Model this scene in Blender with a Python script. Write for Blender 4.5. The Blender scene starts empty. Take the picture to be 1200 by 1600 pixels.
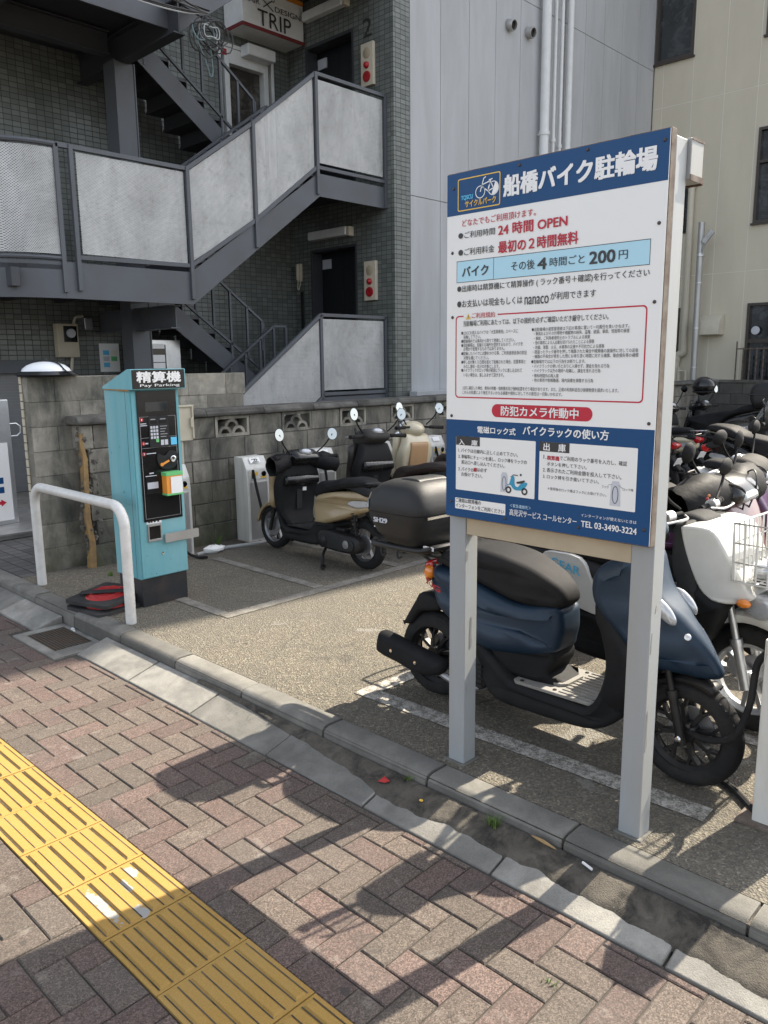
import bpy, bmesh, math, random
from mathutils import Vector, Matrix
from mathutils.geometry import tessellate_polygon
random.seed(7)
R = math.radians
S = bpy.context.scene
COL = S.collection

# ---------------------------------------------------------------- camera
cd = bpy.data.cameras.new('camera')
cam = bpy.data.objects.new('camera', cd)
COL.objects.link(cam)
S.camera = cam
F_PX, PITCH, ROLL, YAW, EYE = 1240.8, 0.18724, 0.010805, 0.76776, 1.6749
cd.sensor_fit = 'VERTICAL'
cd.sensor_height = 36.0
cd.sensor_width = 27.0
cd.lens = F_PX / 1600.0 * 36.0
cd.clip_start = 0.05
cd.clip_end = 500.0
fw = Vector((-math.sin(YAW) * math.cos(PITCH), math.cos(YAW) * math.cos(PITCH), -math.sin(PITCH)))
r0 = Vector((math.cos(YAW), math.sin(YAW), 0))
d0 = fw.cross(r0)
rt = math.cos(ROLL) * r0 + math.sin(ROLL) * d0
dn = -math.sin(ROLL) * r0 + math.cos(ROLL) * d0
m = Matrix((rt, -dn, -fw)).transposed().to_4x4()
m.translation = Vector((0, 0, EYE))
cam.matrix_world = m

# ---------------------------------------------------------------- light
SUN_EL, SUN_AZ = R(44.0), R(10.0)      # azimuth measured from +Y towards +X
w = bpy.data.worlds.new('World')
S.world = w
w.use_nodes = True
nt = w.node_tree
sky = nt.nodes.new('ShaderNodeTexSky')
sky.sky_type = 'NISHITA'
sky.sun_disc = False
sky.sun_elevation = SUN_EL
sky.sun_rotation = SUN_AZ
sky.air_density = 1.0
sky.dust_density = 2.2
sky.ozone_density = 1.0
hs = nt.nodes.new('ShaderNodeHueSaturation')      # thin high haze: a paler sky than the pure model
hs.inputs['Saturation'].default_value = 0.42
nt.links.new(sky.outputs[0], hs.inputs['Color'])
nt.links.new(hs.outputs[0], nt.nodes['Background'].inputs[0])
nt.nodes['Background'].inputs[1].default_value = 0.125
sl = bpy.data.lights.new('sun', 'SUN')
sl.energy = 4.4
sl.angle = R(0.55)
sl.color = (1.0, 0.90, 0.745)
sun = bpy.data.objects.new('sun', sl)
COL.objects.link(sun)
tosun = Vector((math.sin(SUN_AZ) * math.cos(SUN_EL), math.cos(SUN_AZ) * math.cos(SUN_EL), math.sin(SUN_EL)))
sun.rotation_euler = tosun.to_track_quat('Z', 'Y').to_euler()
sun.location = (0, 10, 12)
S.view_settings.view_transform = 'Standard'
S.view_settings.look = 'None'
S.view_settings.exposure = 1.60
S.view_settings.gamma = 1.0
S.render.resolution_x = 768
S.render.resolution_y = 1024
try:
    S.cycles.use_denoising = True
    S.cycles.max_bounces = 8
    S.cycles.transparent_max_bounces = 16
except Exception:
    pass


# ---------------------------------------------------------------- materials
class NB:
    def __init__(s, name):
        s.m = bpy.data.materials.new(name)
        s.m.use_nodes = True
        s.t = s.m.node_tree
        s.b = s.t.nodes['Principled BSDF']

    def n(s, typ, props=None, **inp):
        nd = s.t.nodes.new(typ)
        for k, v in (props or {}).items():
            setattr(nd, k, v)
        for k, v in inp.items():
            key = int(k[1:]) if k[0] == 'i' and k[1:].isdigit() else k.replace('_', ' ')
            s.put(nd.inputs[key], v)
        return nd

    def put(s, sock, v):
        if hasattr(v, 'is_output'):
            s.t.links.new(v, sock)
        elif isinstance(v, (tuple, list)) and len(v) == 3 and sock.type == 'RGBA':
            sock.default_value = (*v, 1)
        else:
            sock.default_value = v

    def co(s, scale=(1, 1, 1), loc=(0, 0, 0), kind='Object'):
        tc = s.n('ShaderNodeTexCoord')
        mp = s.n('ShaderNodeMapping')
        s.t.links.new(tc.outputs[kind], mp.inputs[0])
        mp.inputs['Scale'].default_value = scale
        mp.inputs['Location'].default_value = loc
        return mp.outputs[0]

    def noise(s, vec, scale, detail=3, rough=0.5, dist=0.0):
        return s.n('ShaderNodeTexNoise', None, Vector=vec, Scale=scale, Detail=detail, Roughness=rough, Distortion=dist).outputs[0]

    def ramp(s, fac, stops, interp='LINEAR'):
        nd = s.n('ShaderNodeValToRGB', None, i0=fac)
        el = nd.color_ramp.elements
        nd.color_ramp.interpolation = interp
        while len(el) < len(stops):
            el.new(0.5)
        for e, (p, c) in zip(el, stops):
            e.position = p
            e.color = (*c, 1) if isinstance(c, (tuple, list)) else (c, c, c, 1)
        return nd.outputs[0]

    def math(s, op, a, b=0.0, c=None, clamp=False):
        nd = s.n('ShaderNodeMath', {'operation': op, 'use_clamp': clamp}, i0=a, i1=b)
        if c is not None:
            s.put(nd.inputs[2], c)
        return nd.outputs[0]

    def mix(s, fac, a, b, mode='MIX'):
        nd = s.n('ShaderNodeMix', {'data_type': 'RGBA', 'blend_type': mode})
        s.put(nd.inputs[0], fac)
        s.put(nd.inputs[6], a)
        s.put(nd.inputs[7], b)
        return nd.outputs[2]

    def bump(s, h, strength=0.3, dist=0.01):
        nd = s.n('ShaderNodeBump', None, Strength=strength, Distance=dist, Height=h)
        s.t.links.new(nd.outputs[0], s.b.inputs['Normal'])
        return nd

    def set(s, **k):
        for a, v in k.items():
            s.put(s.b.inputs[a.replace('_', ' ')], v)


def pm(name, col, rough=0.5, metal=0.0, var=0.12, scale=9.0, bump=0.0, bscale=120.0, dirt=None, damt=0.0, dscale=4.0, coat=0.0, streak=False, spec=None):
    """painted / plain material: gentle tone and gloss variation, optional dirt in irregular patches"""
    b = NB(name)
    v = b.co()
    n1 = b.noise(v, scale, 4, 0.6)
    c = b.mix(n1, tuple(x * (1 - var) for x in col), tuple(min(1, x * (1 + var)) for x in col))
    rg = b.math('MULTIPLY_ADD', n1, 0.16, rough - 0.08, True)
    if dirt:
        vv = b.co((1, 1, 0.18)) if streak else v
        n2 = b.noise(vv, dscale, 6, 0.65, 0.3)
        f = b.ramp(n2, [(0.5 - damt * 0.25, 0.0), (0.78 - damt * 0.2, 1.0)])
        f = b.math('MULTIPLY', f, min(1.0, damt * 1.4))
        c = b.mix(f, c, dirt)
        rg = b.math('MULTIPLY_ADD', f, 0.25, rg, True)
    b.set(Base_Color=c, Roughness=rg, Metallic=metal)
    if coat:
        b.set(Coat_Weight=coat, Coat_Roughness=0.06)
    if spec is not None:
        b.set(Specular_IOR_Level=spec)
    if bump:
        b.bump(b.noise(v, bscale, 3, 0.6), bump, 0.004)
    return b.m


def lettering(name, col, rough=0.45):
    b = NB(name)
    n1 = b.noise(b.co(), 30, 3)
    b.set(Base_Color=b.mix(n1, tuple(x * 0.93 for x in col), col), Roughness=rough)
    return b.m


M = {}
# asphalt of the lot: pale exposed aggregate, oil stains, smooth patches
b = NB('lot_asphalt')
v = b.co()
vo = b.n('ShaderNodeTexVoronoi', None, Vector=v, Scale=130.0)
spk = b.ramp(vo.outputs['Color'], [(0.12, (.05, .045, .036)), (0.45, (.15, .13, .094)), (0.75, (.27, .235, .17)), (0.95, (.52, .475, .37))])
fine = b.noise(v, 420, 3, 0.7)
c = b.mix(0.5, spk, b.ramp(fine, [(0.3, (.04, .036, .031)), (0.7, (.23, .205, .165))]))
big = b.noise(v, 1.1, 5, 0.62, 0.4)
c = b.mix(b.ramp(big, [(0.45, 0.0), (0.68, 0.5)]), c, (.12, .112, .095))
st = b.noise(b.co((1, 1, 1), (5, 3, 0)), 2.7, 6, 0.68, 0.8)
c = b.mix(b.ramp(st, [(0.6, 0.0), (0.72, 0.6)]), c, (.05, .047, .042))
pt = b.noise(b.co((1, 1, 1), (11, 7, 0)), 1.6, 5, 0.6, 1.0)
c = b.mix(b.ramp(pt, [(0.64, 0.0), (0.67, 0.6)]), c, (.27, .255, .225))
dr = b.n('ShaderNodeTexVoronoi', None, Vector=b.co((1, 1, 0), (.3, .6, 0)), Scale=1.35)
dd = b.math('ADD', dr.outputs['Distance'], b.math('MULTIPLY', b.noise(v, 14, 4, .6), .16))
c = b.mix(b.ramp(dd, [(.13, .75), (.2, .0)]), c, (.045, .042, .038))
dg = b.n('ShaderNodeTexVoronoi', None, Vector=b.co((1, 1, 0), (.1, .2, 0)), Scale=7.0)
c = b.mix(b.ramp(b.math('ADD', dg.outputs['Distance'], b.math('MULTIPLY', b.noise(v, 50, 3), .08)), [(.085, .7), (.11, 0)]), c, (.05, .047, .043))
ck = b.n('ShaderNodeTexVoronoi', {'feature': 'DISTANCE_TO_EDGE'}, Vector=b.mix(.12, v, b.n('ShaderNodeTexNoise', None, Vector=v, Scale=3.0, Detail=5.0).outputs[1]), Scale=.75)
c = b.mix(b.math('MULTIPLY', b.ramp(ck.outputs['Distance'], [(.002, .7), (.005, 0)]), b.ramp(b.noise(v, 1.7, 3), [(.5, 0), (.6, 1)])), c, (.05, .047, .042))
b.set(Base_Color=c, Roughness=0.9)
b.bump(b.math('ADD', vo.outputs['Distance'], b.math('MULTIPLY', fine, 0.6)), 1.0, 0.008)
M['asphalt'] = b.m

b = NB('street_ground')
v = b.co()
c = b.mix(b.noise(v, 160, 3), (.04, .04, .04), (.12, .118, .112))
c = b.mix(b.ramp(b.noise(v, 0.5, 5), [(.4, 0), (.65, .5)]), c, (.16, .155, .15))
b.set(Base_Color=c, Roughness=0.92)
M['ground'] = b.m

# pavers: a tone per block comes from the mesh attribute
b = NB('paver_block')
v = b.co()
at = b.n('ShaderNodeAttribute', {'attribute_name': 'tone', 'attribute_type': 'GEOMETRY'})
g1 = b.n('ShaderNodeTexVoronoi', None, Vector=v, Scale=260.0)
f1 = b.noise(v, 330, 3, 0.75)
gr = b.mix(0.5, g1.outputs['Color'], f1)
c = b.mix(0.8, at.outputs['Color'], b.mix(1.0, at.outputs['Color'], b.ramp(gr, [(0.26, .25), (0.5, .88), (0.74, 2.0)]), 'MULTIPLY'))
w1 = b.noise(v, 2.2, 6, 0.65, 0.5)
c = b.mix(b.ramp(w1, [(.45, 0), (.7, .38)]), c, (.10, .09, .08))
w2 = b.noise(b.co((1, 1, 1), (3, 8, 0)), 9, 5, 0.6, 0.4)
c = b.mix(b.ramp(w2, [(.6, 0), (.75, .35)]), c, (.36, .33, .29))
gm = b.n('ShaderNodeTexVoronoi', None, Vector=b.co((1, 1, 0), (.2, .9, 0)), Scale=3.6)
gq = b.math('ADD', gm.outputs['Distance'], b.math('MULTIPLY', b.noise(v, 70, 2), .05))
c = b.mix(b.ramp(gq, [(.072, .75), (.088, 0)]), c, (.04, .036, .034))
w3 = b.noise(b.co((1, 1, 1), (6, 2, 0)), 5.5, 6, .7, .8)
c = b.mix(b.ramp(w3, [(.60, 0), (.68, .5)]), c, (.055, .048, .043))
b.set(Base_Color=c, Roughness=0.88)
b.bump(b.math('ADD', f1, b.math('MULTIPLY', b.noise(v, 28, 4, .7), 1.2)), 0.65, 0.004)
M['paver'] = b.m
M['joint'] = pm('joint_sand', (.055, .05, .043), .95, var=.3, scale=60)


def concrete(name, col, stain=(.09, .085, .075), samt=.5, sc=2.2, streak=.25, moss=None, mossz=None, bump=.45):
    b = NB(name)
    v = b.co()
    fine = b.noise(v, 190, 4, 0.7)
    c = b.mix(b.ramp(fine, [(.25, 0), (.75, 1)]), tuple(x * .72 for x in col), tuple(x * 1.22 for x in col))
    mid = b.noise(v, 7, 6, .65, .4)
    c = b.mix(b.ramp(mid, [(.4, 0), (.66, .7)]), c, tuple(x * 1.55 for x in col))
    ri = b.n('ShaderNodeNewGeometry').outputs['Random Per Island']
    c = b.mix(1.0, c, b.ramp(ri, [(0, .72), (.5, 1.0), (1, 1.32)]), 'MULTIPLY')
    s1 = b.noise(b.co((1, 1, streak)), sc, 7, .68, .5)
    c = b.mix(b.math('MULTIPLY', b.ramp(s1, [(.44, 0), (.66, 1)]), samt), c, stain)
    if moss:
        sep = b.n('ShaderNodeSeparateXYZ', None, Vector=v).outputs[2]
        h = b.n('ShaderNodeMapRange', None, Value=sep, i1=mossz[0], i2=mossz[1], i3=1.0, i4=0.0).outputs[0]
        f = b.math('MULTIPLY', h, b.ramp(b.noise(b.co((1, 1, .6), (4, 4, 4)), 4.5, 6, .7), [(.36, 0), (.6, .8)]))
        c = b.mix(f, c, moss)
    b.set(Base_Color=c, Roughness=.92)
    b.bump(b.math('ADD', fine, b.math('MULTIPLY', mid, .8)), bump, .006)
    return b.m


M['kerb'] = concrete('kerb_concrete', (.125, .12, .107), samt=.5, streak=1, sc=3.5)
M['gutter'] = concrete('gutter_concrete', (.19, .183, .165), samt=.6, streak=1, sc=3.4)
M['block'] = concrete('block_concrete', (.18, .167, .14), stain=(.035, .038, .033), samt=.9, sc=4.2, streak=.35, moss=(.075, .08, .04), mossz=(.1, .85), bump=.7)
M['coping'] = concrete('coping_concrete', (.10, .096, .086), stain=(.035, .033, .03), samt=.85, sc=5, streak=1, bump=.9)
M['render'] = concrete('rendered_block', (.235, .218, .182), stain=(.05, .056, .048), samt=.9, sc=4.0, streak=.4, moss=(.10, .095, .055), mossz=(.1, .6), bump=.6)
M['rubble'] = concrete('broken_mortar', (.14, .13, .11), stain=(.05, .045, .04), samt=.9, sc=12, streak=1, bump=1.0)
M['dirt'] = concrete('gutter_soil', (.075, .066, .053), stain=(.016, .014, .012), samt=.95, sc=11, streak=1, bump=1.0)

# yellow guiding tiles, worn through to grey in patches, chewing gum
b = NB('tactile_yellow')
v = b.co()
fine = b.noise(v, 240, 4, .7)
c = b.mix(b.ramp(fine, [(.3, 0), (.7, 1)]), (.27, .158, .034), (.385, .235, .056))
c = b.mix(b.ramp(b.noise(v, 5, 6, .65), [(.45, 0), (.75, .45)]), c, (.33, .22, .08))
sep = b.n('ShaderNodeSeparateXYZ', None, Vector=v)
def spot(cx, cy, hx, hy):
    dx = b.math('DIVIDE', b.math('SUBTRACT', sep.outputs[0], cx), hx)
    dy = b.math('DIVIDE', b.math('SUBTRACT', sep.outputs[1], cy), hy)
    return b.math('SUBTRACT', 1.0, b.math('ADD', b.math('POWER', b.math('ABSOLUTE', dx), 3.0), b.math('POWER', b.math('ABSOLUTE', dy), 3.0)))


zone = b.math('MAXIMUM', b.math('MAXIMUM', spot(-2.19, .975, .15, .020), spot(-2.28, 1.125, .05, .02)), b.math('MAXIMUM', spot(-2.08, 1.05, .05, .022), spot(-2.22, 1.075, .05, .012)))
wn = b.noise(b.co((1, 1, 1)), 42, 4, .6)
worn = b.ramp(b.math('ADD', b.math('MAXIMUM', zone, -.6), b.math('MULTIPLY_ADD', wn, 2.2, -1.25)), [(.42, 0), (.5, 1)])
c = b.mix(worn, c, (.29, .285, .27))
gum = b.n('ShaderNodeTexVoronoi', None, Vector=b.co((1, 1, 0), (.37, .11, 0)), Scale=6.2)
gd = b.math('ADD', gum.outputs['Distance'], b.math('MULTIPLY', b.noise(v, 60, 2), .05))
c = b.mix(b.ramp(gd, [(.105, .92), (.122, 0)]), c, (.025, .024, .026))
b.set(Base_Color=c, Roughness=.8)
b.bump(fine, .35, .003)
M['tactile'] = b.m

# worn white road paint
b = NB('worn_road_paint')
v = b.co()
n1 = b.noise(v, 20, 6, .7)
n2 = b.noise(v, 150, 3, .7)
f = b.ramp(b.math('MULTIPLY_ADD', n2, .45, b.math('MULTIPLY', n1, .55)), [(.44, 0), (.58, 1)])
b.set(Base_Color=b.mix(f, (.12, .11, .095), (.46, .44, .395)), Roughness=.85)
b.bump(n2, .4, .003)
M['paint'] = b.m
b = NB('faded_road_paint')
v = b.co()
n1 = b.noise(v, 9, 6, .7)
n2 = b.noise(v, 150, 3, .7)
f = b.ramp(b.math('MULTIPLY_ADD', n2, .5, b.math('MULTIPLY', n1, .5)), [(.42, 0), (.6, .85)])
b.set(Base_Color=b.mix(f, (.11, .10, .085), (.27, .255, .225)), Roughness=.88)
M['faded'] = b.m

# mosaic tile of the building
b = NB('green_grey_mosaic_tile')
tc = b.n('ShaderNodeTexCoord')
sp = b.n('ShaderNodeSeparateXYZ', None, Vector=tc.outputs['Object'])
uv = b.n('ShaderNodeCombineXYZ', None, X=b.math('ADD', sp.outputs[0], sp.outputs[1]), Y=sp.outputs[2])
bk = b.n('ShaderNodeTexBrick', {'offset': 0.0, 'squash': 1.0}, Vector=uv.outputs[0], Color1=(.105, .118, .108), Color2=(.175, .192, .177), Mortar=(.06, .062, .057), Scale=1.0, Mortar_Size=.0045, Mortar_Smooth=.1, Bias=0.0, Brick_Width=.1, Row_Height=.062)
big = b.noise(tc.outputs['Object'], 1.3, 5, .6)
c = b.mix(b.ramp(big, [(.4, 0), (.7, .3)]), bk.outputs[0], (.10, .105, .095))
b.set(Base_Color=c, Roughness=b.math('MULTIPLY_ADD', bk.outputs[1], .5, .36))
b.bump(b.math('SUBTRACT', 1.0, bk.outputs[1]), .5, .004)
M['tile'] = b.m

# dark setts left of the wall
b = NB('dark_paving_tile')
tc = b.n('ShaderNodeTexCoord')
bk = b.n('ShaderNodeTexBrick', {'offset': 0.0, 'squash': 1.0}, Vector=tc.outputs['Object'], Color1=(.085, .082, .078), Color2=(.15, .145, .138), Mortar=(.035, .033, .03), Scale=1.0, Mortar_Size=.006, Mortar_Smooth=.1, Bias=0.0, Brick_Width=.12, Row_Height=.12)
n1 = b.noise(tc.outputs['Object'], 3, 6, .7)
c = b.mix(b.ramp(n1, [(.45, 0), (.7, .6)]), bk.outputs[0], (.06, .058, .052))
b.set(Base_Color=c, Roughness=.8)
b.bump(b.math('SUBTRACT', 1.0, bk.outputs[1]), .4, .004)
M['sett'] = b.m

# perforated aluminium sheet: real holes through an alpha of the pattern
b = NB('perforated_aluminium')
tc = b.n('ShaderNodeTexCoord')
sp = b.n('ShaderNodeSeparateXYZ', None, Vector=tc.outputs['Object'])
P = .0145
uu = b.math('DIVIDE', b.math('SUBTRACT', sp.outputs[1], sp.outputs[0]), P)
vv = b.math('DIVIDE', sp.outputs[2], P * .866)
row = b.math('FLOOR', vv)
uu = b.math('ADD', uu, b.math('MULTIPLY', b.math('MODULO', row, 2.0), .5))
du = b.math('SUBTRACT', b.math('FRACT', b.math('ADD', uu, 100.0)), .5)
dv = b.math('MULTIPLY', b.math('SUBTRACT', b.math('SUBTRACT', vv, row), .5), .866)
dist = b.math('SQRT', b.math('ADD', b.math('MULTIPLY', du, du), b.math('MULTIPLY', dv, dv)))
hole = b.math('LESS_THAN', dist, .27)
v = b.co()
n1 = b.noise(b.co((1, 1, .5)), 2.6, 6, .65, .5)
c = b.mix(b.ramp(n1, [(.35, 0), (.7, 1)]), (.42, .42, .41), (.64, .64, .63))
c = b.mix(b.ramp(b.noise(v, 9, 5, .7), [(.52, 0), (.75, .55)]), c, (.27, .265, .25))
b.set(Base_Color=c, Roughness=.5, Metallic=.15, Alpha=b.math('SUBTRACT', 1.0, hole))
M['perf'] = b.m

M['steel'] = pm('blue_grey_painted_steel', (.082, .09, .105), .5, var=.1, scale=5, dirt=(.09, .085, .08), damt=.35, dscale=3)
M['steel_dark'] = pm('dark_steel_with_shade', (.04, .043, .05), .55, var=.15)  # dark steel, deepened further to paint in the shade under the decks
M['greywall'] = pm('grey_siding_paint', (.47, .48, .495), .55, var=.05, scale=1.5, bump=.25, bscale=45, dirt=(.36, .365, .37), damt=.55, dscale=1.6, streak=True)
M['beigewall'] = pm('beige_siding_paint', (.60, .555, .445), .7, var=.06, scale=1.2, bump=.35, bscale=50, dirt=(.49, .45, .36), damt=.45, dscale=.9, streak=True)
M['seal'] = pm('panel_sealant', (.72, .70, .63), .7)
M['seal_grey'] = pm('grey_sealant', (.50, .51, .525), .7)
M['whitepipe'] = pm('white_pvc', (.72, .73, .73), .4, dirt=(.5, .49, .46), damt=.3, dscale=2, streak=True)
M['beigepipe'] = pm('beige_pvc', (.56, .52, .42), .45, dirt=(.38, .35, .28), damt=.3, dscale=2, streak=True)
M['bronze'] = pm('bronze_window_frame', (.05, .04, .034), .4, var=.1)
M['darkwall'] = concrete('dark_stained_block', (.07, .068, .062), samt=.6)
M['roof'] = pm('roof_grey', (.2, .2, .2), .8)


def glass(name, col, rough=.06):
    b = NB(name)
    v = b.co((1, 1, .5))
    n = b.noise(v, 1.2, 4, .6)
    n2 = b.ramp(b.noise(b.co((1.5, 1.5, 2.2)), 2.3, 5, .65, .6), [(.5, 0), (.62, .6)])  # lighter patches: reflections painted into the pane colour
    b.set(Base_Color=b.mix(n2, b.mix(n, tuple(x * .5 for x in col), tuple(x * 1.6 for x in col)), tuple(x * 3.2 + .01 for x in col)), Roughness=rough, Specular_IOR_Level=.8)
    return b.m


M['glass'] = glass('dark_window_glass', (.018, .022, .024))
M['glass_door'] = glass('door_glass', (.05, .045, .038))
M['mirror'] = pm('mirror_glass', (.26, .285, .31), .03, 1.0, var=.02)
M['chrome'] = pm('chrome', (.72, .73, .74), .12, 1.0, var=.05)
M['alu'] = pm('brushed_aluminium', (.60, .61, .62), .35, .85, var=.1, dirt=(.35, .34, .32), damt=.3)
M['stainless'] = pm('stainless_plate', (.50, .50, .49), .38, .7, var=.15, scale=4, dirt=(.30, .29, .27), damt=.5, dscale=3, streak=True)
M['cast'] = pm('cast_alloy', (.32, .32, .33), .45, .8, var=.2, scale=20)
M['rubber'] = pm('tyre_rubber', (.016, .016, .017), .85, var=.25, scale=30, bump=.25, bscale=160, dirt=(.075, .07, .06), damt=.25, dscale=7, spec=.2)
M['blackp'] = pm('black_plastic', (.012, .0125, .0135), .66, var=.2, scale=14, bump=.12, bscale=500, dirt=(.05, .048, .044), damt=.22, dscale=4, spec=.14)
M['greyp'] = pm('dark_grey_plastic', (.026, .027, .028), .68, var=.15, bump=.15, bscale=500, dirt=(.07, .066, .06), damt=.22, dscale=4, spec=.14)
M['blackm'] = pm('black_engine_paint', (.011, .011, .012), .42, .1, var=.3, scale=25, dirt=(.07, .062, .05), damt=.25, dscale=9, spec=.35)
M['seatv'] = pm('black_seat_vinyl', (.015, .015, .0165), .66, var=.15, scale=8, bump=.3, bscale=420, dirt=(.06, .057, .053), damt=.2, dscale=5, spec=.13)
M['seatb'] = pm('brown_seat_vinyl', (.026, .017, .014), .55, var=.2, bump=.3, bscale=420, dirt=(.07, .06, .054), damt=.22, spec=.3)
M['navy'] = pm('navy_metallic_paint', (.010, .026, .050), .46, .2, var=.12, scale=3, coat=.06, dirt=(.05, .06, .07), damt=.16, dscale=5, spec=.4)
M['white_paint'] = pm('white_scooter_paint', (.66, .66, .63), .34, var=.05, scale=4, coat=.3, dirt=(.45, .43, .38), damt=.28, dscale=5)
M['beige_paint'] = pm('sand_beige_paint', (.34, .255, .145), .34, var=.06, coat=.4, dirt=(.23, .18, .115), damt=.2)
M['cream_paint'] = pm('cream_paint', (.58, .51, .36), .34, var=.06, coat=.4, dirt=(.4, .34, .25), damt=.25)
M['brown_paint'] = pm('dark_brown_paint', (.022, .018, .016), .4, .1, var=.12, coat=.3, dirt=(.07, .065, .06), damt=.25, dscale=5, spec=.35)
M['maroon_paint'] = pm('maroon_paint', (.075, .007, .012), .32, .1, var=.12, coat=.5, dirt=(.09, .05, .05), damt=.2)
M['purple_paint'] = pm('purple_paint', (.065, .016, .075), .34, .1, var=.1, coat=.4)
M['gloss_black'] = pm('gloss_black_paint', (.008, .008, .009), .26, 0, var=.2, coat=.35, dirt=(.045, .045, .045), damt=.18, spec=.35)
M['tan_panel'] = pm('tan_panel', (.40, .24, .12), .45, var=.08)
M['leather'] = pm('black_vinyl_cover', (.011, .011, .012), .62, var=.2, scale=6, bump=.5, bscale=26, spec=.15)
M['red_lens'] = pm('red_lens', (.48, .012, .016), .12, var=.15, scale=60, coat=.8)
M['amber_lens'] = pm('amber_lens', (.75, .22, .02), .12, var=.1, scale=60, coat=.8)
M['clear_lens'] = pm('clear_lens', (.42, .44, .46), .1, .3, var=.25, scale=70, coat=.8)
M['matgrey'] = pm('grey_floor_mat', (.24, .235, .22), .75, var=.12, scale=12, bump=.4, bscale=260, dirt=(.17, .155, .13), damt=.5, dscale=6)
M['boxgrey'] = pm('grained_black_box_plastic', (.015, .0155, .016), .45, var=.15, scale=5, bump=.35, bscale=600, dirt=(.07, .067, .062), damt=.2, dscale=3, spec=.4)
M['white'] = pm('white_painted_steel', (.72, .72, .70), .4, var=.05, dirt=(.45, .42, .36), damt=.3, dscale=5, streak=True)
M['bar_white'] = pm('white_bar_paint', (.66, .65, .62), .38, var=.04, dirt=(.36, .33, .28), damt=.26, dscale=14)
M['rack_white'] = pm('white_rack_paint', (.66, .66, .63), .45, var=.06, dirt=(.38, .35, .29), damt=.4, dscale=6, streak=True)
M['postgrey'] = pm('grey_post_paint', (.31, .335, .35), .5, var=.06, scale=4, dirt=(.30, .25, .17), damt=.36, dscale=4, streak=True)
M['rust'] = pm('rusted_edge', (.17, .145, .12), .8, var=.3, scale=30, dirt=(.07, .04, .03), damt=.6, dscale=14)
M['tanboard'] = pm('tan_back_board', (.44, .37, .26), .6, var=.08, dirt=(.32, .26, .17), damt=.3)
M['teal'] = pm('turquoise_machine_paint', (.115, .36, .41), .45, var=.1, scale=4, dirt=(.24, .44, .47), damt=.55, dscale=5, streak=True)
M['teal_rust'] = pm('rust_run', (.28, .16, .06), .8, var=.3, scale=30)
M['black_gloss'] = pm('black_acrylic', (.010, .010, .011), .16, var=.2, spec=.5)
M['blackbase'] = pm('black_base_paint', (.018, .02, .023), .55, dirt=(.10, .06, .04), damt=.25, dscale=8)
M['sign_white'] = pm('sign_white', (.80, .80, .78), .42, var=.02, scale=3, dirt=(.62, .60, .55), damt=.12, dscale=2.5, streak=True)
M['sign_blue'] = pm('sign_blue', (.007, .060, .175), .42, var=.06, scale=3, spec=.3)
M['sign_light'] = pm('sign_light_blue', (.42, .68, .80), .42, var=.03)
for k_, c_ in dict(w=(.86, .86, .85), k=(.035, .033, .034), r=(.50, .012, .035), b=(.55, .75, .88), y=(.80, .50, .06), c=(.12, .55, .85), grey=(.35, .35, .36), lightgrey=(.55, .57, .62), green=(.15, .55, .2), orange=(.85, .33, .05), bikeblue=(.03, .30, .48), skin=(.85, .80, .70)).items():
    M['ink_' + k_] = lettering('ink_' + k_, c_)
M['wood'] = pm('weathered_board', (.33, .21, .08), .8, var=.25, scale=18, dirt=(.18, .12, .07), damt=.6, dscale=10)
M['cone_black'] = pm('black_cone_rubber', (.02, .02, .021), .7, var=.2, dirt=(.10, .09, .08), damt=.3)
M['cone_red'] = pm('red_cone_fabric', (.42, .02, .02), .6, var=.2, scale=20)
M['cream_box'] = pm('cream_plastic_box', (.52, .47, .36), .5, dirt=(.35, .3, .22), damt=.3)
M['alarm'] = pm('alarm_box_cream', (.62, .56, .44), .45, dirt=(.45, .4, .3), damt=.2)
M['alarm_red'] = pm('alarm_red', (.36, .012, .018), .3)
M['lightcover'] = pm('white_lamp_cover', (.70, .71, .70), .35, dirt=(.5, .48, .43), damt=.2)
M['doordark'] = pm('dark_lift_door', (.018, .022, .026), .35, .3, var=.1)
M['orange_panel'] = pm('orange_panel', (.65, .24, .03), .5)
M['maroon_trim'] = pm('maroon_trim', (.16, .02, .02), .5)
M['shutter'] = pm('grey_shutter', (.20, .20, .20), .5, .2, var=.06, dirt=(.12, .12, .115), damt=.3, dscale=2)
M['mesh_bag'] = pm('black_mesh', (.02, .02, .02), .8)
M['dome_white'] = pm('dome_white', (.80, .82, .84), .3, var=.03)
M['leaf_green'] = pm('weed_green', (.10, .17, .03), .6, var=.4, scale=60)
M['straw'] = pm('dry_leaf', (.33, .22, .10), .8, var=.3, scale=60)
M['wire'] = pm('black_cable', (.02, .02, .021), .5)
M['wire_grey'] = pm('grey_cable', (.35, .36, .36), .5)
M['wire_blue'] = pm('pale_blue_cable', (.13, .19, .205), .5)
M['bottle_blue'] = pm('bottle_label', (.03, .05, .30), .3)
M['visor'] = pm('smoked_visor', (.13, .135, .135), .15, .1, var=.25, scale=4, dirt=(.25, .25, .24), damt=.25)
M['headgrey'] = pm('grey_cowl_plastic', (.045, .043, .04), .68, var=.12, dirt=(.09, .085, .075), damt=.25, spec=.13)


# ---------------------------------------------------------------- geometry helpers
def frame_from(d, up=Vector((0, 0, 1))):
    d = d.normalized()
    if abs(d.dot(up)) > .98:
        up = Vector((1, 0, 0))
    x = up.cross(d).normalized()
    return x, d.cross(x).normalized()


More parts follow.
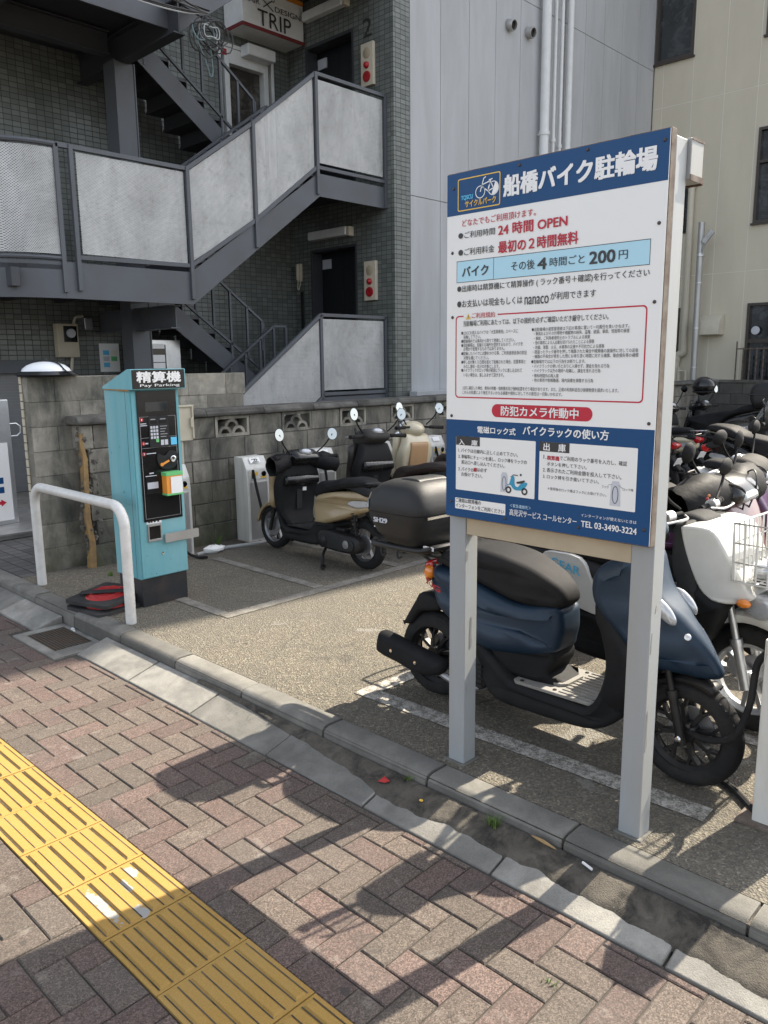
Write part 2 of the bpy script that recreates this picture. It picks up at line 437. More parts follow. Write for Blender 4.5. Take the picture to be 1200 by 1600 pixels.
def smooth_closed(pts, sub=4):
    n = len(pts)
    out = []
    for i in range(n):
        p0, p1, p2, p3 = (Vector(pts[(i + k - 1) % n]) for k in range(4))
        for j in range(sub):
            t = j / sub
            q = .5 * ((2 * p1) + (p2 - p0) * t + (2 * p0 - 5 * p1 + 4 * p2 - p3) * t * t + (3 * p1 - p0 - 3 * p2 + p3) * t ** 3)
            out.append((q.x, q.y))
    return out


def smooth_open(pts, sub=5):
    pts = [Vector(p) for p in pts]
    P = [pts[0] * 2 - pts[1]] + pts + [pts[-1] * 2 - pts[-2]]
    out = []
    for i in range(1, len(P) - 2):
        p0, p1, p2, p3 = P[i - 1:i + 3]
        for j in range(sub):
            t = j / sub
            out.append(.5 * ((2 * p1) + (p2 - p0) * t + (2 * p0 - 5 * p1 + 4 * p2 - p3) * t * t + (3 * p1 - p0 - 3 * p2 + p3) * t ** 3))
    out.append(pts[-1])
    return out


def area2(p):
    return sum(p[i][0] * p[(i + 1) % len(p)][1] - p[(i + 1) % len(p)][0] * p[i][1] for i in range(len(p))) / 2


class MB:
    def __init__(s):
        s.v, s.f = [], []

    def add(s, vs, fs):
        o = len(s.v)
        s.v += [tuple(x) for x in vs]
        s.f += [[i + o for i in f] for f in fs]
        return s

    def box(s, x0, x1, y0, y1, z0, z1, M_=None):
        vs = [Vector((x, y, z)) for z in (z0, z1) for y in (y0, y1) for x in (x0, x1)]
        if M_ is not None:
            vs = [M_ @ q for q in vs]
        return s.add(vs, [(0, 2, 3, 1), (4, 5, 7, 6), (0, 1, 5, 4), (2, 6, 7, 3), (0, 4, 6, 2), (1, 3, 7, 5)])

    def bar(s, a, b_, wx, wy, up=(0, 0, 1)):
        """square bar from a to b"""
        a, b_ = Vector(a), Vector(b_)
        x, y = frame_from(b_ - a, Vector(up))
        vs = []
        for p in (a, b_):
            for sx, sy in ((-1, -1), (1, -1), (1, 1), (-1, 1)):
                vs.append(p + x * sx * wx / 2 + y * sy * wy / 2)
        return s.add(vs, [(3, 2, 1, 0), (4, 5, 6, 7)] + [(i, (i + 1) % 4, 4 + (i + 1) % 4, 4 + i) for i in range(4)])

    def tube(s, pts, r, n=8, cap=True, closed=False):
        pts = [Vector(p) for p in pts]
        k = len(pts)
        rr = r if isinstance(r, (list, tuple)) else [r] * k
        vs, fs = [], []
        x = None
        for i, p in enumerate(pts):
            d = (pts[(i + 1) % k] - pts[i - 1]) if closed else (pts[min(i + 1, k - 1)] - pts[max(i - 1, 0)])
            if d.length < 1e-9:
                d = Vector((0, 0, 1))
            d.normalize()
            if x is None:
                x, y = frame_from(d)
            else:
                x = (x - d * x.dot(d)).normalized()
                y = d.cross(x)
            for j in range(n):
                a = 2 * math.pi * j / n
                vs.append(p + (x * math.cos(a) + y * math.sin(a)) * rr[i])
        m_ = k if closed else k - 1
        for i in range(m_):
            for j in range(n):
                a, b_ = i * n, ((i + 1) % k) * n
                fs.append((a + j, a + (j + 1) % n, b_ + (j + 1) % n, b_ + j))
        if cap and not closed:
            fs += [tuple(reversed(range(n))), tuple(range((k - 1) * n, k * n))]
        return s.add(vs, fs)

    def lathe(s, prof, o=(0, 0, 0), ax=(0, 0, 1), n=24, closed=False):
        """profile of (radius, height) spun about ax through o"""
        o, ax = Vector(o), Vector(ax).normalized()
        x, y = frame_from(ax)
        k = len(prof)
        vs, fs = [], []
        for j in range(n):
            a = 2 * math.pi * j / n
            e = x * math.cos(a) + y * math.sin(a)
            for r, h in prof:
                vs.append(o + e * r + ax * h)
        for j in range(n):
            for i in range(k if closed else k - 1):
                a, b_ = j * k, ((j + 1) % n) * k
                i2 = (i + 1) % k
                fs.append((a + i, b_ + i, b_ + i2, a + i2))
        if not closed:
            for i, rev in ((0, True), (k - 1, False)):
                if prof[i][0] > 1e-5:
                    ring = [j * k + i for j in range(n)]
                    fs.append(ring[::-1] if rev else ring)
        return s.add(vs, fs)

    def ell(s, c, rx, ry, rz, n=16, m_=10, M_=None):
        c = Vector(c)
        vs, fs = [], []
        for i in range(m_ + 1):
            t = math.pi * i / m_
            for j in range(n):
                a = 2 * math.pi * j / n
                q = Vector((rx * math.sin(t) * math.cos(a), ry * math.sin(t) * math.sin(a), rz * math.cos(t)))
                vs.append(c + (M_ @ q if M_ is not None else q))
        for i in range(m_):
            for j in range(n):
                fs.append((i * n + j, (i + 1) * n + j, (i + 1) * n + (j + 1) % n, i * n + (j + 1) % n))
        return s.add(vs, fs)

    def prism(s, poly, fn0, fn1):
        """2-D outline mapped by two functions to the two end faces"""
        if area2(poly) < 0:
            poly = poly[::-1]
        n = len(poly)
        vs = [fn0(*p) for p in poly] + [fn1(*p) for p in poly]
        return s.add(vs, [tuple(reversed(range(n))), tuple(range(n, 2 * n))] + [(i, (i + 1) % n, n + (i + 1) % n, n + i) for i in range(n)])

    def pillow(s, outline, hw, r=.03, sub=4, yc=0.0, layers=4, bulge=0.0, one=0):
        """side outline (x, z) given rounded thickness across y; hw = half width or function of (x, z); one = +1/-1 keeps yc as one flat side"""
        pts = smooth_closed(outline, sub) if sub > 1 else [tuple(p) for p in outline]
        if area2(pts) < 0:
            pts = pts[::-1]
        n = len(pts)
        H = hw if callable(hw) else (lambda x, z: hw)
        nrm = []
        for i in range(n):
            a, b_ = Vector(pts[i - 1]), Vector(pts[(i + 1) % n])
            d = (b_ - a)
            d = d.normalized() if d.length > 1e-9 else Vector((1, 0))
            nrm.append(Vector((-d.y, d.x)))
        vs, fs = [], []
        seq = [(-1, k) for k in range(layers, -1, -1)] + [(1, k) for k in range(0, layers + 1)]
        for sg, k in seq:
            th = math.pi / 2 * k / layers
            off = r * (1 - math.cos(th))
            for i in range(n):
                h = H(*pts[i])
                q = Vector(pts[i]) + nrm[i] * off
                y = max(h - r, h * .2) + min(r, h * .8) * math.sin(th)
                vs.append((q.x, yc + sg * y, q.y))
        L = len(seq)
        for a in range(L - 1):
            for i in range(n):
                j = (i + 1) % n
                fs.append((a * n + i, a * n + j, (a + 1) * n + j, (a + 1) * n + i))
        cx = sum(p[0] for p in pts) / n
        cz = sum(p[1] for p in pts) / n
        base = len(vs)
        for sg, a in ((-1, 0), (1, L - 1)):
            ring = [a * n + i for i in range(n)]
            if bulge:
                nb = len(vs)
                for i in ring:
                    x, y, z = vs[i]
                    vs.append((cx + (x - cx) * .6, y + sg * bulge, cz + (z - cz) * .6))
                inner = list(range(nb, nb + n))
                for i in range(n):
                    j = (i + 1) % n
                    q = (ring[i], ring[j], inner[j], inner[i])
                    fs.append(q if sg > 0 else q[::-1])
                ring = inner
            flat2 = [Vector((vs[i][0], vs[i][2], 0)) for i in ring]
            for tri in tessellate_polygon([flat2]):
                fs.append([ring[k] for k in tri])
        # orientation: the side walls run from -y to +y
        return s.add(vs, fs)

    def mesh(s, name, smooth=35, fix=True):
        me = bpy.data.meshes.new(name)
        me.from_pydata(s.v, [], s.f)
        if fix:
            bm = bmesh.new()
            bm.from_mesh(me)
            bmesh.ops.recalc_face_normals(bm, faces=bm.faces)
            bm.to_mesh(me)
            bm.free()
        if smooth:
            me.shade_smooth()
            me.set_sharp_from_angle(angle=R(smooth))
        return me

    def build(s, name, mat, parent=None, smooth=35, bevel=0.0, world=False, seg=2, label=None):
        me = s.mesh(name, smooth)
        me.materials.append(M[mat] if isinstance(mat, str) else mat)
        o = bpy.data.objects.new(name, me)
        COL.objects.link(o)
        if parent is not None:
            o.parent = parent
            if parent.get('_w') or world:
                o['_w'] = 1
                base = parent
                off = Vector((0, 0, 0))
                while base is not None:
                    off += base.location
                    base = base.parent
                o.location = -off
        if bevel:
            bv = o.modifiers.new('bevel', 'BEVEL')
            bv.width = bevel
            bv.segments = seg
            bv.limit_method = 'ANGLE'
            bv.angle_limit = R(40)
            bv.harden_normals = True
        if label:
            o['label'] = label
        return o


def tag(o, label, cat, group=None):
    o['label'] = label
    o['category'] = cat
    if group:
        o['group'] = group
    return o


def thing(name, label, cat, loc, group=None, rz=0.0, world=True):
    o = bpy.data.objects.new(name, None)
    o.empty_display_size = .1
    COL.objects.link(o)
    o.location = loc
    o.rotation_euler = (0, 0, rz)
    if world:
        o['_w'] = 1
    return tag(o, label, cat, group)


def structure(name, mb, mat, smooth=0, bevel=0.0, kind='structure'):
    o = mb.build(name, mat, None, smooth, bevel)
    o['kind'] = kind
    return o


_font_cache = {}


def text_mesh(items, fn, bold_unit=1.0):
    """items: (string, x0, x1, z0, z1, bold); each line is fitted to its box. fn maps (x, z) to a 3-D point. Returns an MB."""
    mb = MB()
    for (st, x0, x1, z0, z1, bold) in items:
        key = (st, bold)
        if key not in _font_cache:
            cu = bpy.data.curves.new('t', 'FONT')
            cu.body = st
            cu.size = 1.0
            cu.resolution_u = 3 if len(st) < 30 else 2
            cu.offset = 0.0
            ob = bpy.data.objects.new('t', cu)
            COL.objects.link(ob)
            dg = bpy.context.evaluated_depsgraph_get()
            me = bpy.data.meshes.new_from_object(ob.evaluated_get(dg))
            _font_cache[key] = ([v.co.copy() for v in me.vertices], [tuple(p.vertices) for p in me.polygons])
            bpy.data.objects.remove(ob)
            bpy.data.curves.remove(cu)
            bpy.data.meshes.remove(me)
        vs, fs = _font_cache[key]
        if not vs:
            continue
        ax, bx = min(q.x for q in vs), max(q.x for q in vs)
        az, bz = min(q.y for q in vs), max(q.y for q in vs)
        sx = (x1 - x0) / max(bx - ax, 1e-6)
        sz = (z1 - z0) / max(bz - az, 1e-6)
        e = (z1 - z0) * {0: 0, 1: .011, 2: .026, 3: .04}[bold]
        shifts = [(0, 0)] if not bold else ([(-e, 0), (e, 0)] if bold == 1 else [(-e, -e * .7), (e, -e * .7), (-e, e * .7), (e, e * .7), (0, 0)])
        base = Vector(fn(x0, z0))
        n = (Vector(fn(x0 + .01, z0)) - base).cross(Vector(fn(x0, z0 + .01)) - base)
        n = n.normalized() if n.length > 0 else n
        for k, (ex, ez) in enumerate(shifts):
            mb.add([Vector(fn(x0 + (q.x - ax) * sx + ex, z0 + (q.y - az) * sz + ez)) + n * (k * .00012) for q in vs], fs)
    return mb


def flat(mb, poly, fn):
    """flat polygon through fn"""
    return mb.add([fn(*p) for p in poly], [tuple(range(len(poly)))])


def rrect(x0, x1, z0, z1, r, n=6):
    out = []
    for cx, cz, a0 in ((x1 - r, z1 - r, 0), (x0 + r, z1 - r, 90), (x0 + r, z0 + r, 180), (x1 - r, z0 + r, 270)):
        for k in range(n + 1):
            a = R(a0 + 90 * k / n)
            out.append((cx + r * math.cos(a), cz + r * math.sin(a)))
    return out


def ring2(mb, outer, inner, fn):
    n = len(outer)
    return mb.add([fn(*p) for p in outer] + [fn(*p) for p in inner], [(i, (i + 1) % n, n + (i + 1) % n, n + i) for i in range(n)])


def circ(cx, cz, r, n=20, a0=0, a1=360, rz=None):
    rz = r if rz is None else rz
    return [(cx + r * math.cos(R(a0 + (a1 - a0) * k / n)), cz + rz * math.sin(R(a0 + (a1 - a0) * k / n))) for k in range(n + (0 if a1 - a0 == 360 else 1))]

# ================================================================ GROUND
g = MB().box(-90, 90, -70, 90, -1.0, -.03)
structure('ground', g, 'ground')
LOT = .10
g = MB().box(-6.0, 14, 2.26, 40, -.028, LOT)
structure('parking_lot', g, 'asphalt')
g = MB().box(-40, -6.02, 2.26, 12, -.028, LOT - .004)
structure('entrance_paving', g, 'sett')

# herringbone pavers: every block a bevelled block, tones mixed
YT0, YT1 = .900, 1.205
tones = [(.235, .162, .138), (.222, .154, .132), (.24, .168, .144), (.21, .147, .127), (.225, .159, .137), (.215, .168, .138), (.205, .162, .134), (.195, .158, .130), (.22, .172, .142)]
pv, pf, pt_ = [], [], []
rg = random.Random(11)


def paver(x0, x1, y0, y1, tone):
    if x1 - x0 < .012 or y1 - y0 < .012:
        return
    gp, bv = .0022, .004
    x0, x1, y0, y1 = x0 + gp, x1 - gp, y0 + gp, y1 - gp
    o = len(pv)
    dz = rg.uniform(-.0012, .0012)
    tl = [rg.uniform(-.0008, .0008) for _ in range(4)]
    c4 = [(x0, y0), (x1, y0), (x1, y1), (x0, y1)]
    for (x, y) in c4:
        pv.append((x, y, -.02))
    for (x, y) in c4:
        pv.append((x, y, -.0035 + dz))
    for k, (sx, sy) in enumerate(((1, 1), (-1, 1), (-1, -1), (1, -1))):
        pv.append((c4[k][0] + sx * bv, c4[k][1] + sy * bv, dz + tl[k]))
    fs = [(8, 9, 10, 11)] + [(i, (i + 1) % 4, 4 + (i + 1) % 4, 4 + i) for i in range(4)] + [(4 + i, 4 + (i + 1) % 4, 8 + (i + 1) % 4, 8 + i) for i in range(4)]
    for f in fs:
        pf.append([i + o for i in f])
        pt_.append(tone)


B_ = .1
for i in range(-120, 40):
    for j in range(-40, 24):
        d = (i - j) % 4
        if d == 0:
            rc = (i * B_, i * B_ + 2 * B_, j * B_, j * B_ + B_)
        elif d == 3:
            rc = (i * B_, i * B_ + B_, j * B_, j * B_ + 2 * B_)
        else:
            continue
        t = rg.choice(tones)
        k = rg.uniform(.42, .54)
        t = (t[0] * k, t[1] * k, t[2] * k, 1)
        x0, x1, y0, y1 = rc
        x0 += .03
        x1 += .03
        if y0 >= 1.93 or y1 < -3:
            continue
        y1 = min(y1, 1.93)
        if x1 > -4.996 and x0 < -4.404 and y1 > 1.80:
            y1 = min(y1, 1.80)
            if y1 <= y0:
                continue
        if y1 <= YT0 or y0 >= YT1:
            paver(x0, x1, y0, y1, t)
        else:
            if y0 < YT0:
                paver(x0, x1, y0, YT0, t)
            if y1 > YT1:
                paver(x0, x1, YT1, y1, t)
me = bpy.data.meshes.new('sidewalk')
me.from_pydata(pv, [], pf)
ca = me.attributes.new('tone', 'FLOAT_COLOR', 'FACE')
ca.data.foreach_set('color', [q for t in pt_ for q in t])
me.materials.append(M['paver'])
o = bpy.data.objects.new('sidewalk', me)
COL.objects.link(o)
o['kind'] = 'structure'
g = MB().box(-40, 14, -3.1, 2.13, -.029, -.0062)
structure('sidewalk_joint_sand', g, 'joint')

# yellow guiding tiles, four bars each; thin dark strips run along the foot of every bar
mb, dl = MB(), MB()
x = -2.64 - .3 * 30
while x < 3:
    g0 = .0022
    mb.box(x + g0, x + .3 - g0, YT0 + .002, YT1 - .002, -.02, .0025 + rg.uniform(-.001, .001))
    for k in range(4):
        yc = YT0 + .0381 + k * .0762
        lo, hi, z0, z1 = .0175, .0130, .001, .0088
        xa, xb = x + .012, x + .288
        mb.add([(xa, yc - lo, z0), (xb, yc - lo, z0), (xb, yc + lo, z0), (xa, yc + lo, z0), (xa + .008, yc - hi, z1), (xb - .008, yc - hi, z1), (xb - .008, yc + hi, z1), (xa + .008, yc + hi, z1)],
               [(4, 5, 6, 7), (0, 1, 5, 4), (1, 2, 6, 5), (2, 3, 7, 6), (3, 0, 4, 7)])
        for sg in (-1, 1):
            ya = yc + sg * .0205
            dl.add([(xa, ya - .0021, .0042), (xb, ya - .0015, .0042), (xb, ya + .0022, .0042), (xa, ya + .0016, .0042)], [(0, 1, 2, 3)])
    x += .3
structure('tactile_paving', mb, 'tactile', 0)
structure('tactile_paving_dark_strips', dl, 'dirt', 0, kind='stuff')  # dark strips borrow the gutter soil's colour

# gutter slabs and kerb stones, each cast stone with its joint
mb = MB()
x = -30.2
while x < 8:
    L = .6
    if -5.1 < x < -4.5:
        x += L
        continue
    dz = rg.uniform(-.002, .002)
    mb.prism([(1.935, -.02), (2.13, -.02), (2.13, .056 + dz), (1.935, .002 + dz)], lambda y, z, a=x + .004: (a, y, z), lambda y, z, a=x + L - .004: (a, y, z))
    x += L
structure('gutter', mb, 'gutter', 0, .006)
mb = MB()
x = -30.05
while x < 8:
    L = .6
    dz = rg.uniform(-.004, .004)
    mb.prism([(2.131, -.03), (2.137, .085 + dz), (2.152, .101 + dz), (2.17, .106 + dz), (2.252, .106 + dz), (2.258, .1), (2.258, -.03)], lambda y, z, a=x + .004: (a, y, z), lambda y, z, a=x + L - .004: (a, y, z))
    x += L
structure('kerb', mb, 'kerb', 50, .004)
structure('kerb_joint_mortar', MB().box(-30, 8, 2.145, 2.25, -.03, .093), 'dirt')

# soil and litter that has gathered along the kerb
mb = MB()
nx, ny = 420, 8
rs = random.Random(4)


_ph = [rs.uniform(0, 6.28) for _ in range(40)]


def wob(x, k):
    return max(.05, .5 + sum(.34 / (q + 1) ** .8 * math.sin(x * (2.1 * 1.47 ** q) + k + _ph[q]) for q in range(10)) * .5)


vs, fs = [], []
for i in range(nx + 1):
    x = -3.4 + 3.6 * i / nx
    t = max(0, min(1, (x + 3.0) / 1.1))
    wd = min(.182, .02 + (.116 * t) * (.55 + .75 * wob(x, 1.3)))
    for j in range(ny + 1):
        s_ = j / ny
        y = 2.129 - wd * s_
        z = .002 + (y - 1.935) / .195 * .054 + .0035 + (.010 * (1 - s_) + .003) * wob(x * 1.7, 4 + j) * (1 - s_ ** 3) + (rs.uniform(0, .003) if 0 < j < ny else -.002)
        vs.append((x, y, z if j < ny else (y - 1.935) / .195 * .054 - .004))
for i in range(nx):
    for j in range(ny):
        a = i * (ny + 1) + j
        fs.append((a, a + 1, a + ny + 2, a + ny + 1))
o = MB().add(vs, fs).build('gutter_soil', 'dirt', None, 60)
o['kind'] = 'stuff'

# painted lines
def strip(x0, y0, x1, y1, wd, z=LOT + .004):
    a, b_ = Vector((x0, y0, 0)), Vector((x1, y1, 0))
    n = Vector((-(b_ - a).y, (b_ - a).x, 0)).normalized() * wd / 2
    return [(p.x, p.y, z) for p in (a - n, b_ - n, b_ + n, a + n)]


mb = MB()
mb.add(strip(-2.62, 2.54, -.95, 2.60, .10), [(0, 1, 2, 3)])
mb.add(strip(-2.575, 2.59, -2.555, 3.05, .085, LOT + .0042), [(0, 1, 2, 3)])
mb.add(strip(-2.5, 3.28, -.95, 3.28, .08), [(0, 1, 2, 3)])
for yy in (4.0, 4.72, 5.44, 6.2):
    mb.add(strip(-2.5, yy, -.95, yy, .08), [(0, 1, 2, 3)])
structure('road_markings', mb, 'paint')
mb = MB()
mb.add(strip(-4.07, 2.75, -4.05, 7.6, .09), [(0, 1, 2, 3)])
for yy in (2.78, 3.6, 4.42, 5.24, 6.06, 6.9):
    mb.add(strip(-5.4, yy, -4.12, yy, .08), [(0, 1, 2, 3)])
structure('faded_road_markings', mb, 'faded')

# drain: concrete surround with iron grating
t = thing('drain_grate', 'rusty iron drain grating in a concrete surround beside the kerb', 'drain', (-4.68, 1.98, 0))
mb = MB()
X0, X1, Y0, Y1 = -4.996, -4.404, 1.80, 2.128
for q in ((X0, X1, Y0, Y0 + .06), (X0, X1, Y1 - .03, Y1), (X0, X0 + .07, Y0 + .06, Y1 - .03), (X1 - .12, X1, Y0 + .06, Y1 - .03)):
    mb.box(*q, -.02, .008)
mb.build('surround', 'gutter', t, 0, .003)
mb = MB()
gx0, gx1, gy0, gy1 = X0 + .075, X1 - .125, Y0 + .065, Y1 - .035
MB().box(gx0, gx1, gy0, gy1, -.0061, -.0058).build('pit', 'black_gloss', t, 0)
for k in range(13):
    y = gy0 + (gy1 - gy0) * k / 12
    mb.box(gx0, gx1, y - .0035, y + .0035, -.0055, .006)
for k in range(22):
    x = gx0 + (gx1 - gx0) * k / 21
    mb.box(x - .0025, x + .0025, gy0, gy1, -.0052, .0045)
mb.build('grating', pm('rusty_iron', (.085, .075, .065), .7, .4, var=.3, scale=30, dirt=(.12, .075, .045), damt=.5, dscale=12), t, 0)

# small litter and weeds
def weed(x, y, z, n, h, label, seed):
    rr = random.Random(seed)
    mb = MB()
    for k in range(n):
        a = rr.uniform(0, 6.28)
        ln = h * rr.uniform(.5, 1.1)
        bx, by = x + rr.uniform(-.02, .02), y + rr.uniform(-.012, .012)
        lean = rr.uniform(.2, .9)
        wd = .0022
        px, py = -math.sin(a) * wd, math.cos(a) * wd
        pts = []
        for q in (0, .4, .75, 1):
            rr_ = lean * ln * q ** 1.6
            pts.append((bx + math.cos(a) * rr_, by + math.sin(a) * rr_, z + ln * q * (1 - .25 * q * lean)))
        vs = []
        for i, q in enumerate(pts):
            k_ = 1 - i / 3.05
            vs += [(q[0] - px * k_, q[1] - py * k_, q[2]), (q[0] + px * k_, q[1] + py * k_, q[2])]
        mb.add(vs, [(0, 1, 3, 2), (2, 3, 5, 4), (4, 5, 7, 6)])
    return tag(mb.build('weed', 'leaf_green', None, 0), label, 'weed')


weed(-1.505, 2.10, .054, 60, .05, 'bright green tuft of grass at the foot of the kerb', 1)
weed(-1.93, 2.118, .058, 16, .03, 'sparse short grass blades in a kerb joint near the left sign post', 2)
weed(-1.0, 1.66, -.002, 18, .02, 'tiny green sprig in a joint between the red paving blocks', 3)
weed(-5.55, 2.75, .10, 40, .05, 'green weeds at the foot of the block wall behind the pay machine', 4)
weed(-5.72, 3.85, .10, 50, .16, 'long thin weeds against the wall beside the white lock post', 5)
weed(-5.75, 2.32, .10, 26, .03, 'low weeds where the wall end meets the kerb', 6)
mb = MB()
mb.tube([(-1.16, 2.115, .066), (-1.12, 2.105, .064)], .0045, 8)
tag(mb.build('cigarette_end', 'white', None), 'white cigarette end lying in the gutter below the kerb', 'litter')
mb = MB()
mb.tube(smooth_open([(-1.36, 2.12, .072), (-1.31, 2.112, .076), (-1.26, 2.117, .066)]), [.001, .003, .004, .005, .005, .006, .006, .005, .004, .003, .001], 6)
tag(mb.build('dry_leaf', 'straw', None), 'curled brown dry leaf lying along the kerb foot', 'leaf')
mb = MB().add([(-2.03, 2.05, .046), (-1.99, 2.052, .054), (-1.985, 2.075, .054), (-2.02, 2.08, .060), (-2.005, 2.064, .064)], [(0, 1, 4), (1, 2, 4), (2, 3, 4), (3, 0, 4)])
tag(mb.build('paper_scrap', 'cone_red', None, 0), 'small red scrap of litter lying in the gutter soil', 'litter')
mb = MB().ell((-1.81, 2.06, .048), .009, .007, .004, 8, 6)
tag(mb.build('petal', 'ink_y', None), 'tiny yellow petal lying in the gutter soil', 'petal')
mb = MB().box(-4.83, -4.80, 2.10, 2.115, .008, .02).box(-4.79, -4.77, 2.095, 2.105, .008, .016)
tag(mb.build('plastic_scrap', 'white', None, 0, .002), 'white plastic scrap lying by the drain grating', 'litter')
rr = random.Random(21)
grit = MB()
for k in range(420):
    if rr.random() < .6:
        x, y = rr.uniform(-3.2, -.2), max(1.95, 2.128 - abs(rr.gauss(0, .05)))
        z = (y - 1.935) / .195 * .054 + .005
    else:
        x, y, z = rr.uniform(-4.4, -.3), 2.27 + abs(rr.gauss(0, .25)), LOT + .001
    s_ = rr.uniform(.0012, .004)
    grit.ell((x, y, z + s_ * .4), s_, s_ * rr.uniform(.6, 1), s_ * .6, 5, 3)
o = grit.build('grit', 'kerb', None, 0)
o['kind'] = 'stuff'

# ================================================================ INFORMATION SIGN
SX0, SX1, SZ0, SZ1, SY = -1.86, -1.06, 1.11, 2.305, 2.262
sg = thing('information_sign', 'tall blue and white motorcycle parking notice board on two square grey posts', 'sign board', (-1.46, 2.32, LOT))
for px, lab in ((-1.876, None), (-1.136, None)):
    mb = MB().box(px, px + .076, SY + .04, SY + .116, LOT, SZ1 - .01)
    p_ = mb.build('post', 'postgrey', sg, 0, .004)
    mb = MB()
    for (z0, z1, y0, y1) in ((.58, .70, .07, .085), (.93, .97, .045, .06), (.40, .43, .05, .057)) if px < -1.5 else ((.42, .55, .045, .058), (.75, .82, .05, .058), (.88, .905, .07, .085)):
        mb.prism(smooth_closed([(y0, z0), (y1, z0 + .01), (y1 - .003, (z0 + z1) / 2), (y1, z1 - .01), (y0 + .004, z1)], 2), lambda y, z, x=px: (x + .0755, SY + y, z), lambda y, z, x=px: (x + .0768, SY + y, z))
    mb.build('bare_patch', 'stainless', p_, 0)
    mb = MB().box(px - .012, px + .088, SY + .028, SY + .128, LOT - .02, LOT + .006)
    mb.build('base_mortar', 'kerb', p_, 0, .004)
MB().box(SX0 - .002, SX1 + .002, SY + .004, SY + .038, SZ0 - .004, SZ1 + .004).build('frame', 'rust', sg, 0, .002)
MB().box(-1.799, -1.137, SY + .045, SY + .10, 1.035, 1.118).build('crossbar', 'tanboard', sg, 0, .003)
MB().box(SX0 - .008, SX1 + .010, SY + .1175, SY + .205, 2.185, 2.30).build('lamp_housing', 'postgrey', sg, 0, .004)
MB().box(SX0 - .010, SX1 + .012, SY + .20, SY + .210, 2.18, 2.188).box(SX1 + .0102, SX1 + .0122, SY + .118, SY + .205, 2.183, 2.20).box(SX1 + .0102, SX1 + .0118, SY + .12, SY + .205, 2.294, 2.302).build('rust_seam', 'rust', sg, 0)
face = MB().box(SX0, SX1, SY, SY + .0035, SZ0, SZ1).build('panel', 'sign_white', sg, 0)


def sf(d):
    return lambda u, z: (SX0 + u, SY - d, 1.1 + z)


def fit(z):
    return z


# colour fields
mb = MB()
flat(mb, [(.0, 1.068), (.8, 1.068), (.8, 1.2048), (.0, 1.2048)], sf(.0006))
mb.build('blue_field', 'sign_blue', face, 0)
mb = MB()
flat(mb, [(.0, .0102), (.8, .0102), (.8, .366), (.0, .366)], sf(.0006))
mb.build('blue_field', 'sign_blue', face, 0)
mb = MB()
flat(mb, [(.045, .8435), (.757, .8435), (.757, .914), (.045, .914)], sf(.0006))
mb.build('price_field', 'sign_light', face, 0)
mb = MB()
for q in ((.044, .758, .8425, .8442), (.044, .758, .9132, .915), (.044, .0455, .8442, .9132), (.7565, .758, .8442, .9132), (.2015, .203, .8442, .9132)):
    flat(mb, [(q[0], q[2]), (q[1], q[2]), (q[1], q[3]), (q[0], q[3])], sf(.0012))
mb.build('table_border', 'ink_k', face, 0)
for a, b_ in (((.047, .304), (.154, .275)), ((.402, .305), (.515, .2765))):
    mb = MB()
    flat(mb, [(a[0], b_[1]), (b_[0], b_[1]), (b_[0], a[1] + .0035), (a[0], a[1] + .0035)], sf(.0018))
    mb.build('black_field', 'ink_k', face, 0)
for x0, x1, z0, z1 in ((.046, .386, .111, .3075), (.402, .750, .111, .3085), (.0435, .268, .040, .0805)):
    mb = MB()
    flat(mb, rrect(x0, x1, z0, z1, .003, 3), sf(.0012))
    mb.build('white_field', 'sign_white', face, 0)
mb = MB()
o_, i_ = rrect(.040, .758, .444, .730, .014), rrect(.0445, .7535, .4485, .7255, .011)
ring2(mb, o_, i_, sf(.0006))
mb.build('red_border', 'ink_r', face, 0)
mb = MB()
flat(mb, rrect(.203, .592, .3815, .4265, .0222, 10), sf(.0007))
mb.build('red_field', 'ink_r', face, 0)
mb = MB()
flat(mb, [(.076, .7235), (.222, .7235), (.222, .7325), (.076, .7325)], sf(.0010))
mb.build('border_gap', 'sign_white', face, 0)
# warning triangle
mb = MB()
flat(mb, [(.086, .7165), (.108, .7165), (.097, .7365)], sf(.0014))
mb.build('warning_triangle', 'ink_y', face, 0)
mb = MB()
flat(mb, [(.0962, .7215), (.0978, .7215), (.0985, .730), (.0955, .730)], sf(.0018))
flat(mb, circ(.097, .7195, .001, 8), sf(.0018))
mb.build('warning_mark', 'ink_k', face, 0)

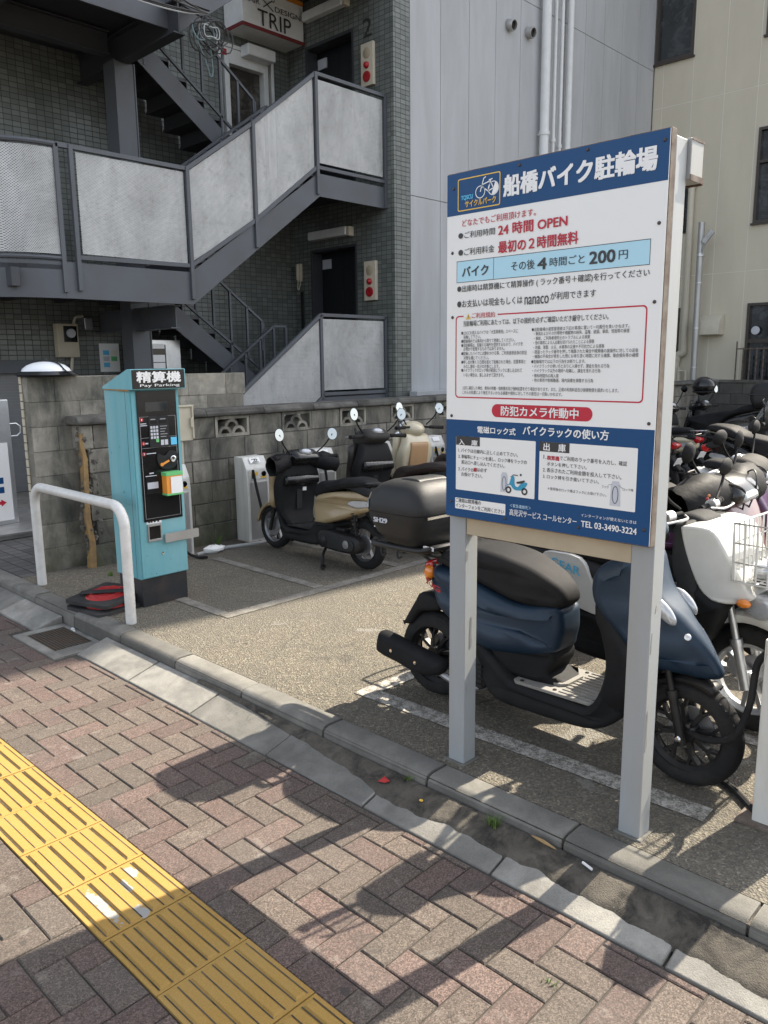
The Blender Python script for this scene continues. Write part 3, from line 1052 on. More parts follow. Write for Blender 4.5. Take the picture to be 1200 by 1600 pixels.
LINES = [
    ('船橋バイク駐輪場', 0.2403, 0.7648, 1.1016, 0.0647, 'w', 3),
    ('どなたでもご利用頂けます。', 0.0675, 0.3649, 1.0276, 0.0235, 'r', 1),
    ('●ご利用時間', 0.0511, 0.2063, 0.9881, 0.0223, 'k', 1),
    ('24 時間 OPEN', 0.2201, 0.4806, 0.9813, 0.037, 'r', 2),
    ('●ご利用料金', 0.0516, 0.2046, 0.9315, 0.0239, 'k', 1),
    ('最初の２時間無料', 0.2212, 0.5204, 0.9257, 0.0373, 'r', 2),
    ('バイク', 0.0691, 0.1808, 0.861, 0.0331, 'k', 2),
    ('その後', 0.274, 0.3655, 0.864, 0.03, 'k', 1),
    ('4', 0.3767, 0.4093, 0.8604, 0.0347, 'k', 3),
    ('時間ごと', 0.4216, 0.546, 0.8652, 0.0274, 'k', 1),
    ('200', 0.5631, 0.6474, 0.8608, 0.0356, 'k', 3),
    ('円', 0.6595, 0.6881, 0.8656, 0.0257, 'k', 1),
    ('●出庫時は精算機にて精算操作 ( ラック番号＋確認)を行ってください', 0.0477, 0.7594, 0.8068, 0.0259, 'k', 1),
    ('●お支払いは現金もしくは', 0.0481, 0.3209, 0.7574, 0.0253, 'k', 1),
    ('nanaco', 0.3298, 0.4211, 0.753, 0.025, 'k', 1),
    ('が利用できます', 0.4275, 0.5885, 0.7626, 0.0236, 'k', 1),
    ('ご利用規約', 0.113, 0.2114, 0.7193, 0.0182, 'r', 1),
    ('当駐輪場ご利用にあたっては、以下の規約を必ずご確認いただき厳守してください。', 0.0758, 0.6344, 0.6929, 0.0192, 'k', 1),
    ('●125CCを超えるバイクは「大型車専用」スペースに', 0.067, 0.3056, 0.6641, 0.0131, 'k', 0),
    ('駐輪して下さい。', 0.0772, 0.1529, 0.6496, 0.0131, 'k', 0),
    ('●駐輪場内では車両から降りて移動してください。', 0.0673, 0.2937, 0.6354, 0.0132, 'k', 0),
    ('●当駐輪場は、駐輪する場所を提供するもので、バイクを', 0.0675, 0.3262, 0.6213, 0.0132, 'k', 0),
    ('お預かり管理するものではありません。', 0.0776, 0.2543, 0.6083, 0.0132, 'k', 0),
    ('●駐輪したバイクには鍵をかける等、ご利用者様自身の防犯', 0.0677, 0.3428, 0.5928, 0.0133, 'k', 0),
    ('対策を講じてください。', 0.078, 0.1875, 0.5778, 0.0132, 'k', 0),
    ('●申し出が無く５日間を超えて駐輪された場合、放置車両と', 0.068, 0.3391, 0.5633, 0.0133, 'k', 0),
    ('みなし撤去・処分の対象とします。', 0.0783, 0.2333, 0.5484, 0.0133, 'k', 0),
    ('●バイクラックのロック棒が確実にラックに差し込まれて', 0.0683, 0.3248, 0.5349, 0.0134, 'k', 0),
    ('いない場合は、差し込ませて頂きます。', 0.0786, 0.2525, 0.5188, 0.0134, 'k', 0),
    ('●当駐輪場の運営管理者は下記の事項に置いて一切責任を負いかねます。', 0.3601, 0.7038, 0.6664, 0.0122, 'k', 0),
    ('・車両およびその付帯物や積載物の紛失、盗難、破損、事故、怪我等の損害', 0.3691, 0.7045, 0.6526, 0.0122, 'k', 0),
    ('・事故、ご利用者様同士のトラブルによる損害', 0.3695, 0.574, 0.6379, 0.0122, 'k', 0),
    ('・他の車両による入出庫を妨げられたことによる損害', 0.3682, 0.5885, 0.6237, 0.0122, 'k', 0),
    ('・地震、落雷、火災、水害等の災害や不可抗力による損害', 0.3686, 0.6234, 0.6088, 0.0123, 'k', 0),
    ('・間違ったラック番号を押して精算された場合や精算機の誤操作に対しての返金', 0.3665, 0.736, 0.5942, 0.0123, 'k', 0),
    ('・機器の不具合が発生した際にお待ち頂く時間に対する補償、機会損失等の補償', 0.3669, 0.7368, 0.5799, 0.0123, 'k', 0),
    ('●駐輪場内では以下の行為をお断りします。', 0.3612, 0.5615, 0.5632, 0.0124, 'k', 0),
    ('・バイクラックの使い方どおりに入庫せず、課金を免れる行為', 0.366, 0.6434, 0.5485, 0.0124, 'k', 0),
    ('・バイクラック以外の場所へ駐輪し、課金を免れる行為', 0.3665, 0.6138, 0.5338, 0.0124, 'k', 0),
    ('・無料時間内の再入庫', 0.3669, 0.4664, 0.5176, 0.0124, 'k', 0),
    ('・他の車両や駐輪機器、場内設備を損傷する行為', 0.3673, 0.5905, 0.5031, 0.0124, 'k', 0),
    ('上記に違反した場合、車両の移動・強制撤去及び強制処置を行う場合があります。また、正規の利用料金及び損害賠償を請求いたします。', 0.073, 0.6781, 0.4739, 0.0127, 'k', 0),
    ('これらの処置により発生するいかなる損害や損失に対してその責任は一切負いかねます。', 0.0731, 0.4817, 0.4582, 0.0127, 'k', 0),
    ('防犯カメラ作動中', 0.2432, 0.5431, 0.3882, 0.0322, 'w', 2),
    ('電磁ロック式', 0.143, 0.3049, 0.3228, 0.0238, 'w', 2),
    ('バイクラックの使い方', 0.3349, 0.6514, 0.3265, 0.0302, 'w', 2),
    ('入\u3000庫', 0.0594, 0.1436, 0.2759, 0.0203, 'w', 2),
    ('出\u3000庫', 0.4176, 0.5007, 0.2793, 0.0253, 'w', 2),
    ('1. バイクは白線内に正しく止めて下さい。', 0.0576, 0.3159, 0.2491, 0.0147, 'k', 1),
    ('2. 車輪等にチェーンを通し、ロック棒をラックの', 0.0578, 0.3527, 0.2268, 0.0147, 'k', 1),
    ('差込口へ差し込んでください。', 0.0714, 0.2611, 0.2068, 0.0147, 'k', 1),
    ('3. バイクの', 0.0582, 0.1269, 0.1809, 0.0148, 'k', 1),
    ('鍵', 0.1279, 0.1419, 0.183, 0.0146, 'r', 2),
    ('は必ず', 0.1429, 0.1865, 0.1844, 0.0145, 'k', 1),
    ('お掛け下さい。', 0.0719, 0.1671, 0.1625, 0.0148, 'k', 1),
    ('1.', 0.4184, 0.4288, 0.2518, 0.0134, 'k', 1),
    ('精算機', 0.4324, 0.4784, 0.2487, 0.0149, 'r', 2),
    ('でご利用のラック番号を入力し、確認', 0.48, 0.7166, 0.2511, 0.0147, 'k', 1),
    ('ボタンを押して下さい。', 0.4322, 0.5792, 0.2292, 0.0134, 'k', 1),
    ('2. 表示されたご利用金額を投入して下さい。', 0.4172, 0.7001, 0.2078, 0.015, 'k', 1),
    ('3. ロック棒を引き抜いて下さい。', 0.4178, 0.6245, 0.1866, 0.0136, 'k', 1),
    ('＊使用後のロック棒はフックにお掛け下さい。', 0.4373, 0.6519, 0.1485, 0.0106, 'k', 0),
    ('フック', 0.6352, 0.6584, 0.1756, 0.0086, 'k', 0),
    ('ロック棒', 0.7064, 0.7412, 0.174, 0.0091, 'k', 0),
    ('ご連絡は精算機の', 0.0466, 0.1617, 0.064, 0.0159, 'k', 1),
    ('インターフォンをご利用ください', 0.0467, 0.2626, 0.0442, 0.016, 'k', 1),
    ('＜緊急連絡先＞', 0.2877, 0.3733, 0.0726, 0.0126, 'b', 0),
    ('高見沢サービス コールセンター', 0.2865, 0.55, 0.0439, 0.023, 'w', 1),
    ('インターフォンが使えないときは', 0.5653, 0.7573, 0.0745, 0.011, 'w', 0),
    ('TEL 03-3490-3224', 0.5667, 0.759, 0.0414, 0.0199, 'w', 2),
    ('サイクルパーク', 0.0795, 0.208, 1.0898, 0.0204, 'y', 2),
    ('TQSCU', 0.0627, 0.1128, 1.1127, 0.016, 'c', 3),
]
for st, x0, x1, z, h, c_, bold in LINES:
    text_mesh([(st, x0, x1, z, z + h, bold)], sf(.0021)).build('lettering', 'ink_' + c_, face, 0)
# emblem: yellow frame and a white bicycle
mb = MB()
ring2(mb, rrect(.047, .225, 1.079, 1.1845, .007), rrect(.0505, .2215, 1.0825, 1.181, .005), sf(.0014))
mb.build('emblem_frame', 'ink_y', face, 0)
mb = MB()


def stroke(mb, a, b_, w_, f):
    a, b_ = Vector(a), Vector(b_)
    n = Vector((-(b_ - a).y, (b_ - a).x)).normalized() * w_ / 2
    flat(mb, [tuple(q) for q in (a - n, b_ - n, b_ + n, a + n)], f)


f_ = sf(.0016)
ring2(mb, circ(.143, 1.131, .0205), circ(.143, 1.131, .0178), f_)
ring2(mb, circ(.197, 1.136, .0225), circ(.197, 1.136, .0198), f_)
flat(mb, circ(.197, 1.136, .0205, 14, -110, 70), f_)
for a, b_ in (((.143, 1.131), (.157, 1.172)), ((.157, 1.172), (.166, 1.176)), ((.149, 1.152), (.182, 1.160)), ((.149, 1.148), (.176, 1.129)), ((.176, 1.129), (.186, 1.163)), ((.176, 1.129), (.197, 1.136)), ((.178, 1.163), (.193, 1.166)), ((.186, 1.158), (.197, 1.136))):
    stroke(mb, a, b_, .0034, f_)
mb.build('bicycle_emblem', 'ink_w', face, 0)


# pictures of a lock post and of a small scooter
def lockpic(mb, mk, x0, x1, z0, z1, f, f2):
    w_ = x1 - x0
    flat(mb, [(x0, z0), (x1, z0), (x1 - w_ * .08, z1 - w_ * .3), (x1 - w_ * .22, z1), (x0 + w_ * .22, z1), (x0 + w_ * .08, z1 - w_ * .3)], f)
    ring2(mk, circ((x0 + x1) / 2, (z0 + z1) / 2 - .004, w_ * .30, 20, 0, 360, (z1 - z0) * .36), circ((x0 + x1) / 2, (z0 + z1) / 2 - .004, w_ * .24, 20, 0, 360, (z1 - z0) * .33), f2)


mb, mk = MB(), MB()
lockpic(mb, mk, .246, .277, .123, .192, sf(.0021), sf(.0027))
mb.build('lock_post_picture', 'ink_lightgrey', face, 0)
mb, mk2 = MB(), MB()
lockpic(mb, mk2, .664, .700, .123, .201, sf(.0021), sf(.0027))
mb.build('lock_post_picture', 'ink_lightgrey', face, 0)
for a, b_ in (((.656, .187), (.670, .190)), ((.706, .181), (.692, .190))):
    stroke(mk2, a, b_, .001, sf(.0027))
mk2.build('picture_outline', 'ink_k', face, 0)
for cx in (.280, .346):
    ring2(mk, circ(cx, .133, .0125), circ(cx, .133, .0065), sf(.0024))
flat(mk, [(.312, .163), (.345, .172), (.348, .167), (.335, .160), (.315, .157)], sf(.0027))
stroke(mk, (.288, .178), (.300, .187), .002, sf(.0027))
stroke(mk, (.300, .187), (.318, .186), .003, sf(.0027))
flat(mk, circ(.330, .189, .004, 10), sf(.0027))
mk.build('picture_outline', 'ink_k', face, 0)
mb = MB()
flat(mb, smooth_closed([(.290, .176), (.298, .184), (.304, .176), (.306, .152), (.318, .146), (.330, .158), (.352, .165), (.356, .157), (.338, .138), (.312, .134), (.298, .140), (.289, .150), (.276, .152), (.272, .146), (.282, .153)], 3), sf(.0024))
mb.build('scooter_picture', 'ink_bikeblue', face, 0)
for u, z in ((.029, 1.157), (.299, 1.190), (.543, 1.193), (.785, 1.176), (.024, .945), (.780, .955), (.026, .726), (.778, .737), (.024, .379), (.780, .384), (.025, .064), (.268, .030), (.557, .037), (.782, .060)):
    x, y, zz = sf(0)(u, z)
    MB().lathe([(0, -.005), (.0035, -.0045), (.0055, -.002), (.0055, .001)], (x, y, zz), (0, 1, 0), 10).build('bolt', 'bronze', face, 40)

# ================================================================ PAY MACHINE
pmn = thing('pay_machine', 'turquoise parking pay machine with black front panel and coin slot', 'pay machine', (-4.86, 2.67, LOT))
mx0, mx1, my0, my1 = -4.935, -4.62, 2.50, 2.855
mb = MB().box(mx0, mx1, my0, my1, .29, 1.515)
mb.box(mx1, mx1 + .006, my0 + .012, my1 - .01, .295, 1.505)
mb.build('cabinet', 'teal', pmn, 0, .005)
mb = MB().box(mx1 - .047, mx1 - .044, my0 - .0006, my0 + .0002, .295, 1.508)
mb.build('door_seam', 'blackbase', pmn, 0)
mb = MB()
rr = random.Random(12)
for k in range(9):
    z, x = rr.uniform(.32, 1.45), rr.uniform(mx0 + .03, mx1 - .06)
    w_, h_ = rr.uniform(.002, .006), rr.uniform(.003, .016)
    mb.add([(x + math.cos(q) * w_ * rr.uniform(.5, 1), my0 - .0007, z + math.sin(q) * h_ * rr.uniform(.5, 1)) for q in [i * .9 for i in range(7)]], [tuple(range(7))])
for k in range(7):
    z, y = rr.choice((rr.uniform(.30, .36), rr.uniform(.3, .62))), rr.uniform(my0 + .02, my1 - .02)
    w_, h_ = rr.uniform(.002, .005), rr.uniform(.002, .006)
    mb.add([(mx1 + .0067, y + math.cos(q) * w_ * rr.uniform(.5, 1), z + math.sin(q) * h_ * rr.uniform(.5, 1)) for q in [i * .9 for i in range(7)]], [tuple(range(7))])
o = mb.build('paint_chips', 'rust', pmn, 0)
o['kind'] = 'stuff'
MB().box(mx0 + .01, mx1 - .006, my0 + .01, my1 - .01, LOT, .291).build('base', 'blackbase', pmn, 0, .003)
hood = MB().prism([(mx0 - .01, 1.517), (mx1 + .05, 1.517), (mx1 + .05, 1.645), (mx1 + .01, 1.645), (mx0 - .01, 1.535)], lambda x, z: (x, my0 - .006, z), lambda x, z: (x, my1 + .03, z)).build('hood', 'teal', pmn, 0, .004)
MB().box(mx0 + .02, mx1 + .02, my0 - .0075, my0 - .0055, 1.512, 1.520).box(mx1 - .12, mx1 + .0, my0 - .0078, my0 - .0058, 1.508, 1.517).build('rust_edge', 'teal_rust', hood, 0)
fr = mx1 + .05
plate = MB().box(fr, fr + .003, my0 + .004, my1 + .020, 1.523, 1.640).build('name_plate', 'black_gloss', hood, 0)


def mf(d):
    return lambda y, z: (mx1 + d, y, z)


text_mesh([('精算機', 2.535, 2.845, 1.562, 1.628, 3), ('Pay Parking', 2.555, 2.835, 1.530, 1.551, 1)], mf(.0542)).build('lettering', 'ink_w', plate, 0)
pn = MB().box(mx1 + .0062, mx1 + .014, 2.545, 2.828, .668, 1.508).build('front_panel', 'black_gloss', pmn, 0, .003)
pu, pv_ = lambda u: 2.545 + .283 * u, lambda v_: 1.508 - .84 * v_


def pbox(u0, u1, v0, v1, d0, d1):
    return MB().box(mx1 + d0, mx1 + d1, pu(u0), pu(u1), pv_(v1), pv_(v0))


pbox(.20, .76, .085, .155, .0142, .0150).build('display', 'glass', pn, 0)
mb = MB()
for q in ((.04, .95, .193, .195), (.04, .95, .352, .354), (.04, .95, .43, .432), (.04, .95, .975, .977), (.04, .048, .193, .977), (.942, .95, .193, .977)):
    mb.box(mx1 + .0141, mx1 + .0146, pu(q[0]), pu(q[1]), pv_(q[3]), pv_(q[2]))
mb.build('panel_line', 'ink_grey', pn, 0)
kp = MB()
kp.prism(rrect(pu(.25), pu(.76), pv_(.43), pv_(.19), .012), mf(.0142), mf(.020))
kp = kp.build('keypad', 'greyp', pn, 40, .002)
mb = MB()
for r_ in range(4):
    for c_ in range(3):
        mb.box(mx1 + .0202, mx1 + .0225, pu(.285 + c_ * .07), pu(.335 + c_ * .07), pv_(.285 + r_ * .026), pv_(.266 + r_ * .026))
for c_ in range(2):
    mb.box(mx1 + .0202, mx1 + .0215, pu(.53 + c_ * .1), pu(.61 + c_ * .1), pv_(.415), pv_(.375))
mb.build('key', 'ink_lightgrey', kp, 0)
MB().box(mx1 + .0202, mx1 + .0222, pu(.41), pu(.48), pv_(.39), pv_(.366)).build('green_key', 'ink_green', kp, 0)
MB().box(mx1 + .0202, mx1 + .0212, pu(.29), pu(.45), pv_(.245), pv_(.225)).box(mx1 + .0202, mx1 + .0212, pu(.51), pu(.71), pv_(.245), pv_(.225)).build('small_display', 'black_gloss', kp, 0)
mb = MB()
for q in ((.30, .42, .212, .219), (.54, .68, .212, .219)) + tuple((.53, .71 - .03 * (k % 3), .268 + k * .02, .273 + k * .02) for k in range(5)):
    mb.box(mx1 + .0202, mx1 + .0207, pu(q[0]), pu(q[1]), pv_(q[3]), pv_(q[2]))
mb.build('print_line', 'ink_grey', kp, 0)
mb = MB()
for u, v_ in ((.09, .215), (.10, .395), (.10, .475)):
    mb.lathe([(0, .002), (.0125, .0015), (.0135, 0)], (mx1 + .0142, pu(u), pv_(v_)), (1, 0, 0), 18)
mb.build('number_disc', 'alarm_red', pn, 40)
text_mesh([('1', pu(.08), pu(.10), pv_(.222), pv_(.208), 2), ('2', pu(.085), pu(.115), pv_(.402), pv_(.388), 2), ('3', pu(.085), pu(.115), pv_(.482), pv_(.468), 2)], mf(.0166)).build('lettering', 'ink_w', pn, 0)
mb = MB()
for q in ((.04, .20, .242, .248), (.04, .22, .256, .262), (.15, .22, .39, .40), (.16, .40, .470, .477), (.20, .31, .620, .630), (.10, .38, .643, .649)):
    mb.box(mx1 + .0141, mx1 + .0146, pu(q[0]), pu(q[1]), pv_(q[3]), pv_(q[2]))
mb.build('print_line', 'ink_lightgrey', pn, 0)
MB().box(mx1 + .0142, mx1 + .0152, pu(.80), pu(.955), pv_(.42), pv_(.362)).build('sticker', 'ink_c', pn, 0)
co = MB()
co.prism(smooth_closed([(pu(.40), pv_(.52)), (pu(.44), pv_(.48)), (pu(.60), pv_(.50)), (pu(.72), pv_(.465)), (pu(.90), pv_(.475)), (pu(.94), pv_(.53)), (pu(.84), pv_(.595)), (pu(.60), pv_(.605)), (pu(.46), pv_(.58))], 4), mf(.0142), mf(.026))
co = co.build('coin_unit', 'greyp', pn, 40, .004)
MB().lathe([(.021, 0), (.021, .012), (.016, .014), (.014, .004), (0, .003)], (mx1 + .026, pu(.79), pv_(.527)), (1, 0, 0), 20).build('coin_slot', 'chrome', co, 40)
mb = MB()
mb.bar((mx1 + .032, pu(.50), pv_(.565)), (mx1 + .034, pu(.68), pv_(.538)), .008, .012)
mb.lathe([(0, .008), (.011, .007), (.011, 0)], (mx1 + .027, pu(.50), pv_(.565)), (1, 0, 0), 14)
mb.build('return_lever', 'ink_orange', co, 40)
MB().box(mx1 + .0142, mx1 + .017, pu(.10), pu(.41), pv_(.785), pv_(.66)).build('note_slot', 'blackp', pn, 0, .004)
MB().box(mx1 + .0172, mx1 + .018, pu(.13), pu(.40), pv_(.745), pv_(.695)).build('notice', 'ink_lightgrey', pn, 0)
bx = MB().box(mx1 + .0142, mx1 + .075, pu(.50), pu(.92), pv_(.80), pv_(.632)).build('leaflet_box', 'ink_orange', pn, 0, .004)
MB().box(mx1 + .0142, mx1 + .078, pu(.492), pu(.93), pv_(.652), pv_(.624)).box(mx1 + .0142, mx1 + .078, pu(.492), pu(.93), pv_(.805), pv_(.79)).build('green_tape', 'ink_green', bx, 0, .002)
MB().box(mx1 + .0782, mx1 + .080, pu(.60), pu(.90), pv_(.79), pv_(.66)).build('paper', 'ink_w', bx, 0)
cr = MB()
for q in ((.07, .42, .10, .115), (.07, .42, 0, .014), (.07, .10, .014, .10), (.39, .42, .014, .10)):
    cr.box(mx1 + .0062, mx1 + .018, pu(q[0] + .0), pu(q[1]), .535 + q[2], .535 + q[3])
cr = cr.build('coin_return', 'stainless', pmn, 0, .002)
MB().box(mx1 + .0062, mx1 + .008, pu(.10), pu(.39), .549, .635).build('coin_cup', 'black_gloss', cr, 0)
MB().box(mx1 + .0062, mx1 + .0085, pu(.06), pu(.44), .652, .676).build('return_label', 'ink_w', cr, 0)
mb = MB()
for u in (.10, .16, .24, .33):
    mb.box(mx1 + .0086, mx1 + .0091, pu(u), pu(u + .05), .659, .669)
mb.build('print_line', 'ink_k', cr, 0)
mb = MB()
mb.prism(rrect(pu(.47), 2.935, .515, .575, .008, 3), mf(.022), mf(.029))
mb.box(mx1 + .0062, mx1 + .022, pu(.5), pu(.6), .525, .565)
mb.build('lock_hasp', 'alu', pmn, 40)
MB().lathe([(0, .006), (.009, .005), (.01, 0)], (mx1 + .006, pu(.43), .445), (1, 0, 0), 14).build('key_lock', 'chrome', pmn, 40)

# white hoop barrier
mb = MB()
pts = [(-5.70, 2.30, LOT - .01), (-5.70, 2.30, .70)]
for k in range(1, 7):
    a = R(90 * k / 6)
    pts.append((-5.70 + .13 * (1 - math.cos(a)), 2.30, .70 + .13 * math.sin(a)))
for k in range(0, 7):
    a = R(90 * k / 6)
    pts.append((-4.40 - .13 + .13 * math.sin(a), 2.297, .70 + .13 * math.cos(a)))
pts.append((-4.40, 2.295, LOT - .01))
tag(mb.tube(pts, .032, 18).build('hoop_barrier', 'bar_white', None, 40), 'white tubular steel hoop barrier in front of the pay machine', 'barrier')

# two collapsed folding cones lying in a pile
def cone(x, y, z, rz, tilt, lab):
    mt = Matrix.Translation((x, y, z)) @ Matrix.Rotation(rz, 4, 'Z') @ Matrix.Rotation(tilt, 4, 'X')
    t = bpy.data.objects.new('folding_cone', None)
    COL.objects.link(t)
    t.matrix_world = mt
    tag(t, lab, 'traffic cone', 'collapsed cones by the hoop barrier')
    mb = MB()
    o_, i_ = rrect(-.19, .19, -.19, .19, .03, 6), circ(0, 0, .135, 28, 45, 405)
    i_ = [i_[k] for k in range(28)]
    for zz, rev in ((0, 1), (.022, 0)):
        ring2(mb, o_, i_, lambda a, b_, q=zz: (a, b_, q))
    for lp in (o_, i_):
        n = len(lp)
        mb.add([(p[0], p[1], 0) for p in lp] + [(p[0], p[1], .022) for p in lp], [(i, (i + 1) % n, n + (i + 1) % n, n + i) for i in range(n)])
    mb.build('base', 'cone_black', t, 40)
    mb = MB()
    prof = []
    for k in range(9):
        prof.append((.136 - k * .006, .012 + (.018 if k % 2 else .004) + k * .0015))
    prof += [(.05, .028), (0, .03)]
    rr = random.Random(int(x * 1000))
    mb.lathe(prof, (0, 0, 0), (0, 0, 1), 30)
    mb.v = [(a + rr.uniform(-.004, .004), b_ + rr.uniform(-.004, .004), c_ + rr.uniform(-.003, .005)) for a, b_, c_ in mb.v]
    mb.build('folded_skirt', 'cone_red', t, 50)
    mb = MB().box(-.17, .17, -.03, .03, .036, .044, Matrix.Rotation(.5, 4, 'Z'))
    mb.build('strap', 'cone_black', t, 0, .003)


cone(-4.83, 2.36, LOT, .12, 0, 'lower flat collapsed black and red folding cone lying on the ground')
cone(-4.87, 2.38, LOT + .055, .32, R(4), 'upper collapsed folding cone with red fabric showing, lying on another')

# ================================================================ BLOCK WALLS
bw = thing('block_wall', 'weathered grey concrete block wall with arched openwork blocks and a dark coping', 'wall', (-5.95, 9.0, LOT))
WX0, WX1 = -6.02, -5.88
pitch, course = .372, .1885
Z0 = LOT - .01
mb, mort = MB(), MB()
ow = [3.98, 4.725, 5.47, 6.215, 6.96, 7.705, 8.45, 9.195, 9.94, 10.685, 11.43]
rr = random.Random(5)
for r_ in range(6):
    z0 = Z0 + r_ * course
    y = 2.80 + (r_ % 2) * pitch / 2 - pitch
    if r_ == 5:
        y = 3.98 - pitch * 4
    while y < 14.3:
        ya, yb = max(y, 2.80 + (.05 * math.sin(r_ * 2.3))), y + pitch
        if yb - ya > .06 and not (r_ == 5 and any(abs(ya - q) < .02 for q in ow)):
            dx = rr.uniform(-.003, .003)
            mb.box(WX0, WX1 + dx, ya + .004, yb - .004, z0 + .004, z0 + course - .004)
        y += pitch
mb.build('blockwork', 'block', bw, 0, .005)
MB().box(WX0 + .006, WX1 - .006, 2.84, 14.3, Z0 - .1, Z0 + 5 * course).build('mortar', 'coping', bw, 0)
for q in ow[:8]:
    z0, z1, y0, y1 = Z0 + 5 * course, Z0 + 6 * course, q, q + pitch
    mb = MB()
    e = .03
    for bx in ((y0 + .004, y1 - .004, z0 + .003, z0 + e), (y0 + .004, y1 - .004, z1 - e, z1 - .003), (y0 + .004, y0 + e, z0 + e, z1 - e), (y1 - e, y1 - .004, z0 + e, z1 - e)):
        mb.box(WX0, WX1, *bx)
    ym = (y0 + y1) / 2
    for cy, cz in ((ym - .072, z0 + e), (ym + .072, z0 + e), (ym, z0 + e + .062)):
        A, B2 = circ(cy, cz, .072, 12, 0, 180, .066), circ(cy, cz, .043, 12, 0, 180, .040)
        poly = A + B2[::-1]
        n = len(A)
        vs = [(WX0 + .02, *p) for p in A] + [(WX0 + .02, *p) for p in B2] + [(WX1 - .012, *p) for p in A] + [(WX1 - .012, *p) for p in B2]
        fs = []
        for i in range(n - 1):
            fs += [(i, i + 1, n + i + 1, n + i), (2 * n + i, 3 * n + i, 3 * n + i + 1, 2 * n + i + 1), (i, 2 * n + i, 2 * n + i + 1, i + 1), (n + i, n + i + 1, 3 * n + i + 1, 3 * n + i)]
        mb.add(vs, fs)
    mb.build('openwork_block', 'render', bw, 0)
cz = Z0 + 6 * course
mb = MB()
y = 2.72
while y < 14.3:
    L = rr.uniform(.55, .62)
    dz = rr.uniform(-.004, .004)
    mb.prism([(WX0 - .02, cz + .002), (WX1 + .05, cz + .002), (WX1 + .055, cz + .03 + dz), (WX1 + .03, cz + .065 + dz), (WX0 - .02, cz + .07 + dz)], lambda x, z, a=y: (x, a, z), lambda x, z, a=min(y + L, 14.3): (x, a, z))
    y += L
mb.build('coping', 'coping', bw, 0, .012)
# broken end: crumbled mortar and rubble
rr = random.Random(9)
mb = MB()
for k in range(330):
    z = rr.uniform(LOT, cz - .02)
    s_ = rr.uniform(.010, .034)
    mb.ell((WX1 - rr.uniform(.012, .045), 2.80 + rr.uniform(-.05, .09) + .02 * math.sin(z * 9), z), s_ * .7, s_, s_ * rr.uniform(.6, 1.1), 6, 4, Matrix.Rotation(rr.uniform(0, 3), 3, (rr.random(), rr.random(), 1)))
mb.v = [(a + rr.uniform(-.005, .005), b_ + rr.uniform(-.005, .005), c_ + rr.uniform(-.005, .005)) for a, b_, c_ in mb.v]
mb.build('broken_end', 'rubble', bw, 0)
mb = MB()
zz = [LOT, .3, .5, .72, .95, 1.1, 1.16]
for i in range(6):
    a, b_ = 2.755 + .012 * math.sin(i * 2.1), 2.755 + .012 * math.sin((i + 1) * 2.1)
    wd = .05 - .004 * i
    mb.add([(WX1 + .012, a, zz[i]), (WX1 + .012, a + wd, zz[i]), (WX1 + .012, b_ + wd - .004, zz[i + 1]), (WX1 + .012, b_, zz[i + 1]), (WX1 - .05, a, zz[i]), (WX1 - .05, a + wd, zz[i]), (WX1 - .05, b_ + wd - .004, zz[i + 1]), (WX1 - .05, b_, zz[i + 1])], [(0, 1, 2, 3), (0, 3, 7, 4), (1, 5, 6, 2), (4, 7, 6, 5)])
mb.build('board_strip', 'wood', bw, 0)

hw_ = thing('rendered_wall', 'taller stained and rendered block wall end standing behind the lower wall', 'wall', (-6.1, 3.4, LOT))
mb = MB()
for r_ in range(8):
    z0 = Z0 + r_ * .1875
    y = 2.46 - (r_ % 2) * .19
    while y < 4.43:
        ya, yb = max(2.46, y), min(y + .39, 4.43)
        if yb - ya > .03:
            mb.box(-6.17, -6.032 + rr.uniform(-.0015, .0015), ya + .0008, yb - .0008, z0 + .0008, z0 + .1867)
        y += .39
mb.build('blockwork', 'render', hw_, 0, .0035)
mb = MB()
for k in range(24):
    mb.box(-6.168, -6.125, 2.450, 2.459, Z0 + .01 + k * .0625, Z0 + .01 + k * .0625 + .055)
mb.build('end_tiles', 'cream_box', hw_, 0, .002)

dm = thing('dome_lamp', 'low white dome lamp with a black rim on top of the rendered wall', 'lamp', (-6.10, 2.64, 1.60))
MB().lathe([(.0, 0), (.215, 0), (.225, .012), (.19, .038), (.0, .038)], (-6.10, 2.64, 1.592), (0, 0, 1), 36).build('rim', 'black_gloss', dm, 30)
MB().lathe([(.178, .036), (.168, .058), (.135, .083), (.09, .100), (.045, .108), (0, .110)], (-6.10, 2.64, 1.592), (0, 0, 1), 36).build('dome', 'dome_white', dm, 60)
mb = MB()
for a in (20, 200):
    pts = [(-6.10 + math.cos(R(a)) * r_, 2.64 + math.sin(R(a)) * r_, 1.592 + z) for r_, z in ((.21, .030), (.178, .052), (.14, .088), (.09, .107), (.0, .116))]
    mb.tube(pts, .006, 8)
mb.ell((-6.10, 2.64, 1.712), .012, .012, .012, 10, 8)
mb.build('strap', 'black_gloss', dm, 50)

jb = thing('junction_box', 'cream weatherproof electrical box fixed to the block wall behind the pay machine', 'electrical box', (-5.84, 3.60, 1.05))
MB().box(-5.875, -5.79, 3.50, 3.70, 1.04, 1.33).build('box', 'cream_box', jb, 0, .008)
MB().box(-5.80, -5.775, 3.49, 3.71, 1.322, 1.338).box(-5.789, -5.775, 3.69, 3.705, 1.06, 1.33).build('lid', 'cream_box', jb, 0, .003)
MB().box(-5.788, -5.770, 3.672, 3.70, 1.15, 1.23).build('latch', 'cream_box', jb, 0, .004)
MB().tube([(-5.82, 3.60, 1.04), (-5.82, 3.60, LOT)], .014, 10).build('conduit', 'beigepipe', jb)

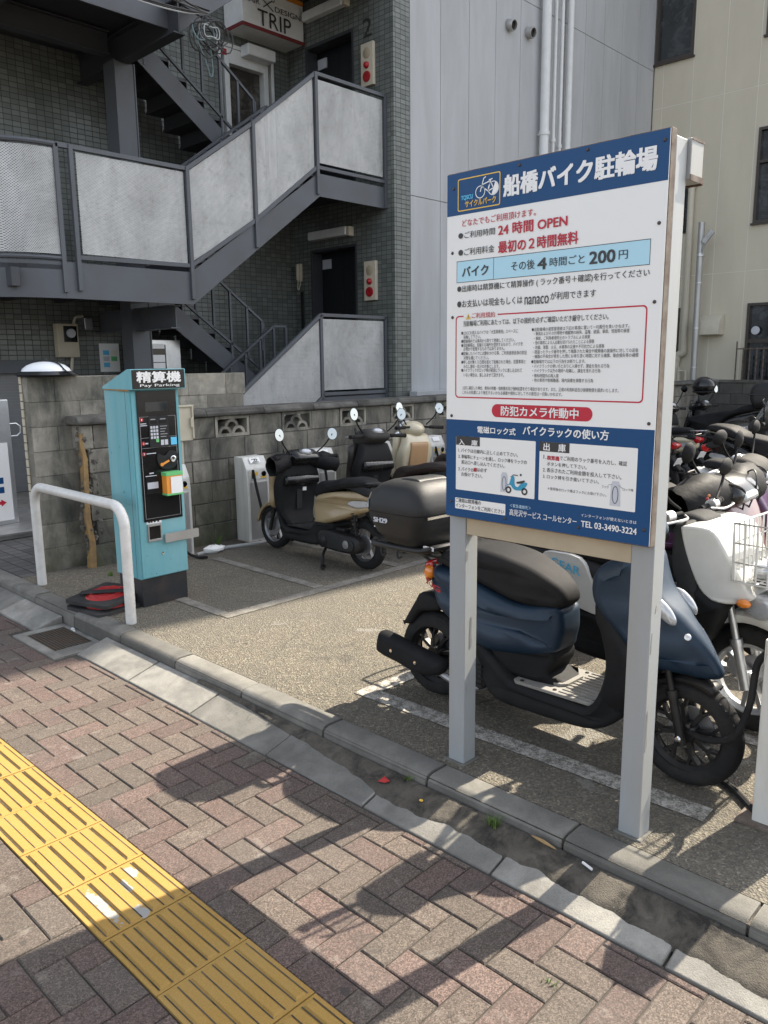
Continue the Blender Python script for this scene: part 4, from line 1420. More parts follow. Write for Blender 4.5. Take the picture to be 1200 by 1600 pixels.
# ================================================================ TILED BUILDING
tb = thing('tiled_building', 'grey green mosaic tiled stair hall with two lift landings', 'building', (-10.5, 6.0, LOT))
SXW, EY, CX = -10.15, 8.50, -7.95
F1, F2, TOP = 1.22, 4.10, 13.0
mb = MB()
# long wall facing the stairs with the salon door opening and the shutter opening
dy0, dy1, dz1 = 7.22, 8.22, 6.16
sy0, sy1, sz1 = 1.9, 4.24, 1.72
for q in ((1.2, sy0, LOT, TOP), (sy0, sy1, sz1, TOP), (sy1, dy0, LOT, TOP), (dy0, dy1, LOT, F2), (dy0, dy1, dz1, TOP), (dy1, 8.75, LOT, TOP)):
    mb.box(SXW - .25, SXW, *q)
mb.build('wall', 'tile', tb, 0)
ex0, ex1 = -9.72, -8.70
mb = MB()
for q in ((SXW - .25, ex0, LOT, TOP), (ex1, CX, LOT, TOP), (ex0, ex1, LOT, F1), (ex0, ex1, 3.375, F2), (ex0, ex1, 6.25, TOP)):
    mb.box(q[0], q[1], EY, EY + .2501, q[2], q[3])
mb.build('wall', 'tile', tb, 0)
MB().box(CX - .3, CX + .012, EY - .002, EY + .32, LOT, TOP).build('corner_pier', 'tile', tb, 0)
for fl, zt in ((F1, 3.375), (F2, 6.25)):
    d_ = MB().box(ex0, (ex0 + ex1) / 2 - .003, EY + .21, EY + .235, fl, zt).box((ex0 + ex1) / 2 + .003, ex1, EY + .21, EY + .235, fl, zt).build('lift_door', 'doordark', tb, 0)
    mb = MB()
    e = .035
    for q in ((ex0 - .004, ex0 + e, fl, zt), (ex1 - e, ex1 + .004, fl, zt), (ex0 + e, ex1 - e, zt - e, zt + .004)):
        mb.box(q[0], q[1], EY - .012, EY + .20, q[2], q[3])
    mb.build('frame', 'steel_dark', d_, 0, .003)
    MB().box(ex0 + .05, ex0 + .24, EY + .19, EY + .208, zt - .27, zt - .13).build('notice', 'ink_lightgrey', d_, 0)
text_mesh([('2', -8.51, -8.335, 6.07, 6.31, 1)], lambda x, z: (x, EY - .006, z)).build('floor_number', 'ink_k', tb, 0)
MB().box(ex0 - .26, ex0 - .19, EY - .012, EY - .001, 2.20, 2.78).build('call_panel', 'black_gloss', tb, 0, .003)
sd = MB().box(SXW - .12, SXW - .10, dy0, dy1, F2, dz1).build('salon_door', 'glass_door', tb, 0)
mb = MB()
for q in ((dy0, dy0 + .05, F2, dz1), (dy1 - .05, dy1, F2, dz1), (dy0 + .05, dy1 - .05, dz1 - .05, dz1), (dy0 + .11, dy0 + .19, F2, dz1 - .06), (dy1 - .19, dy1 - .11, F2, dz1 - .06), (dy0 + .19, dy1 - .19, dz1 - .26, dz1 - .06)):
    mb.box(SXW - .13, SXW + .015, *q)
mb.build('frame', 'lightcover', sd, 0, .003)
MB().box(SXW + .0155, SXW + .0185, dy0 + .06, dy0 + .15, dz1 - .17, dz1 - .09).build('red_sticker', 'alarm_red', sd, 0)
sh = MB()
k = 0
z = LOT
while z < sz1 - .12:
    sh.box(SXW - .10, SXW - .09 + (.006 if k % 2 else 0), sy0, sy1, z, z + .036)
    z += .037
    k += 1
sh = sh.build('roller_shutter', 'shutter', tb, 0)
MB().box(SXW - .11, SXW + .03, sy0, sy1 + .06, sz1 - .14, sz1 + .02).box(SXW - .11, SXW + .025, sy1 - .02, sy1 + .05, LOT, sz1 - .14).build('shutter_casing', 'steel', sh, 0, .003)
MB().box(-16, -10.4, 1.2, 8.75, LOT, TOP).build('core', 'greywall', tb, 0)
MB().box(SXW - .001, CX - .31, 2.4, EY - .001, LOT - .09, LOT + .004).build('yard_floor', 'gutter', tb, 0)

# salon sign: lit box sign, hair design
ss = thing('salon_sign', 'white boxed hair salon sign with dark red base over the upstairs door', 'sign', (-9.9, 8.0, 6.2))
y0, y1, x1 = 7.36, 8.47, -9.72
MB().box(SXW + .002, x1, y0, y1, 6.285, 7.25).build('sign_box', 'lightcover', ss, 0, .01)
MB().box(x1 + .0002, x1 + .006, y0 - .006, y1 + .006, 6.275, 6.325).box(SXW + .003, x1 - .0002, y0 - .006, y0 - .0003, 6.275, 6.325).build('base_trim', 'maroon_trim', ss, 0)
MB().box(x1, x1 + .010, y0 + .02, y1 - .01, 6.80, 7.25).build('orange_panel', 'orange_panel', ss, 0)
MB().box(x1 + .0102, x1 + .013, y0 + .01, y1 - .34, 6.70, 7.1).build('white_panel', 'lightcover', ss, 0)
fs_ = lambda y, z: (x1 + .0145, y, z)
text_mesh([('TRIP', 7.62, 8.22, 6.345, 6.55, 0), ('HAIR', 7.40, 7.66, 6.60, 6.675, 0), ('DESIGN', 7.93, 8.40, 6.585, 6.655, 0)], fs_).build('lettering', 'ink_k', ss, 0)
mb = MB()
for a, b_ in (((7.70, 6.70), (7.90, 6.58)), ((7.72, 6.59), (7.88, 6.71))):
    stroke(mb, a, b_, .014, fs_)
for cy, cz_ in ((7.69, 6.715), (7.90, 6.725)):
    ring2(mb, circ(cy, cz_, .03, 14), circ(cy, cz_, .017, 14), fs_)
mb.build('scissors_emblem', 'ink_k', ss, 0)
MB().box(SXW + .002, SXW + .20, 7.62, 8.12, 6.02, 6.18).build('door_lamp', 'lightcover', tb, 0, .02)

for z, lab in ((3.10, 'cream fire alarm box with red lamp beside the lower lift door'), (5.98, 'cream fire alarm box with red lamp under the figure 2 upstairs')):
    t = thing('fire_alarm', lab, 'fire alarm', (-8.39, EY, z - .55), 'fire alarm boxes on the landings')
    MB().box(-8.515, -8.275, EY - .05, EY - .001, z - .55, z).build('box', 'alarm', t, 0, .008)
    MB().lathe([(.0, .003), (.068, .003), (.072, 0)], (-8.395, EY - .051, z - .13), (0, -1, 0), 24).build('speaker', 'tanboard', t, 40)
    MB().lathe([(0, .05), (.025, .045), (.04, .025), (.046, 0)], (-8.395, EY - .05, z - .285), (0, -1, 0), 18).build('lamp', 'alarm_red', t, 60)
    MB().lathe([(0, .012), (.03, .012), (.033, .022), (.068, .018), (.07, 0)], (-8.395, EY - .05, z - .43), (0, -1, 0), 24).build('button', 'alarm_red', t, 40)
for z, lab in ((3.50, 'white strip lamp on the wall above the lower lift door'), (6.56, 'white strip lamp on the wall above the upstairs lift door')):
    t = thing('wall_lamp', lab, 'lamp', (-9.2, EY, z), 'strip lamps over the lift doors')
    MB().box(-9.66, -8.82, EY - .12, EY - .001, z, z + .13).build('cover', 'lightcover', t, 0, .02)
    MB().box(-8.82, -8.76, EY - .10, EY - .001, z - .01, z + .12).build('end_cap', 'alarm', t, 0, .005)
t = thing('wall_telephone', 'cream intercom handset hanging on the tiled wall by the lower lift', 'telephone', (-9.98, EY, 2.95))
MB().box(-10.02, -9.93, EY - .05, EY - .001, 2.93, 3.20).build('cradle', 'cream_box', t, 0, .01)
MB().box(-10.0, -9.955, EY - .085, EY - .052, 2.95, 3.19).build('handset', 'alarm', t, 0, .012)
MB().tube(smooth_open([(-9.97, EY - .06, 2.95), (-9.99, EY - .06, 2.85), (-9.97, EY - .06, 2.80), (-9.95, EY - .05, 2.86), (-9.95, EY - .03, 2.93)]), .008, 8).build('cord', 'cream_box', t)
t = thing('electricity_meter', 'cream electricity meter box on the tiled wall under the stair landing', 'meter', (SXW, 4.67, 1.78))
MB().box(SXW + .001, SXW + .12, 4.52, 4.80, 1.77, 2.19).build('box', 'cream_box', t, 0, .012)
MB().box(SXW + .121, SXW + .128, 4.60, 4.775, 1.96, 2.16).build('window', 'black_gloss', t, 0, .005)
MB().lathe([(.055, 0), (.055, .03), (0, .032)], (SXW + .128, 4.69, 2.07), (1, 0, 0), 20).build('dial', 'ink_lightgrey', t)
MB().tube([(SXW + .06, 4.72, 1.77), (SXW + .05, 4.70, 1.60), (SXW + .03, 4.70, 1.2)], .02, 10).tube(smooth_open([(SXW + .06, 4.77, 2.19), (SXW + .07, 4.80, 2.27), (SXW + .06, 4.90, 2.29)]), .018, 10).build('conduit', 'beigepipe', t)
t = thing('cable_gland_box', 'small grey junction box beside the electricity meter', 'junction box', (SXW, 4.97, 2.2))
MB().box(SXW + .001, SXW + .08, 4.91, 5.02, 2.12, 2.27).build('box', 'alu', t, 0, .008)
pos = MB().box(SXW + .001, SXW + .004, 5.12, 5.40, 1.58, 1.95).build('poster', 'ink_w', None, 0)
tag(pos, 'white poster with coloured squares on the dark tiled wall', 'poster')
for (yy, zz_, ink) in ((5.17, 1.80, 'c'), (5.28, 1.80, 'skin'), (5.17, 1.72, 'lightgrey'), (5.28, 1.72, 'green'), (5.17, 1.64, 'c')):
    MB().box(SXW + .0041, SXW + .006, yy, yy + .085, zz_, zz_ + .06).build('coloured_square', 'ink_' + ink, pos, 0, world=False)
t = thing('delivery_locker', 'grey metal mailbox cabinet with paper notices under the stairs', 'mailbox', (-9.5, 5.6, LOT))
MB().box(-9.75, -9.35, 5.38, 5.85, LOT, 1.98).build('cabinet', 'alu', t, 0, .006)
MB().box(-9.3495, -9.345, 5.40, 5.63, 1.45, 1.92).build('dark_panel', 'black_gloss', t, 0)
mb = MB()
for z0, z1 in ((1.87, 1.93), (1.70, 1.79), (1.62, 1.69)):
    mb.box(-9.3445, -9.342, 5.43, 5.61, z0, z1)
mb.build('notice', 'ink_w', t, 0)
MB().tube([(SXW + .02, 3.72, 1.73), (SXW + .02, 3.72, 2.5)], .018, 10)
t = tag(MB().tube([(SXW + .03, 3.80, 1.74), (SXW + .03, 3.80, 2.42)], .016, 10).build('conduit_pipe', 'whitepipe', None), 'thin white conduit running up the tiled wall above the shutter', 'pipe')

# ================================================================ STEEL STAIRCASE
st = thing('steel_staircase', 'blue grey steel staircase with perforated aluminium panels in front of the tiled wall', 'staircase', (-9.1, 5.5, LOT))
PX = -8.10


def P3(y, z, x=PX):
    return Vector((x, y, z))


def panel(quad, x=PX, nm='perforated_panel'):
    """quad: bottom-left, bottom-right, top-right, top-left as (y, z)"""
    mb = MB().add([P3(*q, x) for q in quad], [(0, 1, 2, 3)])
    mb.build(nm, 'perf', st, 0)


def bars(pairs, name='railing', wd=.045, mat='steel', parent=None):
    mb = MB()
    for a, b_ in pairs:
        mb.bar(a, b_, wd, wd)
    return mb.build(name, mat, parent or st, 0, .004)


PO = [2.95, 3.88, 5.27, 6.21, 7.22, 8.47]
# half landing panel, two flight panels, upper landing panel
quads = [[(3.99, 2.79), (5.23, 2.79), (5.23, 3.77), (3.99, 3.77)],
         [(5.31, 2.83), (6.18, 3.35), (6.18, 4.40), (5.31, 3.80)],
         [(6.25, 3.43), (7.18, 4.10), (7.18, 5.17), (6.25, 4.46)],
         [(7.26, 4.19), (8.44, 4.19), (8.44, 5.18), (7.26, 5.18)]]
for q in quads:
    panel(q)
pr = []
tops = [P3(3.93, 3.81), P3(5.27, 3.81), P3(6.21, 4.46), P3(7.22, 5.24), P3(8.48, 5.24)]
bots = [P3(3.93, 2.75), P3(5.27, 2.77), P3(6.21, 3.37), P3(7.22, 4.13), P3(8.48, 4.13)]
for L_ in (tops, bots):
    for a, b_ in zip(L_, L_[1:]):
        pr.append((a, b_))
for a, z0 in ((3.93, 2.42), (5.27, 2.40), (6.21, 3.05), (7.22, 3.80), (8.48, 3.78)):
    zt = {3.93: 3.83, 5.27: 3.83, 6.21: 4.47, 7.22: 5.25, 8.48: 5.25}[a]
    pr.append((P3(a, z0, PX + .012), P3(a, zt, PX + .012)))
bars(pr)
# curved end of the half landing
cxs, cys, ra, rb = -9.15, 3.78, 1.05, 1.0
arc = [(cxs + ra * math.cos(R(a)), cys - rb * math.sin(R(a))) for a in range(0, 181, 10)]
mb = MB()
mb.tube([(x, y, 3.81) for x, y in arc], .026, 8)
mb.tube([(x, y, 2.73) for x, y in arc], .022, 8)
for i in (0, 7, 14, 18):
    mb.bar((arc[i][0], arc[i][1], 2.40), (arc[i][0], arc[i][1], 3.82), .045, .045)
mb.bar((PX, 3.78, 3.81), (PX, 3.93, 3.81), .045, .045)
mb.build('curved_railing', 'steel', st, 40)
for i0, i1 in ((0, 7), (7, 14)):
    vs = []
    for x, y in arc[i0:i1 + 1]:
        vs += [(x, y, 2.77), (x, y, 3.77)]
    n = i1 - i0
    MB().add(vs, [(2 * i, 2 * i + 2, 2 * i + 3, 2 * i + 1) for i in range(n)]).build('curved_panel', 'perf', st, 60)
# fascias, stringers and decks
mb = MB()
vs = []
for x, y in arc:
    vs += [(x, y, 2.34), (x, y, 2.70)]
mb.add(vs, [(2 * i, 2 * i + 2, 2 * i + 3, 2 * i + 1) for i in range(len(arc) - 1)])
vs = [(x - (x - cxs) * .02, y + (cys - y) * .02, z) for x, y, z in vs]
mb.add(vs, [(2 * i, 2 * i + 1, 2 * i + 3, 2 * i + 2) for i in range(len(arc) - 1)])
mb.build('curved_fascia', 'steel', st, 60)


def plate_x(poly, x0, x1, name, mat='steel'):
    return MB().prism(poly, lambda y, z: (x0, y, z), lambda y, z: (x1, y, z)).build(name, mat, st, 0, .003)


plate_x([(3.78, 2.34), (5.28, 2.34), (7.26, 3.78), (8.49, 3.78), (8.49, 4.06), (7.24, 4.06), (5.27, 2.70), (3.78, 2.70)], PX - .02, PX, 'stringer')
plate_x([(5.28, 2.36), (7.26, 3.80), (7.26, 4.05), (5.28, 2.68)], -9.14, -9.12, 'stringer')
deck = [(x, y) for x, y in arc] + [(-10.14, 5.28), (PX - .02, 5.28)]
MB().prism(deck, lambda x, y: (x, y, 2.62), lambda x, y: (x, y, 2.665)).build('half_landing', 'steel_dark', st, 0)
for yy in (3.3, 3.95, 4.6, 5.2):
    MB().box(-10.13, PX - .03, yy - .04, yy + .04, 2.44, 2.618).build('deck_beam', 'steel_dark', st, 0)
MB().box(-10.14, PX - .022, 7.24, 8.49, 4.0, 4.058).build('upper_landing', 'steel_dark', st, 0)
MB().box(-10.14, PX - .022, 7.24, 8.49, 1.12, 1.19).build('lower_landing', 'steel_dark', st, 0)


def flight(x0, x1, ya, za, yb, zb, n, nm='tread'):
    mb = MB()
    for k in range(n):
        y = ya + (yb - ya) * (k + .5) / n
        z = za + (zb - za) * (k + 1) / n
        dy = abs(yb - ya) / n / 2 + .01
        mb.box(x0, x1, y - dy, y + dy, z - .035, z)
        s_ = -1 if yb > ya else 1
        yy = y + s_ * dy
        mb.box(x0, x1, yy - .006, yy + .006, z - (zb - za) / n - .0, z - .036)
    return mb.build(nm, 'steel_dark', st, 0)


flight(-9.115, PX - .022, 5.28, 2.68, 7.24, 4.05, 8)
flight(-10.12, -9.16, 7.24, 1.20, 5.30, 2.64, 8)
flight(-10.12, -9.16, 7.24, 4.08, 5.30, 5.50, 8)
flight(-9.115, PX - .022, 5.42, LOT, 7.24, 1.18, 6)
for dz in (0, 2.86):
    plate_x([(7.30, .93 + dz), (7.30, 1.22 + dz), (5.27, 2.72 + dz), (5.27, 2.40 + dz)], -9.16, -9.14, 'stringer')
plate_x([(5.36, LOT), (5.62, LOT), (7.26, .95), (8.49, .95), (8.49, 1.21), (7.24, 1.21)], PX - .02, PX, 'stringer')
# inner handrails of the switchback flights
for dz in (0, 2.87):
    pr = []
    A, B2 = Vector((-9.15, 5.20, 3.62 + dz)), Vector((-9.15, 7.05, 2.25 + dz))
    pr.append((A, B2))
    pr.append((B2, Vector((-9.15, 7.05, 1.85 + dz))))
    C1, D1 = Vector((-9.15, 5.20, 2.90 + dz)), Vector((-9.15, 7.2, 1.45 + dz))
    pr.append((C1, D1))
    for k in range(7):
        y = 5.45 + k * .27
        zt, zb = A.z + (B2.z - A.z) * (y - 5.2) / 1.85, C1.z + (D1.z - C1.z) * (y - 5.2) / 2.0
        pr.append((Vector((-9.15, y, zb - (.42 if k in (0, 4) else 0))), Vector((-9.15, y, zt))))
    bars(pr, 'inner_railing', .034)
    pr = []
    A, B2 = Vector((-9.08, 5.75, 1.02 + dz * .9965 + (.02 if dz else 0))), Vector((-9.08, 7.20, 2.18 + dz))
    A.z = 1.15 + dz
    E_ = Vector((-9.08, 7.42, 2.18 + dz))
    pr += [(A, B2), (B2, E_)]
    for k in range(6):
        y = 5.95 + k * .25
        zt = A.z + (B2.z - A.z) * (y - 5.75) / 1.45
        pr.append((Vector((-9.08, y, zt - .85)), Vector((-9.08, y, min(zt, 2.18 + dz)))))
    pr.append((Vector((-9.08, 7.42, 1.2 + dz)), E_))
    bars(pr, 'inner_railing', .034)
# lower landing and lower flight panels
panel([(7.26, 1.30), (8.42, 1.30), (8.42, 2.24), (7.26, 2.24)])
MB().add([P3(5.55, .15), P3(7.19, 1.22), P3(7.19, 2.22), P3(5.55, 1.02)], [(0, 1, 2, 3)]).build('perforated_panel', 'perf', st, 0)
bars([(P3(7.22, 2.29), P3(8.46, 2.29)), (P3(7.22, 1.25), P3(8.46, 1.25)), (P3(8.46, 1.0), P3(8.46, 2.31)), (P3(7.22, 1.0), P3(7.22, 2.30)), (P3(7.22, 2.29), P3(5.5, 1.03)), (P3(7.22, 1.2), P3(5.5, .12)), (P3(5.5, .1), P3(5.5, 1.05))])
# columns and the deck above
for yy in (5.15,):
    mb = MB()
    mb.box(-9.33, -9.07, yy - .13, yy - .115, LOT, 5.12).box(-9.33, -9.07, yy + .115, yy + .13, LOT, 5.12).box(-9.21, -9.19, yy - .115, yy + .115, LOT, 5.12)
    mb.box(-9.20, -9.08, yy - .113, yy + .113, LOT, 5.11)
    mb.build('column', 'steel', st, 0)


def ibeam(mb, a, b_, h=.26, wd=.14, t_=.014):
    a, b_ = Vector(a), Vector(b_)
    mb.bar(a + Vector((0, 0, h / 2)), b_ + Vector((0, 0, h / 2)), wd, t_)
    mb.bar(a - Vector((0, 0, h / 2)), b_ - Vector((0, 0, h / 2)), wd, t_)
    mb.bar(a, b_, t_, h - t_)


for q in (((-10.13, 5.15, 2.21), (-8.28, 5.15, 2.21), .25), ((-10.13, 5.15, 5.26), (-7.9, 5.15, 5.26), .30), ((-9.2, 5.02, 5.30), (-9.2, 2.9, 5.30), .24), ((-10.1, 3.6, 5.32), (-8.1, 3.6, 5.32), .2)):
    mb = MB()
    ibeam(mb, *q)
    mb.build('beam', 'steel' if q[2] == .25 else 'steel_dark', st, 0)  # upper beams get the darker steel: their shade is put into the colour
deck2 = [(x, y) for x, y in arc] + [(-10.14, 5.30), (PX - .02, 5.30)]
MB().prism(deck2, lambda x, y: (x, y, 5.45), lambda x, y: (x, y, 5.50)).build('half_landing', 'steel_dark', st, 0)
mb = MB()
vs = []
for x, y in arc:
    vs += [(x, y, 5.20), (x, y, 5.56)]
mb.add(vs, [(2 * i, 2 * i + 2, 2 * i + 3, 2 * i + 1) for i in range(len(arc) - 1)])
vs = [(x - (x - cxs) * .02, y + (cys - y) * .02, z) for x, y, z in vs]
mb.add(vs, [(2 * i, 2 * i + 1, 2 * i + 3, 2 * i + 2) for i in range(len(arc) - 1)])
mb.build('curved_fascia', 'steel', st, 60)
plate_x([(3.78, 5.20), (5.28, 5.20), (7.26, 6.64), (8.49, 6.64), (8.49, 6.92), (7.24, 6.92), (5.27, 5.56), (3.78, 5.56)], PX - .02, PX, 'stringer')
flight(-9.115, PX - .022, 5.28, 5.54, 7.24, 6.91, 8)
MB().box(-10.14, PX - .022, 7.24, 8.49, 6.86, 6.918).build('upper_landing', 'steel_dark', st, 0)

# loose cables draped from the landing above
cbn = thing('cable_bundle', 'tangled loop of black and pale cables hanging at the upper landing', 'cables', (-8.0, 5.2, 5.2))
rr = random.Random(3)
MBk, MBg, MBb = MB(), MB(), MB()
for mb, sags in ((MBk, ((-.05, 5.62), (-.16, 5.50), (-.10, 5.72), (-.02, 5.80), (-.20, 5.66), (-.12, 5.44))), (MBg, ((-.22, 5.60),))):
    for sag, zs in sags:
        pts = [(-7.75 + .02 * rr.random(), 3.35 + 2.05 * q, zs + (5.32 - zs) * q + sag * 4 * q * (1 - q)) for q in [i / 9 for i in range(10)]]
        mb.tube(smooth_open(pts, 3), .008, 8)
for mb, n, rad in ((MBk, 7, .17), (MBg, 2, .13), (MBb, 1, .13)):
    for k in range(n):
        c = Vector((-7.78 + rr.uniform(-.05, .05), 5.42 + rr.uniform(-.06, .1), 5.14 + rr.uniform(-.05, .06)))
        r_ = rad * rr.uniform(.75, 1.2)
        tl = rr.uniform(-.3, .3)
        mb.tube([(c.x + math.sin(R(a)) * r_ * tl, c.y + math.cos(R(a)) * r_, c.z + math.sin(R(a)) * r_ * (.8 + .25 * math.sin(R(a * 2 + 70 * k))) + .01 * math.sin(R(a * 3 + k * 40))) for a in range(0, 360, 15)], .007, 7, closed=True)
MBb.tube(smooth_open([(-7.78, 5.35, 5.20), (-7.76, 5.28, 5.05), (-7.77, 5.38, 4.85), (-7.78, 5.44, 4.72), (-7.78, 5.47, 4.80), (-7.78, 5.45, 5.02)]), .006, 7)
MBk.build('black_cable', 'wire', cbn)
MBg.build('grey_cable', 'wire_grey', cbn)
MBb.build('pale_cable', 'wire_blue', cbn)
t = thing('cable_bracket', 'small steel bracket holding the cable bundle on the landing edge', 'bracket', (-7.9, 5.35, 5.5))
MB().box(-7.93, -7.89, 5.17, 5.55, 5.43, 5.75).bar((-7.9, 5.2, 5.41), (-7.8, 5.5, 5.28), .04, .04).build('plate', 'steel', t, 0, .004)

# ================================================================ GREY BUILDING
gb = thing('grey_building', 'pale grey metal sided building wall with white downpipes', 'building', (-9, 12.4, 0))
GX = -7.93
mb, sl_ = MB(), MB()
MB().box(-14, GX - .03, EY + .33, 16.3, 0, 15).build('core', 'seal_grey', gb, 0)
zj = [.0, .72, 3.98, 7.25, 10.5, 15]
y = EY + .325
while y < 16.0:
    yb = min(y + .655, 16.049)
    for z0, z1 in zip(zj, zj[1:]):
        mb.box(GX - .029, GX, y + .004, yb - .004, z0 + .004, z1 - .004)
    y = yb
mb.build('siding', 'greywall', gb, 0, .004)
for k, (yy, zz_) in enumerate(((11.11, 6.78), (11.64, 6.81))):
    t = thing('wall_vent', ('left' if k == 0 else 'right') + ' one of two round steel vent hoods on the grey wall', 'vent', (GX, yy, zz_), 'vent hoods on the grey wall')
    MB().lathe([(.085, 0), (.085, .10), (.075, .115), (.068, .115), (.066, .02), (0, .02)], (GX + .001, yy, zz_), (1, 0, -.25), 22).build('hood', 'stainless', t, 40)
    MB().lathe([(0, .085), (.064, .08)], (GX + .001, yy, zz_), (1, 0, -.25), 18).build('opening', 'black_gloss', t, 0)
for k, (yy, rad) in enumerate(((12.0, .075), (12.27, .03), (12.47, .03), (12.72, .055))):
    lab = ('thickest white downpipe on the grey wall', 'thin white conduit next to the thick downpipe', 'thin white conduit between the two thicker ones on the right', 'rightmost white downpipe of the four on the grey wall')[k]
    t = thing('downpipe', lab, 'pipe', (GX + .12, yy, 1.2), 'white pipes on the grey wall')
    MB().tube([(GX + .12, yy, 0.7), (GX + .12, yy, 13.5)], rad, 16).build('pipe', 'whitepipe', t)
    mb = MB()
    for zc in (2.4, 5.35, 8.4):
        mb.lathe([(rad + .002, -.03), (rad + .014, -.028), (rad + .014, .028), (rad + .002, .03)], (GX + .12, yy, zc - .06 * k), (0, 0, 1), 16)
        mb.box(GX + .001, GX + .12 - rad, yy - .012, yy + .012, zc - .06 * k - .015, zc - .06 * k + .015)
    mb.build('clip', 'whitepipe', t, 40)
t = thing('unit_ledge', 'low pale grey ledge box at the foot of the grey wall behind the block wall', 'ledge', (-7.8, 9.3, 0))
MB().box(GX + .03, GX + .18, 8.75, 9.75, LOT, 1.24).build('box', 'greywall', t, 0, .006)
MB().box(GX + .18, GX + .20, 9.55, 9.62, 1.02, 1.24).build('rib', 'alu', t, 0, .003)

# ================================================================ BEIGE BUILDING
bb = thing('beige_building', 'beige panelled building with bronze framed windows facing the lot', 'building', (-4.8, 18, 0))
BY, BX1, BT = 16.05, -1.75, 17.5
MB().box(GX - .029, BX1, BY + .06, 26, 0, BT).build('core', 'beigewall', bb, 0)
xs_ = [GX + .005, -7.73, -7.13, -6.51, -5.90, -5.28, -4.67, -4.05, -3.44, -2.83, -2.22, BX1]
zs_ = [0, 3.29, 6.54, 9.8, 13.05, BT]
openings = [(-7.905, -7.145, 7.36, 9.5), (-5.82, -4.30, 4.14, 5.81), (-7.20, -7.06, 4.11, 5.30), (-5.80, -4.30, .3, 2.69), (-7.24, -7.12, .3, 2.67), (-5.82, -4.30, 7.36, 9.3), (-3.6, -2.4, 4.14, 5.81), (-3.6, -2.4, 7.36, 9.3)]
mb, jn = MB(), MB()
g_ = .006
xx = sorted(set(xs_ + [q for o_ in openings for q in o_[:2]]))
zz_ = sorted(set(zs_ + [q for o_ in openings for q in o_[2:]]))
for x0, x1 in zip(xs_, xs_[1:]):
    for z0, z1 in zip(zs_, zs_[1:]):
        cx_ = sorted({x0, x1} | {q for o_ in openings for q in o_[:2] if x0 < q < x1})
        cz_ = sorted({z0, z1} | {q for o_ in openings for q in o_[2:] if z0 < q < z1})
        for a, b_ in zip(cx_, cx_[1:]):
            for c_, d_ in zip(cz_, cz_[1:]):
                mx_, mz_ = (a + b_) / 2, (c_ + d_) / 2
                if any(o_[0] < mx_ < o_[1] and o_[2] < mz_ < o_[3] for o_ in openings):
                    continue
                mb.box(a + (g_ if a == x0 else 0), b_ - (g_ if b_ == x1 else 0), BY, BY + .055, c_ + (g_ if c_ == z0 else 0), d_ - (g_ if d_ == z1 else 0))
mb.build('siding', 'beigewall', bb, 0)
for x in xs_[1:-1]:
    jn.box(x - g_, x + g_, BY + .003, BY + .054, 0, BT)
for z in zs_[1:-1]:
    jn.box(GX + .02, BX1, BY + .0035, BY + .053, z - g_, z + g_)
jn2 = MB()
for x in xs_[1:-1]:
    segs = [(0, BT)]
    for o_ in openings:
        if o_[0] - .01 < x < o_[1] + .01:
            segs = [s2 for s_ in segs for s2 in ((s_[0], min(s_[1], o_[2])), (max(s_[0], o_[3]), s_[1])) if s2[1] - s2[0] > .01]
    for a, b_ in segs:
        jn2.box(x - g_, x + g_, BY + .003, BY + .054, a, b_)
for z in zs_[1:-1]:
    jn2.box(GX + .02, BX1, BY + .0035, BY + .053, z - g_, z + g_)
jn2.build('panel_joint', 'seal', bb, 0)
for k, (x0, x1, z0, z1) in enumerate(openings):
    d_ = k in (3, 4)
    w_ = MB().box(x0, x1, BY + .04, BY + .055, z0, z1).build('door' if d_ else 'window', 'glass', bb, 0)
    mb = MB()
    e = .05 if x1 - x0 > .4 else .02
    for q in ((x0, x0 + e, z0, z1), (x1 - e, x1, z0, z1), (x0 + e, x1 - e, z0, z0 + e), (x0 + e, x1 - e, z1 - e, z1)):
        mb.box(q[0], q[1], BY - .03, BY + .039, q[2], q[3])
    if k in (1, 5, 6, 7):
        zt = z1 - .62 if k == 1 else z1 - .7
        mb.box(x0 + e, x1 - e, BY - .028, BY + .038, zt, zt + .05)
        mb.box((x0 + x1) / 2 - .025, (x0 + x1) / 2 + .025, BY - .026, BY + .037, z0 + e, zt)
    if k == 3:
        mb.box(x0 + e, x1 - e, BY - .028, BY + .038, 1.95, 2.02)
        mb.box(-5.22, -5.15, BY - .026, BY + .037, z0 + e, 1.95)
    mb.build('frame', 'bronze', w_, 0)
    if not d_ and k != 2:
        MB().box(x0 - .03, x1 + .03, BY - .06, BY - .001, z0 - .035, z0 - .002).build('sill', 'bronze', w_, 0)
MB().box(GX + .02, BX1 + .1, BY - .1, 26.1, BT, BT + .15).build('parapet', 'roof', bb, 0)
MB().lathe([(0, .012), (.075, .01), (.08, 0)], (-5.62, BY - .031, 2.18), (0, -1, 0), 20).build('door_sticker', 'ink_lightgrey', bb, 40)

